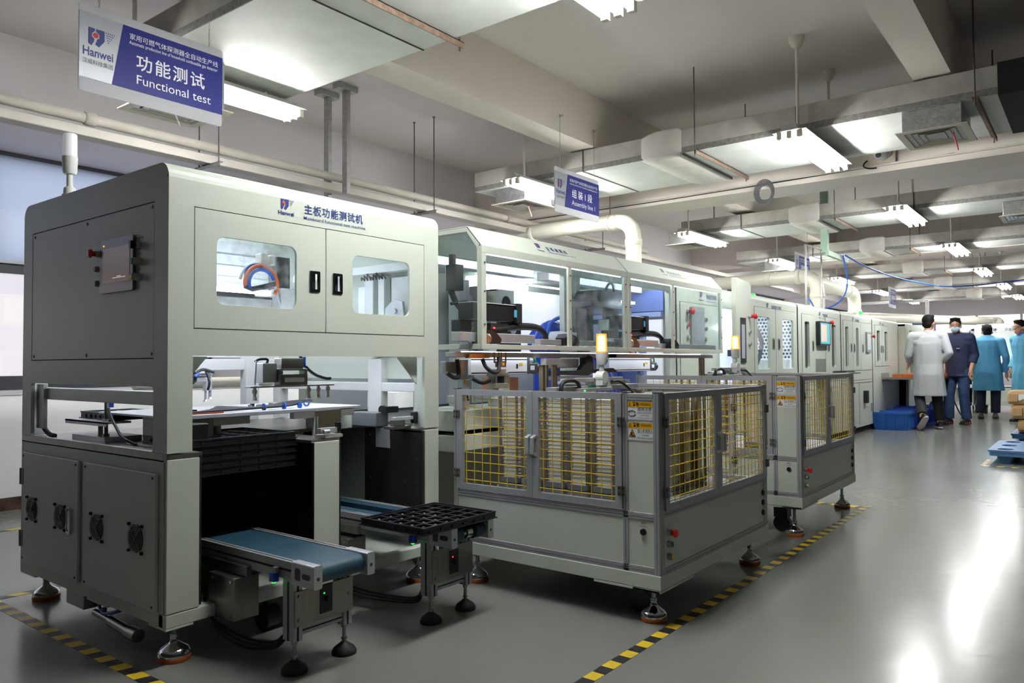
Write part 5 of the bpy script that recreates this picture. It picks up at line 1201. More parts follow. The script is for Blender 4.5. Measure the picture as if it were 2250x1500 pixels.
MB().prism('y', [(4.12, 1.42), (4.20, 1.50), (4.48, 1.50), (4.55, 1.44), (4.55, 1.39), (4.12, 1.39)], 2.56, 2.72).build('cover', M('dark_slate', (66, 70, 78), .45, var=.3, vs=20), o, .004)
b = MB(); b.box(4.450, 4.530, 2.60, 2.68, 1.10, 1.40).box(4.160, 4.240, 2.62, 2.70, 1.10, 1.38).box(4.360, 4.400, 2.58, 2.62, 1.10, 1.25).box(4.300, 4.330, 2.56, 2.60, 1.12, 1.28); b.build('support', DSTEEL, o, .003)
MB().box(4.260, 4.330, 2.52, 2.60, 1.24, 1.31).box(4.220, 4.340, 2.52, 2.58, 1.12, 1.19).build('white_block', HOUS, o, .004); MB().box(4.330, 4.345, 2.515, 2.52, 1.28, 1.31).build('green_screen', GLED, o)
MB().tube(spline([(4.35, 2.6, 1.50), (4.37, 2.58, 1.55), (4.42, 2.58, 1.55), (4.47, 2.60, 1.50), (4.49, 2.62, 1.46)]), .008, 8).build('cable', CABLE, o); MB().box(4.420, 4.580, 2.50, 2.515, 1.425, 1.44).build('strip_light', LEDM, o)
o = thing('lit_enclosure', 'bluish lit enclosure with a white hose inside the second hood', 'enclosure', (5.6, 3.2, 1.0))
b = MB(); b.box(5.60, 5.655, 2.82, 3.66, 1.40, 1.44).box(5.60, 5.655, 2.98, 3.02, .76, 1.40).box(5.62, 5.655, 3.05, 3.6, .8, 1.36); b.build('blue_frame', M('pale_blue_frame', (160, 178, 226), .4), o, .004)
MB().box(5.64, 5.655, 2.82, 3.66, 1.45, 1.62).build('blue_cover', M('hazy_blue_panel', (112, 134, 196), .45, var=.1, vs=3), o)
MB().tube([(4.42+.005*sin(i*2.2), 2.95, 1.5-.02*i) for i in range(22)], .02, 8).build('ribbed_hose', WHCAB, o); MB().tube(spline([(4.36, 2.9, 1.28), (4.42, 2.88, 1.24), (4.44, 2.88, 1.18)]), .010, 8).build('blue_hose', BLUEW, o)
MB().box(5.63, 5.655, 2.83, 2.97, .85, 1.38).build('white_louvre', MATS['white_painted_glow'], o); MB().box(4.62, 4.80, 2.75, 2.95, 1.14, 1.22).build('scanner_box', M('pale_lavender', (196, 206, 240), .4), o, .004)
MB().tube(spline([(4.62, 2.70, 1.24), (4.70, 2.69, 1.30), (4.78, 2.69, 1.26), (4.79, 2.69, 1.18)]), .010, 8).box(4.77, 4.82, 2.67, 2.71, 1.12, 1.20).build('dark_blue_scanner', M('dark_blue_cable', (40, 58, 120), .4), o)
# white electric cylinders below the hoods with motor
def cylinder(x0, x1, y, z0, z1, label):
    o = thing('electric_cylinder', label, 'actuator', ((x0+x1)/2, y, z0), 'white electric cylinders below the hoods')
    b = MB(); b.box(x0, x1, y, y+.10, z0, z1, 0).box(x0, x1, y-.0006, y, z0+.006, z0+.012, 1).box(x0, x1, y-.0006, y, z1-.014, z1-.008, 1); b.build('profile', [WHITEP, DSTEEL], o, .004)
    MB().box(x1, x1+.025, y-.002, y+.10, z0-.003, z1+.006).build('end_cap', STEEL, o, .002); m = MB().box(x1+.025, x1+.12, y+.01, y+.08, z0, z1-.03).build('servo_motor', M('charcoal_motor', (56, 58, 62), .4), o, .005)
    MB().cyl((x1+.12, y+.045, (z0+z1)/2-.015), (x1+.15, y+.045, (z0+z1)/2-.015), .034, n=18).build('encoder_cap', BLACK, o)
    MB().box(x1-.075, x1-.04, y-.0012, y-.0006, z1-.045, z1-.03).build('yellow_tag', YELI, o); MB().box(x1-.10, x1-.085, y-.0012, y-.0006, z1-.06, z1-.035).build('mark', BLACKI, o)
    MB().box(x1+.045, x1+.085, y+.009, y+.0098, z0+.02, z1-.045).build('rating_plate', WLABEL, m)
    MB().tube(spline([(x1+.04, y+.03, z1-.01), (x1+.06, y+.02, z1+.005), (x1+.10, y+.02, z1-.005), (x1+.12, y+.03, z1-.03)]), .006, 8).build('cable', M('green_cable', (60, 170, 70), .4), o)
    return o
cylinder(2.95, 3.43, 2.56, .97, 1.06, 'white electric cylinder under the first hood with a charcoal motor')
cylinder(4.40, 4.98, 2.60, .97, 1.06, 'white electric cylinder under the second hood, behind the far feeder')
# suction gripper hanging above the near feeder
o = thing('pick_up_head', 'grey pick-up gripper hanging in front of the white electric cylinder', 'gripper', (2.95, 2.35, .93))
b = MB(); b.prism('z', circ(2.96, 2.40, .048, 24), .975, 1.0).box(2.905, 3.01, 2.36, 2.42, .965, .985).box(2.915, 2.93, 2.37, 2.42, .93, .965).box(2.985, 3.0, 2.37, 2.42, .93, .965).box(2.91, 3.01, 2.365, 2.42, .905, .93); b.build('gripper_body', M('satin_nickel', (186, 182, 170), .3, .7), o, .002)
MB().cyl((2.955, 2.39, .86), (2.955, 2.39, .905), .028, n=18).cyl((2.955, 2.39, .85), (2.955, 2.39, .86), .045, n=20).build('pedestal', PAINT, o); MB().box(2.94, 2.98, 2.40, 2.44, .935, .965).build('blue_block', BLUEP, o)
b = MB()
for xx in (2.92, 2.955, 2.975, 3.01): b.box(xx, xx+.006, 2.38, 2.386, 1.03, 1.085)
b.box(2.78, 2.93, 2.42, 2.45, 1.055, 1.075); b.build('brass_rod', M('brass_steel', (170, 140, 90), .35, .9), o); MB().box(2.95, 3.0, 2.37, 2.40, 1.01, 1.04).build('sensor_block', STEEL, o); MB().box(2.965, 2.98, 2.365, 2.37, 1.018, 1.032).build('yellow_tag', YELI, o)
MB().tube(spline([(2.85, 2.40, 1.05), (2.855, 2.38, 1.01), (2.885, 2.36, .985), (2.92, 2.36, .99), (2.945, 2.37, 1.02), (2.95, 2.38, 1.06)]), .010, 8).tube(spline([(2.80, 2.42, .955), (2.84, 2.40, .935), (2.88, 2.40, .937), (2.905, 2.4, .945)]), .010, 8).build('cable_loop', CABLE, o)
o = thing('vertical_slide', 'silver vertical slide with hoses left of the pick-up gripper', 'slide unit', (2.82, 2.55, .8))
b = MB(); b.box(2.80, 2.86, 2.50, 2.55, .95, 1.05).box(2.82, 2.87, 2.50, 2.54, .80, .95).box(2.72, 2.80, 2.52, 2.56, .98, 1.04); b.build('plate', ALUB, o, .003)
MB().tube(spline([(2.70, 2.5, .985), (2.74, 2.49, .962), (2.775, 2.49, .965), (2.785, 2.5, 1.0), (2.775, 2.5, 1.05)]), .011, 8).build('hose', CABLE, o); MB().box(2.83, 2.85, 2.498, 2.50, .93, .945).build('yellow_tag', YELI, o)
MB().tube(spline([(2.74, 2.45, .85), (2.75, 2.44, .875), (2.78, 2.44, .875), (2.80, 2.45, .85)]), .005, 6).build('thin_cable', CABLE, o)
o = thing('transfer_deck', 'pale deck with a copper block and blue sensor behind the near feeder top rail', 'machine deck', (3.3, 2.6, .8))
b = MB(); b.box(2.72, 4.1, 2.47, 2.75, .70, .80).box(2.72, 4.1, 2.47, 2.75, .60, .68).box(3.13, 3.22, 2.52, 2.60, .80, .97).box(2.70, 2.78, 2.45, 2.50, .84, .875, 1); b.build('deck', [PAINT, ALUB], o, .003)
MB().box(3.26, 3.40, 2.60, 2.75, .86, .95).build('copper_block', M('copper_plate', (196, 140, 110), .35, .6), o); s = MB().box(3.075, 3.095, 2.50, 2.52, .865, .905).build('blue_sensor', BLUEP, o); MB().box(3.24, 3.26, 2.55, 2.56, .925, .945).build('yellow_tag', YELI, o)
MB().box(2.73, 2.95, 2.90, 3.1, .80, .88).build('bright_box', MATS['white_painted_glow'], o)
# white and blue bags behind the second gantry
o = thing('drag_chain_unit', 'black drag chain with a silver beam behind the near amber beacon', 'drag chain', (3.7, 2.4, 1.0))
MB().box(3.42, 3.75, 2.42, 2.46, 1.0, 1.055).build('silver_beam', ALUB, o, .003); b = MB(); b.prism('y', [(3.42, .985), (3.72, .985), (3.76, 1.02), (3.76, 1.06), (3.80, 1.075), (3.84, 1.06), (3.85, .975), (3.79, .955), (3.42, .965)], 2.38, 2.42); b.build('chain', BLACKM, o, .003)
MB().box(3.42, 3.82, 2.37, 2.42, .935, .955).build('tray', GREYP, o)
o = thing('blue_wrapped_parts', 'blue wrapped parts behind the far feeder fence', 'parts', (4.3, 2.6, .9)); b = MB()
for i in range(6): b.ell((4.08+.07*i, 2.66+.01*(i % 2), .945+.008*(i % 3)), (.045, .03, .035))
b.build('wrapped_parts', M('blue_white_wrap', (120, 150, 230), .3, var=.5, vs=30), o); MB().box(4.0, 4.5, 2.5, 2.75, .895, .915).build('shelf', ALU, o)
MB().box(4.03, 4.12, 2.45, 2.5, .91, .97).build('white_box', MATS['white_painted_glow'], o, .003)
o = thing('suction_bar', 'long black suction bar on thin rods in front of the second white cylinder', 'suction bar', (4.0, 2.45, .95))
MB().prism('y', [(3.86, .985), (4.18, .995), (4.24, .97), (3.86, .965)], 2.44, 2.47).build('bar', BLACK, o); b = MB()
for xx in (3.98, 4.06): b.cyl((xx, 2.455, .98), (xx, 2.455, 1.03), .004, n=8)
b.build('rod', STEEL, o); MB().tube([(4.02, 2.45, 1.03), (4.11, 2.45, 1.03), (4.12, 2.45, 1.04), (4.10, 2.45, 1.085)], .006, 8).build('handle', BLACK, o)

# ---------------------------------------------------------------- row of closed cabinets
YF = 2.75; ZC = 1.705
def cabinet(name, label, x0, x1, doors, cn, en, tx, zlow=None, zb=.09):
    """doors: (x0, x1, z0, z1, window or None, handle x or None)"""
    o = thing(name, label, 'machine', ((x0+x1)/2, 3.3, 0)); r = .05
    P = [(YF, zb)]+[(YF+r-r*cos(radians(a)), ZC-r+r*sin(radians(a))) for a in (0, 18, 36, 54, 72, 90)]+[(3.85, ZC), (3.85, zb)]
    holes = [rrect(d[4][0], d[4][1], d[4][2], d[4][3], min(.03, (d[4][1]-d[4][0])*.3)) for d in doors if d[4]]
    b = MB(); b.plate('y', rect(x0, x1, zb, ZC-r), holes, YF, YF+.02)
    k = len(P)
    for i in range(1, k-2): b.add([(x0, *P[i]), (x1, *P[i]), (x1, *P[i+1]), (x0, *P[i+1])], [(0, 1, 2, 3)], 0, True)
    b.prism('x', P, x1-.012, x1); b.prism('x', P, x0, x0+.012)
    b.build('cabinet_body', PAINT, o, fix=False)
    MB().box(x0+.012, x1-.012, 3.80, 3.85, zb, ZC-.01).box(x0+.012, x1-.012, YF+.02, 3.8, .75, .78).build('inner_lining', WHITEP, o)
    b = MB(); b.box(x0-.006, x0+.006, YF-.001, YF+.02, zb, ZC-r); b.build('seam', SEAM, o)
    MB().box(x0+.02, x1-.02, YF+.03, 3.8, 0, zb).build('plinth', BLACKM, o)
    for d in doors:
        q = MB(); q.plate('y', rect(d[0], d[1], d[2], d[3]), [rrect(d[4][0], d[4][1], d[4][2], d[4][3], min(.03, (d[4][1]-d[4][0])*.3))] if d[4] else [], YF-.006, YF-.001)
        q = q.build('door', PAINTD, o, .001, 1)
        e = MB(); e.plate('y', rect(d[0]-.004, d[1]+.004, d[2]-.004, d[3]+.004), [rect(d[0]+.001, d[1]-.001, d[2]+.001, d[3]-.001)], YF-.0012, YF); e.build('door_gap', SEAM, q)
        if d[4]: MB().box(d[4][0]-.01, d[4][1]+.01, YF+.02, YF+.024, d[4][2]-.01, d[4][3]+.01).build('window_pane', CLEAR if len(d) < 7 else d[6], q)
        if d[5]:
            h = MB(); h.prism('y', rrect(d[5]-.028, d[5]+.028, 1.155, 1.275, .012), YF-.012, YF-.006, 0).prism('y', rrect(d[5]-.016, d[5]+.016, 1.17, 1.26, .008), YF-.0125, YF-.012, 1); h.build('handle', [STEEL, BLACKM], q)
    X, Z = (1, 0, 0), (0, 0, 1)
    logo(o, (tx, YF-.002, 1.59), X, Z, .05); text('Hanwei', .022, NAVY, o, (tx-.02, YF-.002, 1.562), X, Z, w=.09, bold=.015)
    text(cn, .045, NAVY, o, (tx+.14, YF-.002, 1.588), X, Z, bold=.015); text(en, .018, NAVY, o, (tx+.14, YF-.002, 1.560), X, Z)
    return o
DARKW = M('dark_tinted_window', (44, 46, 52), .15, var=.5, vs=3)
def hmi(o, x, z, w, h, mat, y=YF):
    p = MB().prism('y', rrect(x-w/2, x+w/2, z-h/2, z+h/2, .012), y-.03, y).build('touch_panel', M('panel_bezel_grey', (150, 154, 158), .4), o, .002)
    MB().box(x-w*.4, x+w*.4, y-.0312, y-.03, z-h*.38, z+h*.38).build('display', mat, p); return p
D = (0, -1, 0)
c4 = cabinet('labelling_machine', 'pale green labelling cabinet with a touch panel behind the second clear hood', 5.73, 7.36, [(5.80, 6.58, .78, 1.53, None, None)], '贴标打码机', 'Labeling and coding machine', 6.20)
hmi(c4, 6.10, 1.33, .26, .34, M('pale_film_screen', (150, 156, 164), .25))
estop(c4, (5.93, YF-.006, 1.455), D, .028, .06); button(c4, (5.93, YF-.006, 1.34), D, .018, RED, 'red_button'); button(c4, (5.93, YF-.006, 1.24), D, .018, WHITEB, 'white_button'); button(c4, (6.29, YF-.006, 1.40), D, .018, BLACK, 'selector_switch'); button(c4, (6.29, YF-.006, 1.32), D, .018, GREEN, 'green_button'); button(c4, (6.29, YF-.006, 1.23), D, .018, YELB, 'yellow_button')
b = MB(); b.box(6.62, 7.2, YF-.003, YF, .80, 1.52); b.build('glowing_bay_sheet', M('bay_interior_glow', (210, 220, 250), .4, emit=(200, 214, 255), es=.9, var=.12, vs=8), c4)  # glowing sheet on the front stands in for the lit bay inside
b = MB(); b.box(6.62, 7.1, YF-.05, YF-.02, 1.33, 1.36); b.build('strip_light', LEDM, c4)
MB().tube(spline([(6.86, YF-.03, 1.15), (6.88, YF-.04, 1.24), (6.93, YF-.04, 1.28), (6.95, YF-.03, 1.26)]), .014, 8, 0).tube(spline([(6.82, YF-.03, 1.12), (6.85, YF-.04, 1.23), (6.90, YF-.04, 1.28)]), .012, 8, 1).build('cables', [ORCAB, M('green_cable', (60, 170, 70), .4)], c4)
MB().box(6.75, 6.96, YF-.06, YF-.02, 1.08, 1.14).build('black_shelf', BLACK, c4)
q = MB(); q.prism('y', [(6.44, .74), (6.80, .74), (6.80, 1.72), (6.76, 1.75), (6.44, 1.77)], 2.52, 2.56); q = q.build('operator_console', PAINTD, c4, .003)
MB().box(6.53, 6.65, 2.512, 2.52, 1.02, 1.42).build('slot_screen', DARKW, q); MB().box(6.54, 6.61, 2.508, 2.512, 1.06, 1.36).build('lit_display', M('grey_blue_display', (176, 182, 196), .3), q)
estop(c4, (6.74, 2.52, 1.44), D, .026, .07); button(c4, (6.74, 2.52, 1.30), D, .016, GREYP, 'grey_button'); button(c4, (6.74, 2.52, 1.19), D, .016, GREYP, 'grey_button')
MB().prism('y', [(6.53, .96), (6.66, .96), (6.53, .88)], 2.515, 2.52).build('dark_recess', BLACKM, q)
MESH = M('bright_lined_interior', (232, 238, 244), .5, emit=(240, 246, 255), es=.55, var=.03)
c5 = cabinet('loading_machine', 'pale green loading cabinet with two tall bright door windows', 7.38, 8.86, [(7.50, 8.11, .82, 1.585, (7.575, 7.935, .95, 1.49), 8.04), (8.125, 8.78, .82, 1.585, (8.33, 8.70, .95, 1.49), 8.21)], '功能检测上料机', 'Function test loading machine', 7.86)
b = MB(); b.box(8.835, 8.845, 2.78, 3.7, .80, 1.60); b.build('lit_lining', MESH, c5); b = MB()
for i in range(22):
    for j in range(13): b.ell((8.83, 2.80+.040*i+.02*(j % 2), 1.08+.040*j), (.008, .015, .014), n=6, k=4)
b.build('egg_crate_foam', M('grey_foam', (96, 100, 108), .8, var=.2), c5); MB().box(8.2, 8.82, 2.82, 3.5, .80, 1.05).build('white_tray', MATS['white_painted_glow'], c5, .004)
MB().tube(spline([(7.95, 2.93, 1.42), (8.08, 2.93, 1.36), (8.20, 2.93, 1.25), (8.16, 2.93, 1.12), (8.05, 2.93, 1.0)]), .028, 8, r1=.02).build('loom', M('slate_loom', (96, 104, 120), .5, var=.4, vs=40), c5)
MB().box(7.5, 8.8, 2.9, 2.93, 1.53, 1.55).build('strip_light', LEDS, c5)
c6 = cabinet('inspection_machine', 'pale green inspection cabinet with a turquoise monitor and a keyboard shelf', 8.88, 10.68, [(9.02, 9.50, .80, 1.585, (9.12, 9.30, .95, 1.50), 9.43, DARKW), (9.98, 10.56, .80, 1.585, (10.23, 10.44, .955, 1.50), 10.10, DARKW)], '外观检测机', 'Appearance inspection', 9.72)
p = MB().prism('y', rrect(9.57, 10.02, 1.225, 1.52, .012), YF-.05, YF).build('monitor', BLACK, c6, .004)
MB().box(9.60, 9.99, YF-.0515, YF-.05, 1.245, 1.50).build('display', M('turquoise_screen', (70, 170, 180), .2, emit=(60, 165, 175), es=.55, var=.03), p); MB().box(9.62, 9.86, YF-.0525, YF-.0515, 1.27, 1.48).build('window_area', M('beige_screen', (206, 188, 176), .2, emit=(200, 182, 170), es=.5, var=.03), p)
estop(c6, (10.10, YF-.006, 1.52), D, .03, .06); button(c6, (10.10, YF-.006, 1.41), D, .018, GREEN, 'green_button'); button(c6, (10.10, YF-.006, 1.31), D, .018, BLACK, 'selector_switch')
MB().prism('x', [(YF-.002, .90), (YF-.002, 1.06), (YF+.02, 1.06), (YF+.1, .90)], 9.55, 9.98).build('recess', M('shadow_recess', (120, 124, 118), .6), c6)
b = MB(); b.box(9.55, 10.1, YF-.38, YF, .875, .89).box(9.55, 9.57, YF-.38, YF, .82, .89); b.build('keyboard_shelf', STEEL, c6)
k = thing('keyboard', 'black keyboard on the shelf below the turquoise monitor', 'keyboard', (9.8, 2.5, .89)); MB().box(9.62, 10.04, 2.42, 2.58, .89, .905).build('case', BLACK, k, .004); b = MB()
for i in range(14):
    for j in range(5): b.box(9.635+.0285*i, 9.658+.0285*i, 2.435+.028*j, 2.457+.028*j, .905, .911)
b.build('keys', M('dark_keys', (48, 50, 54), .5), k)
c7 = cabinet('burn_in_machine', 'pale green cabinet with two narrow dark windows and a black rotary switch', 10.70, 12.42, [(10.80, 11.28, .90, 1.585, (10.90, 11.06, .95, 1.50), 11.20, DARKW), (11.29, 11.72, .90, 1.585, (11.47, 11.60, .95, 1.50), 11.36, DARKW), (11.73, 12.38, .90, 1.585, None, 11.84)], '老化测试机', 'Aging test machine', 11.30)
hmi(c7, 12.12, 1.31, .24, .30, M('pale_lcd', (206, 212, 216), .3)); estop(c7, (12.32, YF-.006, 1.40), D, .03, .06)
MB().box(11.85, 11.97, YF-.05, YF, .42, .60).build('rotary_switch', BLACK, c7, .006); b = MB(); b.box(10.72, 12.4, YF-.004, YF, .72, .726).box(10.72, 12.4, YF-.003, YF, .76, .764).box(11.60, 11.61, YF-.003, YF, .12, .72); b.build('panel_gap', M('soft_gap', (120, 124, 120), .6), c7)
MB().box(12.30, 12.33, YF-.012, YF, .28, .40).build('handle', STEEL, c7)
c8 = cabinet('unloading_machine', 'last pale green cabinet of the row, beside the orange topped shelf', 12.44, 14.3, [(12.6, 13.05, .95, 1.585, (12.72, 12.92, 1.02, 1.50), 13.0, DARKW), (13.07, 13.6, .95, 1.585, (13.25, 13.45, 1.02, 1.50), 13.12, DARKW)], '下料机', 'Unloading machine', 12.95)
MB().box(13.0, 13.5, YF-.01, YF, .70, .84).build('outfeed_slot', M('bright_slot', (150, 150, 150), .5), c8)
# green lamps on the roofs, signal lamps
for i, (x, y, l) in enumerate(((6.9, 3.1, 'green signal lamp on the labelling cabinet roof'), (8.15, 3.0, 'green signal lamp on the loading cabinet roof'), (9.3, 3.1, 'green signal lamp on the roof left of the cream pipe'), (12.2, 2.85, 'green signal lamp on a bent arm over the end of the cabinet row'))):
    o = thing('signal_lamp', l, 'lamp', (x, y, ZC), 'green signal lamps on the cabinet roofs')
    MB().lathe([(.03, -.01), (.03, .005), (.02, .01), (.012, .012), (.012, .03)], (x, y, ZC), 16).build('socket', WHITEP, o); MB().lathe([(.028, .03), (.03, .055), (.02, .07), (.0001, .072)], (x, y, ZC), 16).build('lens', GLED, o)
# spill of orange parts at the end of the row
o = thing('outfeed_shelf', 'sloping outfeed shelf with a row of orange parts behind the walking person', 'conveyor', (13.6, 2.3, .8))
b = MB(); b.box(13.0, 14.6, 1.95, 2.74, .74, .77).prism('y', [(13.1, .74), (13.5, .74), (13.1, .55)], 2.2, 2.24); b.build('shelf', STEEL, o)
b = MB()
for i in range(14): b.prism('z', rrect(13.02+.11*i, 13.11+.11*i, 1.98, 2.6, .02), .77, .82)
b.build('orange_parts', M('orange_plastic', (240, 120, 50), .4, var=.1), o)
# ---------------------------------------------------------------- floor tape
def tape_mat(name, direction, period=.118, slant=.0):
    m = bpy.data.materials.new(name); m.use_nodes = True; N = m.node_tree.nodes; L = m.node_tree.links; b = N['Principled BSDF']
    tc = N.new('ShaderNodeTexCoord'); sx = N.new('ShaderNodeSeparateXYZ'); L.new(tc.outputs['Object'], sx.inputs[0])
    a = N.new('ShaderNodeMath'); a.operation = 'MULTIPLY_ADD'; a.inputs[1].default_value = slant
    L.new(sx.outputs['Y' if direction == 'X' else 'X'], a.inputs[0]); L.new(sx.outputs[direction], a.inputs[2])
    d = N.new('ShaderNodeMath'); d.operation = 'DIVIDE'; d.inputs[1].default_value = period; L.new(a.outputs[0], d.inputs[0])
    f = N.new('ShaderNodeMath'); f.operation = 'FRACT'; L.new(d.outputs[0], f.inputs[0])
    g = N.new('ShaderNodeMath'); g.operation = 'GREATER_THAN'; g.inputs[1].default_value = .5; L.new(f.outputs[0], g.inputs[0])
    n = N.new('ShaderNodeTexNoise'); n.inputs['Scale'].default_value = 22; n.inputs['Detail'].default_value = 6; L.new(tc.outputs['Object'], n.inputs['Vector'])
    mx = N.new('ShaderNodeMixRGB'); mx.inputs[1].default_value = lin((226, 192, 44))+(1,); mx.inputs[2].default_value = lin((34, 34, 40))+(1,); L.new(g.outputs[0], mx.inputs[0])
    cr = N.new('ShaderNodeValToRGB'); cr.color_ramp.elements[0].position = .60; cr.color_ramp.elements[1].position = .8; cr.color_ramp.elements[1].color = (.5, .5, .5, 1); L.new(n.outputs['Fac'], cr.inputs[0])
    m2 = N.new('ShaderNodeMixRGB'); m2.inputs[2].default_value = lin((150, 146, 130))+(1,); L.new(cr.outputs[0], m2.inputs[0]); L.new(mx.outputs[0], m2.inputs[1])
    L.new(m2.outputs[0], b.inputs['Base Color']); b.inputs['Roughness'].default_value = .4
    return m
def tape(x0, x1, y0, y1, mat, label, z=.0012):
    o = MB().box(x0, x1, y0, y1, 0.0002, z).build('floor_tape', mat); return tag(o, label, 'floor tape', 'striped floor tapes')
TX, TY = tape_mat('black_yellow_tape', 'X', .118, .0), tape_mat('black_yellow_tape_cross', 'Y', .118, .25)
tape(1.0, 5.80, 1.318, 1.366, TX, 'long yellow and black floor tape running beside the fenced feeders')
tape(1.222, 1.272, 2.2, 3.85, TY, 'worn yellow and black floor tape along the side of the first machine')
tape(1.0, 1.75, 3.86, 3.905, tape_mat('worn_tape_x', 'X', .118, .6), 'worn floor tape behind the left rear foot of the first machine')
tape(1.2, 3.2, 5.42, 5.46, tape_mat('worn_tape_far', 'X', .3, .6), 'yellow floor tape near the marble baseboard at the far left')
tape(5.72, 5.80, 1.366, 2.4, TY, 'short cross tape at the end of the long striped floor tape')
tape(10.8, 13.5, 2.83, 2.875, TX, 'small striped floor tape at the foot of the far cabinet, left of the blue bins')
tape(8.7, 8.75, -.3, .96, TY, 'floor tape in front of the light blue pallet'); tape(8.75, 9.3, .93, .97, TX, 'corner of floor tape left of the light blue pallet')

# ---------------------------------------------------------------- bins, pallets, parcels
BINM = M('blue_bin_plastic', (30, 92, 176), .42, var=.04); BIND = M('bright_blue_bin_plastic', (26, 84, 214), .4, var=.04)
def bin_(x, y, z, w, d, h, mat, label):
    o = thing('blue_bin', label, 'crate', (x, y, z), 'blue plastic bins on the floor')
    t = .006; b = MB(); q = .03
    lo = rrect(x-w/2+q, x+w/2-q, y-d/2+q, y+d/2-q, .03); hi = rrect(x-w/2, x+w/2, y-d/2, y+d/2, .03)
    r = lambda P, zz: [Vector((u, v, zz)) for u, v in P]
    li = rrect(x-w/2+q+t, x+w/2-q-t, y-d/2+q+t, y+d/2-q-t, .025); hi2 = rrect(x-w/2+t, x+w/2-t, y-d/2+t, y+d/2-t, .025)
    b.loft([r(lo, z), r(hi, z+h), r(hi2, z+h), r(li, z+.012)], 0, False)
    rim = MB(); rim.plate('z', rrect(x-w/2-.012, x+w/2+.012, y-d/2-.012, y+d/2+.012, .03), [rrect(x-w/2+.004, x+w/2-.004, y-d/2+.004, y+d/2-.004, .025)], z+h-.025, z+h+.002); rim.build('rim', mat, o)
    k = b
    for i in range(4):
        yy = y-d/2+d*(i+.5)/4; k.box(x-w/2-.006, x-w/2+.02, yy-.006, yy+.006, z+.02, z+h-.02)
    for i in range(5):
        xx = x-w/2+w*(i+.5)/5; k.box(xx-.006, xx+.006, y-d/2-.006, y-d/2+.02, z+.02, z+h-.02)
    b.build('shell', mat, o)
    return o
for i, (x, y) in enumerate(((12.62, 2.52), (13.12, 2.51), (13.62, 2.50), (14.12, 2.49), (14.75, 2.35))):
    bin_(x, y, 0, .46, .52 if i < 4 else .4, .26, BINM if i == 0 else BIND, ('dull blue bin at the front of the row beside the cabinets', 'blue bin second in the row behind the walking person', 'third blue bin of the row behind the walking person', 'fourth blue bin of the row, near the walking person\'s rear leg', 'last blue bin, showing right of the walking person\'s leg')[i])
def pallet(x0, x1, y0, y1, zt, mat, label):
    o = thing('pallet', label, 'pallet', ((x0+x1)/2, (y0+y1)/2, 0))
    W, D_ = x1-x0, y1-y0; b = MB(); holes = []
    for u in (.13, .5, .87):
        for v in (.12, .5, .88): holes.append([(x0+W*u+.085*W*cos(t*pi/7), y1-D_*v+.055*cos(t*pi/7)*0+.06*D_*sin(t*pi/7)) for t in range(14)])
    b.plate('z', rrect(x0, x1, y0, y1, .04), holes, zt-.022, zt); b.plate('z', rrect(x0+.012, x1-.012, y0+.012, y1-.012, .03), [rrect(x0+.03, x1-.03, y0+.03, y1-.03, .02)], zt-.06, zt-.022); b.build('deck', mat, o, .003)
    for u in (.13, .5, .87):
        for v in (.12, .5, .88):
            cx, cy = x0+W*u, y1-D_*v; l = MB(); l.loft([[Vector((a, c, zz)) for a, c in rrect(cx-r1, cx+r1, cy-r2, cy+r2, .03)] for zz, r1, r2 in ((0, .055, .05), (.008, .06, .055), (zt-.022, .095, .085))], 0, False); l.build('leg', mat, o)
    return o
pallet(8.95, 10.1, -.25, .93, .135, M('steel_blue_pallet', (84, 130, 178), .45, var=.06), 'empty light blue plastic pallet on the floor')
pallet(11.0, 12.2, -.30, .90, .14, M('dark_blue_pallet', (22, 68, 112), .45, var=.06), 'dark blue plastic pallet under the brown paper parcels')
KRAFT = M('brown_kraft_paper', (186, 150, 104), .7, var=.12, vs=5, bump=.9, bs=14)
def parcel(x, y, z, w, d, h, label, seed):
    o = thing('paper_parcel', label, 'parcel', (x, y, z), 'brown paper parcels on the dark blue pallet'); rnd = random.Random(seed)
    rings = []
    for zz, s in ((0, .90), (.012, .97), (h*.3, 1.0), (h*.6, 1.01), (h-.02, .97), (h-.004, .91), (h, .80)):
        rings.append([Vector((u+rnd.uniform(-.007, .007), v+rnd.uniform(-.007, .007), z+zz+rnd.uniform(0, .004)*(zz > 0))) for u, v in rrect(x-w/2*s, x+w/2*s, y-d/2*s, y+d/2*s, .05*s, 4)])
    MB().loft(rings).build('paper_wrap', KRAFT, o)
    MB().tube([(x-w/2-.008, y+.1, z+.003), (x-w/2-.010, y+.1, z+h*.5), (x-w*.45, y+.1, z+h+.002), (x+w/2, y+.1, z+h+.004)], .006, 5).build('pink_string', M('pink_string', (226, 120, 110), .6), o)
    if seed == 3: MB().add([(x-w/2-.012, y+.30, z+h*.72), (x-w/2-.012, y+.14, z+h*.80), (x-w/2-.014, y+.13, z+h*.45), (x-w/2-.014, y+.20, z+h*.42), (x-w/2-.014, y+.24, z+h*.28)], [(0, 1, 2, 3, 4)]).build('torn_label', WLABEL, o)
    f = MB(); f.box(x-w/2-.02, x-w/2, y+d/2-.12, y+d/2-.02, z+h*.2, z+h*.8); f.build('folded_end', KRAFT, o, .008)
    return o
parcel(11.42, .52, .14, .50, .64, .168, 'brown paper parcel at the bottom of the stack on the dark blue pallet', 1)
parcel(11.40, .55, .311, .52, .70, .172, 'middle brown paper parcel of the stack on the dark blue pallet', 2)
parcel(11.39, .57, .486, .50, .74, .168, 'top brown paper parcel with a torn white label on the dark blue pallet', 3)
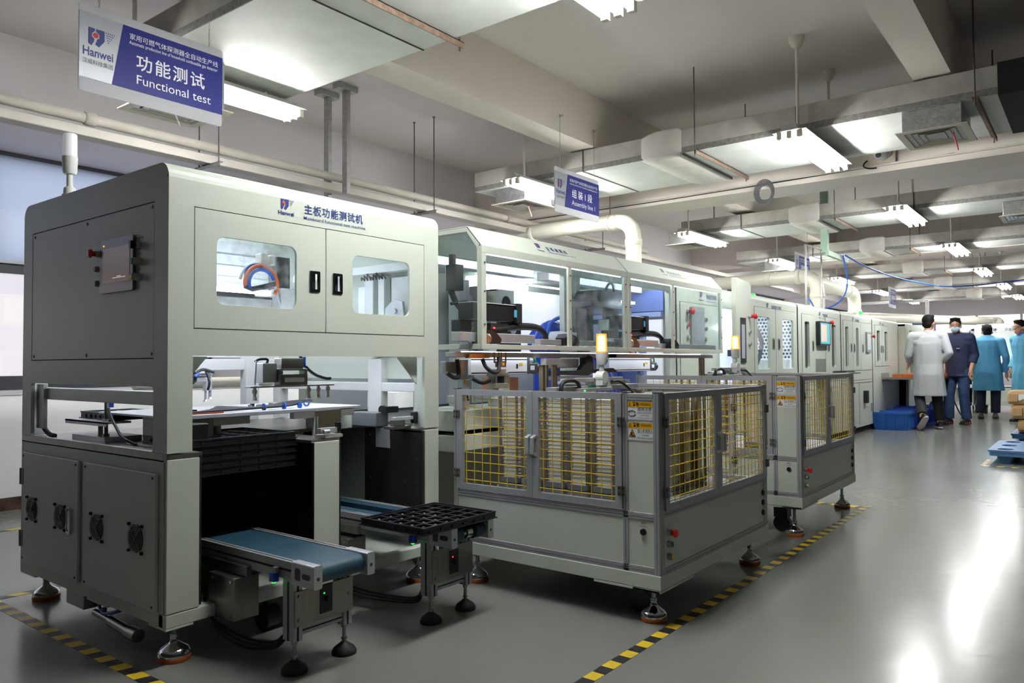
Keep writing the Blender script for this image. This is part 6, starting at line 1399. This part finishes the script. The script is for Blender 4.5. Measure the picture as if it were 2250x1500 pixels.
o = thing('orange_handle_lift', 'orange bar in front of the man with glasses', 'handle', (12.6, .55, .9)); MB().tube([(12.6, .78, .905), (12.6, .4, .915), (12.6, -.2, .915)], .022, 10).build('bar', M('orange_paint', (244, 110, 40), .4), o); MB().box(12.62, 12.66, -.2, -.15, 0, .92).box(12.4, 12.8, -.4, -.1, 0, .06).build('stand', GREYP, o)

# ---------------------------------------------------------------- far machines behind the people
def far_machine(x, y0, y1, label, cn):
    o = thing('enclosed_machine', label, 'machine', (x+.6, (y0+y1)/2, 0))
    b = MB(); b.plate('x', rrect(y0, y1, .92, 1.73, .07), [rect(y0+.12, y1-.1, 1.0, 1.5)], x, x+.03); b.box(x+.03, x+1.2, y1-.04, y1, .95, 1.70).box(x+.03, x+1.2, y0, y0+.04, .95, 1.70).box(x+.03, x+1.2, y0+.04, y1-.04, 1.66, 1.72); b.build('hood', WHITEP, o, .004)
    MB().box(x+.02, x+1.2, y0, y1, .17, .50).box(x-.03, x+1.2, y0, y1, .17, .26).box(x+.02, x+.06, y0, y0+.3, .5, .92).box(x+.02, x+.06, y1-.06, y1, .5, .92).box(x, x+1.2, y0, y1, .90, .95).build('base', PAINT, o, .004)
    MB().box(x+.05, x+1.1, y0+.1, y1-.06, .5, .52).box(x+.3, x+.34, y0+.2, y0+.24, .5, .92).box(x+.25, x+.5, y0+.3, y0+.7, .5, .75).build('inner_parts', DSTEEL, o)
    for y in (y0+.15, y1-.15): MB().cyl((x+.1, y-.03, .085), (x+.1, y+.03, .085), .085, n=18).box(x+.05, x+.15, y-.04, y+.04, .12, .18).build('castor', BLACK, o)
    for y in (y0+.25, y1-.35): MB().box(x+.9, x+.94, y, y+.04, 1.0, 1.5).build('lamp_bar', LEDS, o)
    MB().box(x+.98, x+1.0, y0+.1, y1-.1, .96, 1.64).build('back_lining', M('pale_green_lining', (196, 220, 200), .4, emit=(196, 226, 204), es=.25), o)
    D, Z = (0, -1, 0), (0, 0, 1); logo(o, (x-.004, y1-.32, 1.585), D, Z, .055); text(cn, .06, NAVY, o, (x-.004, y1-.50, 1.59), D, Z); text('Hanwei', .024, NAVY, o, (x-.004, y1-.30, 1.555), D, Z)
    MB().box(x-.034, x-.03, y0+.45, y0+.62, .38, .48).build('warning_label', WLABEL, o); MB().box(x-.036, x-.034, y0+.45, y0+.62, .455, .48).build('amber_band', YELI, o)
    return o
far_machine(17.2, .45, 1.96, 'white enclosed machine with lettering behind the man in the blue coat', '开盖装盒机')
o = thing('glass_workstation', 'white framed glass workstation between the walking person and the man in navy', 'machine', (17.6, 3, 0))
b = MB()
for y in (2.04, 2.6, 3.2, 3.9): b.box(17.2, 17.25, y-.025, y+.025, .2, 1.6)
for z in (.62, .72, 1.1, 1.58): b.box(17.19, 17.25, 2.04, 3.9, z, z+.045)
b.box(17.2, 17.26, 2.02, 2.08, 0, .2).box(17.2, 17.26, 3.84, 3.9, 0, .2).box(18.1, 18.16, 2.02, 2.08, 0, .2).box(17.2, 18.2, 2.02, 2.06, .2, 1.6).box(17.2, 18.2, 2.04, 3.9, 1.58, 1.62); b.build('frame', WHITEP, o, .004)
MB().box(17.2, 18.2, 2.0, 3.95, .15, .62).build('base', PAINT, o, .004); MB().box(17.1, 18.1, 2.0, 3.95, .68, .74).build('conveyor_bed', ALUB, o, .003); MB().box(17.05, 17.2, 2.0, 3.2, .5, .56).build('rail', WHITEP, o)
MB().box(17.21, 17.215, 2.06, 3.88, 1.14, 1.56).build('pane', CLEAR, o); MB().box(17.75, 17.78, 2.1, 3.85, .75, 1.55).build('lit_back', M('pale_lit_back', (226, 232, 232), .4, emit=(232, 238, 240), es=.35, var=.1, vs=4), o)
b = MB()
for y in (2.2, 2.45, 2.8, 3.1, 3.5): b.box(17.5, 17.6, y, y+.05, .74, 1.2+.1*(y % .3)).box(17.4, 17.7, y-.05, y+.1, 1.0, 1.05)
b.build('fixture', ALU, o); MB().ell((17.3, 3.05, 1.05), (.03, .02, .07)).ell((17.3, 2.86, 1.0), (.02, .02, .04)).build('green_lamp', GLED, o)
MB().prism('x', [(2.1, .95), (2.5, .80), (2.5, .76), (2.1, .91)], 16.9, 17.1).build('chute', WHITEP, o)
o = thing('glazed_side_cabinet', 'cabinet with clear doors at the end of the row, left of the walking person', 'machine', (14.9, 3.2, 0))
b = MB(); b.plate('y', rect(14.4, 15.9, .12, 1.66), [rect(14.55, 15.1, .75, 1.55), rect(15.2, 15.8, .75, 1.55)], 2.62, 2.66); b.box(14.4, 15.9, 2.66, 3.6, 1.62, 1.66).box(14.4, 15.9, 2.66, 3.6, .12, .70).box(14.4, 14.44, 2.66, 3.6, .12, 1.66).box(15.86, 15.9, 2.66, 3.6, .12, 1.66); b.build('body', PAINT, o, .004)
MB().box(14.5, 15.85, 2.665, 2.67, .7, 1.6).build('pane', CLEAR, o); MB().box(14.45, 15.85, 3.5, 3.52, .7, 1.6).build('lit_back', MATS['pale_lit_back'], o)
b = MB()
for x in (14.62, 14.8, 15.3, 15.6): b.box(x, x+.04, 2.9, 3.0, .7, 1.4).box(x-.05, x+.1, 2.85, 3.1, .98, 1.05)
b.build('fixture', DSTEEL, o); MB().ell((14.7, 2.85, 1.0), (.05, .02, .08)).build('green_lamp', GLED, o)
o = thing('wheeled_unit', 'low pale unit with a dark wheel and cable behind the blue bins', 'trolley', (16.2, 2.5, 0)); MB().box(15.95, 16.6, 2.2, 2.9, .25, .62).build('body', PAINT, o, .01); MB().cyl((15.92, 2.42, .17), (15.96, 2.42, .17), .15, n=24).build('wheel', BLACK, o); MB().tube(spline([(15.95, 2.3, .6), (15.9, 2.2, .55), (15.9, 2.15, .3), (15.9, 2.05, .05), (15.8, 1.95, .02)]), .012, 8).build('cable', CABLE, o); MB().box(16.0, 16.1, 2.25, 2.3, 0.0, .25).box(16.0, 16.1, 2.8, 2.85, 0, .25).build('leg', GREYP, o)

# ---------------------------------------------------------------- people
SKIN = M('skin', (196, 148, 122), .5, var=.05, vs=30); HAIR = M('black_hair', (14, 13, 14), .8, var=.4, vs=80, bump=.5, bs=60, spec=.2)
def blob(name, mb, mat, parent, vox=.008, sm=3):
    """one continuous surface grown over the shapes of mb"""
    o = mb.build(name, mat, parent)
    r = o.modifiers.new('union', 'REMESH'); r.mode = 'VOXEL'; r.voxel_size = vox; r.use_smooth_shade = True
    s = o.modifiers.new('smooth', 'SMOOTH'); s.iterations = sm; s.factor = .5
    dg = bpy.context.evaluated_depsgraph_get(); me = bpy.data.meshes.new_from_object(o.evaluated_get(dg)); me.name = name
    o.modifiers.clear(); old = o.data; o.data = me; bpy.data.meshes.remove(old)
    if not me.materials: me.materials.append(mat)
    for p in me.polygons: p.use_smooth = True
    return o
def cap(b, p0, p1, r0, r1, n=14):
    b.cyl(p0, p1, r0, r1, n=n); b.ell(p0, (r0,)*3, n=n, k=8); b.ell(p1, (r1,)*3, n=n, k=8); return b
def person(label, loc, rz, J, outfit):
    """J: joints in metres, facing -y, left = +x. outfit: builder of the clothes"""
    o = thing('person', label, 'person', loc, None); C, S = cos(rz), sin(rz)
    W = lambda p: Vector((loc[0]+p[0]*C-p[1]*S, loc[1]+p[0]*S+p[1]*C, loc[2]+p[2]))
    hd, nk = Vector(J['head']), Vector(J['neck'])
    hr = J.get('turn', 0); hf = Vector((sin(hr), -cos(hr), 0)); hs = Vector((cos(hr), sin(hr), 0)); up = Vector((0, 0, 1))
    H = lambda a, f, u: W(hd+hs*a+hf*f+up*u)
    er = (0, 0, rz+hr)
    b = MB()
    # torso
    pv, ch = Vector(J['pelvis']), Vector(J['chest'])
    b.ell(W(pv), (.155, .115, .12), (0, 0, rz)); b.ell(W(pv.lerp(ch, .5)), (.14, .10, .17), (0, 0, rz)); b.ell(W(ch), (.165, .115, .17), (0, 0, rz)); cap(b, W(ch+Vector((0, 0, .12))), W(nk), .075, .055); cap(b, W(nk), W(hd+Vector((0, 0, -.06))), .056, .055)
    # head
    b.ell(H(0, 0, .02), (.076, .094, .105), er); b.ell(H(0, .035, -.05), (.058, .055, .062), er); b.ell(H(0, .03, -.095), (.036, .036, .026), er)
    b.ell(H(0, .098, -.015), (.013, .016, .022), er); b.ell(H(0, .104, -.026), (.016, .014, .011), er)
    for s in (-1, 1): b.ell(H(.079*s, -.008, -.01), (.011, .022, .033), er); b.ell(H(.03*s, .080, .022), (.020, .012, .008), er)
    b.ell(H(0, .088, -.062), (.024, .010, .009), er)
    for s, q in ((1, 'l'), (-1, 'r')):
        sh, el, wr = Vector(J['sh'+q]), Vector(J['el'+q]), Vector(J['wr'+q]); hp, kn, an = Vector(J['hip'+q]), Vector(J['kn'+q]), Vector(J['an'+q])
        cap(b, W(ch+Vector((.06*s, 0, .10))), W(sh), .07, .055); cap(b, W(sh), W(el), .052, .042); cap(b, W(el), W(wr), .040, .027)
        cap(b, W(hp), W(kn), .082, .056); cap(b, W(kn), W(an), .055, .038)
        f = Vector(J.get('foot'+q, (0, -1, 0))); cap(b, W(an+Vector((0, 0, -.03))), W(an+f*.14+Vector((0, 0, -.045))), .035, .028)
        # hand: palm and five bent fingers
        d = Vector(J.get('hand'+q, (0, -.1, -1))).normalized(); side = Vector((0, -1, 0)) if abs(d.y) < .7 else Vector((1, 0, 0)); side = (side-d*side.dot(d)).normalized(); nrm = d.cross(side)*s
        cap(b, W(wr), W(wr+d*.075), .026, .030)
        for i, (L, c) in enumerate(((.070, .027), (.078, .010), (.072, -.008), (.056, -.025))):
            a = wr+d*.09+side*c; m_ = a+d*L*.5-nrm*.006; e = a+d*L*.88-nrm*.024
            cap(b, W(a), W(m_), .0095, .0090, 8); cap(b, W(m_), W(e), .0090, .0078, 8)
        a = wr+d*.035+side*.030; m_ = a+d*.03+side*.022; cap(b, W(a), W(m_), .011, .010, 8); cap(b, W(m_), W(m_+d*.03+side*.004), .010, .008, 8)
    body = blob('body', b, SKIN, o, .0065, 2)
    # hair: cap over the skull
    h = MB(); h.ell(H(0, -.012, .048), (.086, .098, .092), er); h.ell(H(0, -.06, -.005), (.070, .045, .075), er); h.ell(H(0, .05, .105), (.066, .045, .03), er)
    for i in range(7): h.ell(H(-.06+.02*i, .06-.01*abs(i-3), .108), (.016, .03, .022), er)
    hm = blob('hair', h, HAIR, o, .008, 2)
    outfit(o, J, W, H, er, rz)
    return o
def sleeve(b, J, W, q, r0=.078, r1=.058, stop=1.0):
    sh, el, wr = Vector(J['sh'+q]), Vector(J['el'+q]), Vector(J['wr'+q]); e = el.lerp(wr, stop)
    cap(b, W(sh), W(el), r0, r1+.006); b.cyl(W(el), W(e), r1+.006, r1, n=16); b.ell(W(el), (r1+.008,)*3)
def coat(o, J, W, rz, mat, hem, name='coat', flare=.23, dep=.17, stop=.98, lean=(0, 0)):
    b = MB(); pv, ch, nk = Vector(J['pelvis']), Vector(J['chest']), Vector(J['neck'])
    rings = []
    for t, w, d in ((hem, flare, dep), (.62, flare-.015, dep-.005), (.82, flare-.03, dep-.01), (.98, .20, .150), (1.12, .195, .145), (1.28, .205, .145), (1.38, .195, .125), (1.44, .12, .09), (1.475, .075, .075)):
        if t < hem-.001: continue
        c = pv.lerp(ch, max(0, min(1, (t-pv.z)/(ch.z-pv.z)))) if t > pv.z else pv+Vector((lean[0], lean[1], 0))*(pv.z-t)
        if t > 1.38: c = ch.lerp(nk, (t-ch.z)/(nk.z-ch.z)*.6)
        rings.append([W((c.x+w*cos(a*pi/12)*(1+.02*sin(a*2.5+t*9)), c.y+d*sin(a*pi/12)*(1+.03*sin(a*3.1+t*7)), t)) for a in range(24)])
    b.loft(rings)
    for q in 'lr':
        s_ = 1 if q == 'l' else -1; sleeve(b, J, W, q, .078, .052, stop); sh = Vector(J['sh'+q])
        cap(b, W(nk+Vector((.05*s_, 0, -.075))), W(sh+Vector((0, 0, -.01))), .085, .082); cap(b, W(ch+Vector((.08*s_, 0, -.02))), W(sh+Vector((-.02*s_, 0, -.08))), .11, .08)
    return blob(name, b, mat, o, .009, 4)
def trousers(o, J, W, mat, r=(.105, .078, .066), top=None, stop=.94):
    b = MB(); pv = Vector(J['pelvis']); b.ell(W(pv+Vector((0, 0, .0))), (.15, .10, .11), (0, 0, 0))
    for q in 'lr':
        hp, kn, an = Vector(J['hip'+q]), Vector(J['kn'+q]), Vector(J['an'+q]); e = kn.lerp(an, stop)
        cap(b, W(hp), W(kn), r[0], r[1]); cap(b, W(kn), W(kn.lerp(e, .5)), r[1], r[1]*.96); b.cyl(W(kn.lerp(e, .5)), W(e), r[1]*.96, r[2], n=16)
    return blob('trousers', b, mat, o, .009, 3)
def shoes(o, J, W, mat, sole, accent=None, orient=None):
    for q in 'lr':
        an = Vector(J['an'+q]); f = Vector(J.get('foot'+q, (0, -1, 0))).normalized(); tilt = J.get('tilt'+q, 0)
        side = f.cross(Vector((0, 0, 1))).normalized(); upv = side.cross(f).normalized()
        if upv.z < 0: upv = -upv
        base = an-upv*.075; b = MB()
        P = lambda a, s_, u: W(base+f*a+side*s_+upv*u)
        rings = []
        for a, w, h in ((-.075, .028, .055), (-.05, .038, .085), (0, .042, .10), (.05, .044, .08), (.10, .048, .058), (.15, .044, .045), (.185, .022, .028)):
            rings.append([P(a, w*cos(t*pi/6), .020+max(0, h*sin(t*pi/6)) if t <= 6 else .018) for t in range(12)])
        b.loft(rings); s_ = b.build('shoe', mat, o)
        c = MB(); out = [(-.08, .022), (-.06, .036), (0, .043), (.06, .047), (.11, .051), (.16, .046), (.195, .018)]
        pts = out+[(a, -w) for a, w in out[::-1]]
        c.loft([[P(a, w, 0) for a, w in pts], [P(a, w, .024) for a, w in pts]], 0, False); c.build('sole', sole, s_)
        if accent:
            c = MB()
            for k in range(4): c.ell(P(-.05+.06*k, -.045, .028), (.016, .008, .010)); c.ell(P(-.05+.06*k, .045, .028), (.016, .008, .010))
            c.build('orange_trim', accent, s_)
LABCOAT = M('white_lab_coat', (184, 187, 192), .8, var=.06, vs=4, bump=.7, bs=9); BLUECOAT = M('light_blue_coat', (78, 146, 184), .8, var=.09, vs=5, bump=.8, bs=10); BLUECOAT2 = M('bright_blue_coat', (96, 170, 206), .8, var=.08, vs=5, bump=.8, bs=10)
NAVYC = M('navy_jacket_cloth', (20, 30, 66), .75, var=.15, vs=8, bump=.6, bs=12); JEAN = M('blue_denim', (36, 60, 98), .8, var=.3, vs=10, bump=.6, bs=18); BLKT = M('black_trousers', (22, 23, 27), .8, var=.15, bump=.4, bs=16); DNAVYT = M('dark_navy_trousers', (26, 34, 54), .8, var=.15, bump=.4, bs=16)
SH = M('black_shoe', (26, 26, 28), .6, var=.2); SOLEW = M('off_white_sole', (196, 194, 186), .6); GSH = M('grey_shoe', (112, 106, 98), .7, var=.1); SOLEB = M('dark_sole', (40, 38, 38), .7); ORT = M('orange_trim', (226, 96, 40), .6)
MASK = M('pale_blue_mask', (176, 208, 218), .7, var=.04, bump=.3, bs=40)
def collar(o, J, W, rz, mat):
    nk = Vector(J['neck']); b = MB(); b.lathe([(.088, -.035), (.078, .0), (.068, .02), (.066, .018), (.074, -.005)], W(nk+Vector((0, 0, -.005))), 20); b.build('collar', mat, o)
# walking person in the white coat: seen from behind, right leg forward, left leg trailing
J = dict(pelvis=(0, 0, .92), chest=(.0, -.03, 1.30), neck=(0, -.02, 1.475), head=(-.02, -.055, 1.595), turn=-.5,
         shl=(.20, -.02, 1.40), ell=(.27, -.02, 1.12), wrl=(.22, -.22, 1.02), shr=(-.20, -.02, 1.40), elr=(-.26, .10, 1.14), wrr=(-.16, -.10, .98),
         hipl=(.09, 0, .90), knl=(.13, -.02, .50), anl=(.16, .36, .20), hipr=(-.09, 0, .90), knr=(-.12, -.07, .49), anr=(-.14, -.02, .09), footr=(-.05, -1, 0), footl=(.25, -.65, -.72), handl=(0, -.6, -.8), handr=(.1, -.5, -.8))
def out1(o, J, W, H, er, rz):
    coat(o, J, W, rz, LABCOAT, .50, flare=.235, dep=.20, lean=(0, .05)); trousers(o, J, W, BLKT, (.10, .075, .07), stop=.9); shoes(o, J, W, SH, SOLEW); collar(o, J, W, rz, LABCOAT)
person('person in a white coat and black trousers walking away along the aisle', (12.95, 2.08, 0), radians(110), J, out1)
# standing man in navy, turned to the left, masked face towards the camera
J = dict(pelvis=(0, .01, .92), chest=(0, .0, 1.30), neck=(0, -.02, 1.47), head=(0, -.06, 1.585), turn=.45,
         shl=(.19, 0, 1.39), ell=(.235, .06, 1.12), wrl=(.22, -.05, .88), shr=(-.19, 0, 1.39), elr=(-.235, .06, 1.12), wrr=(-.2, -.06, .88),
         hipl=(.09, 0, .90), knl=(.10, -.04, .49), anl=(.10, .03, .085), hipr=(-.09, 0, .90), knr=(-.10, -.10, .49), anr=(-.10, -.12, .085), footl=(.05, -1, 0), footr=(-.05, -1, 0))
def out2(o, J, W, H, er, rz):
    coat(o, J, W, rz, NAVYC, .77, 'jacket', .205, .165, .55); trousers(o, J, W, JEAN, (.10, .08, .075), stop=.96); shoes(o, J, W, SH, SOLEB, ORT); collar(o, J, W, rz, NAVYC)
    m = MB(); m.ell(H(0, .058, -.055), (.066, .062, .052), er); m.build('face_mask', MASK, o)
    g = MB()
    for s in (-1, 1): g.tube([H(.034*s+.026*cos(t*pi/8), .100-.012*abs(cos(t*pi/8)), .012+.018*sin(t*pi/8)) for t in range(16)], .003, 5, closed=True); g.tube([H(.06*s, .09, .018), H(.084*s, .0, .015)], .003, 5)
    g.tube([H(-.008, .104, .016), H(.008, .104, .016)], .003, 5); g.build('glasses', BLACK, o)
    s = MB()
    for q in (-1, 1): s.tube([H(.055*q, .075, -.04), H(.082*q, .0, -.008)], .0022, 5)
    s.build('mask_strap', WHITEI, o); MB().box(-.03, .03, -.004, .004, -.008, .008).build('tmp', WHITEI).location = (0, 0, -5)
    bpy.data.objects.remove(bpy.data.objects['tmp'])
    p = W((.09, -.158, 1.22)); MB().ell(p, (.028, .028, .006)).build('name_badge', WHITEI, o)
person('man in a navy jacket, jeans and a pale blue face mask standing in the aisle', (14.05, 1.83, 0), radians(-112), J, out2)
J = dict(pelvis=(0, 0, .90), chest=(0, -.03, 1.27), neck=(0, -.05, 1.44), head=(0, -.09, 1.535), turn=0.1,
         shl=(.20, -.02, 1.36), ell=(.27, .02, 1.09), wrl=(.30, -.06, .83), shr=(-.20, -.02, 1.36), elr=(-.27, .04, 1.09), wrr=(-.28, -.04, .82),
         hipl=(.09, 0, .88), knl=(.11, -.05, .48), anl=(.12, .06, .085), hipr=(-.09, 0, .88), knr=(-.11, -.03, .48), anr=(-.10, -.08, .085))
def out3(o, J, W, H, er, rz):
    coat(o, J, W, rz, BLUECOAT, .50, flare=.25, dep=.19); trousers(o, J, W, DNAVYT, (.10, .08, .075)); shoes(o, J, W, GSH, SOLEB); collar(o, J, W, rz, BLUECOAT)
person('man in a light blue work coat seen from behind, right of the man in navy', (15.75, 1.60, 0), radians(96), J, out3)
J = dict(pelvis=(0, 0, .92), chest=(0, -.02, 1.29), neck=(0, -.04, 1.46), head=(0, -.09, 1.565), turn=0,
         shl=(.19, -.02, 1.38), ell=(.25, .05, 1.11), wrl=(.20, -.10, .89), shr=(-.19, -.02, 1.38), elr=(-.25, .05, 1.11), wrr=(-.20, -.10, .89),
         hipl=(.09, 0, .90), knl=(.10, -.03, .49), anl=(.10, .02, .085), hipr=(-.09, 0, .90), knr=(-.10, -.03, .49), anr=(-.10, -.03, .085), handl=(-.2, -.1, -.9), handr=(.2, -.1, -.9))
def out4(o, J, W, H, er, rz):
    coat(o, J, W, rz, BLUECOAT2, .50, flare=.24, dep=.19); trousers(o, J, W, DNAVYT, (.10, .08, .075)); shoes(o, J, W, SH, SOLEB)
    nk = Vector(J['neck']); MB().lathe([(.090, -.03), (.080, .005), (.066, .03), (.064, .025)], W(nk), 20).build('blue_collar', M('royal_blue_collar', (28, 84, 200), .6), o)
    g = MB()
    for s in (-1, 1): g.tube([H(.034*s+.024*cos(t*pi/8), .100-.012*abs(cos(t*pi/8)), .012+.018*sin(t*pi/8)) for t in range(16)], .0025, 5, closed=True); g.tube([H(.06*s, .09, .018), H(.084*s, .0, .015)], .0025, 5)
    g.build('glasses', BLACK, o)
person('man in a bright blue coat and glasses behind the brown paper parcels', (15.1, 1.0, 0), radians(-135), J, out4)
def out5(o, J, W, H, er, rz):
    coat(o, J, W, rz, BLUECOAT, .50); trousers(o, J, W, DNAVYT); shoes(o, J, W, SH, SOLEB); MB().lathe([(.105, 0), (.10, .03), (.08, .07), (.0001, .09)], H(0, -.01, .05), 18).build('cap', BLACK, o)
person('far person in a black cap half hidden behind the man in navy', (18.7, 2.10, 0), radians(-90), J, out5)
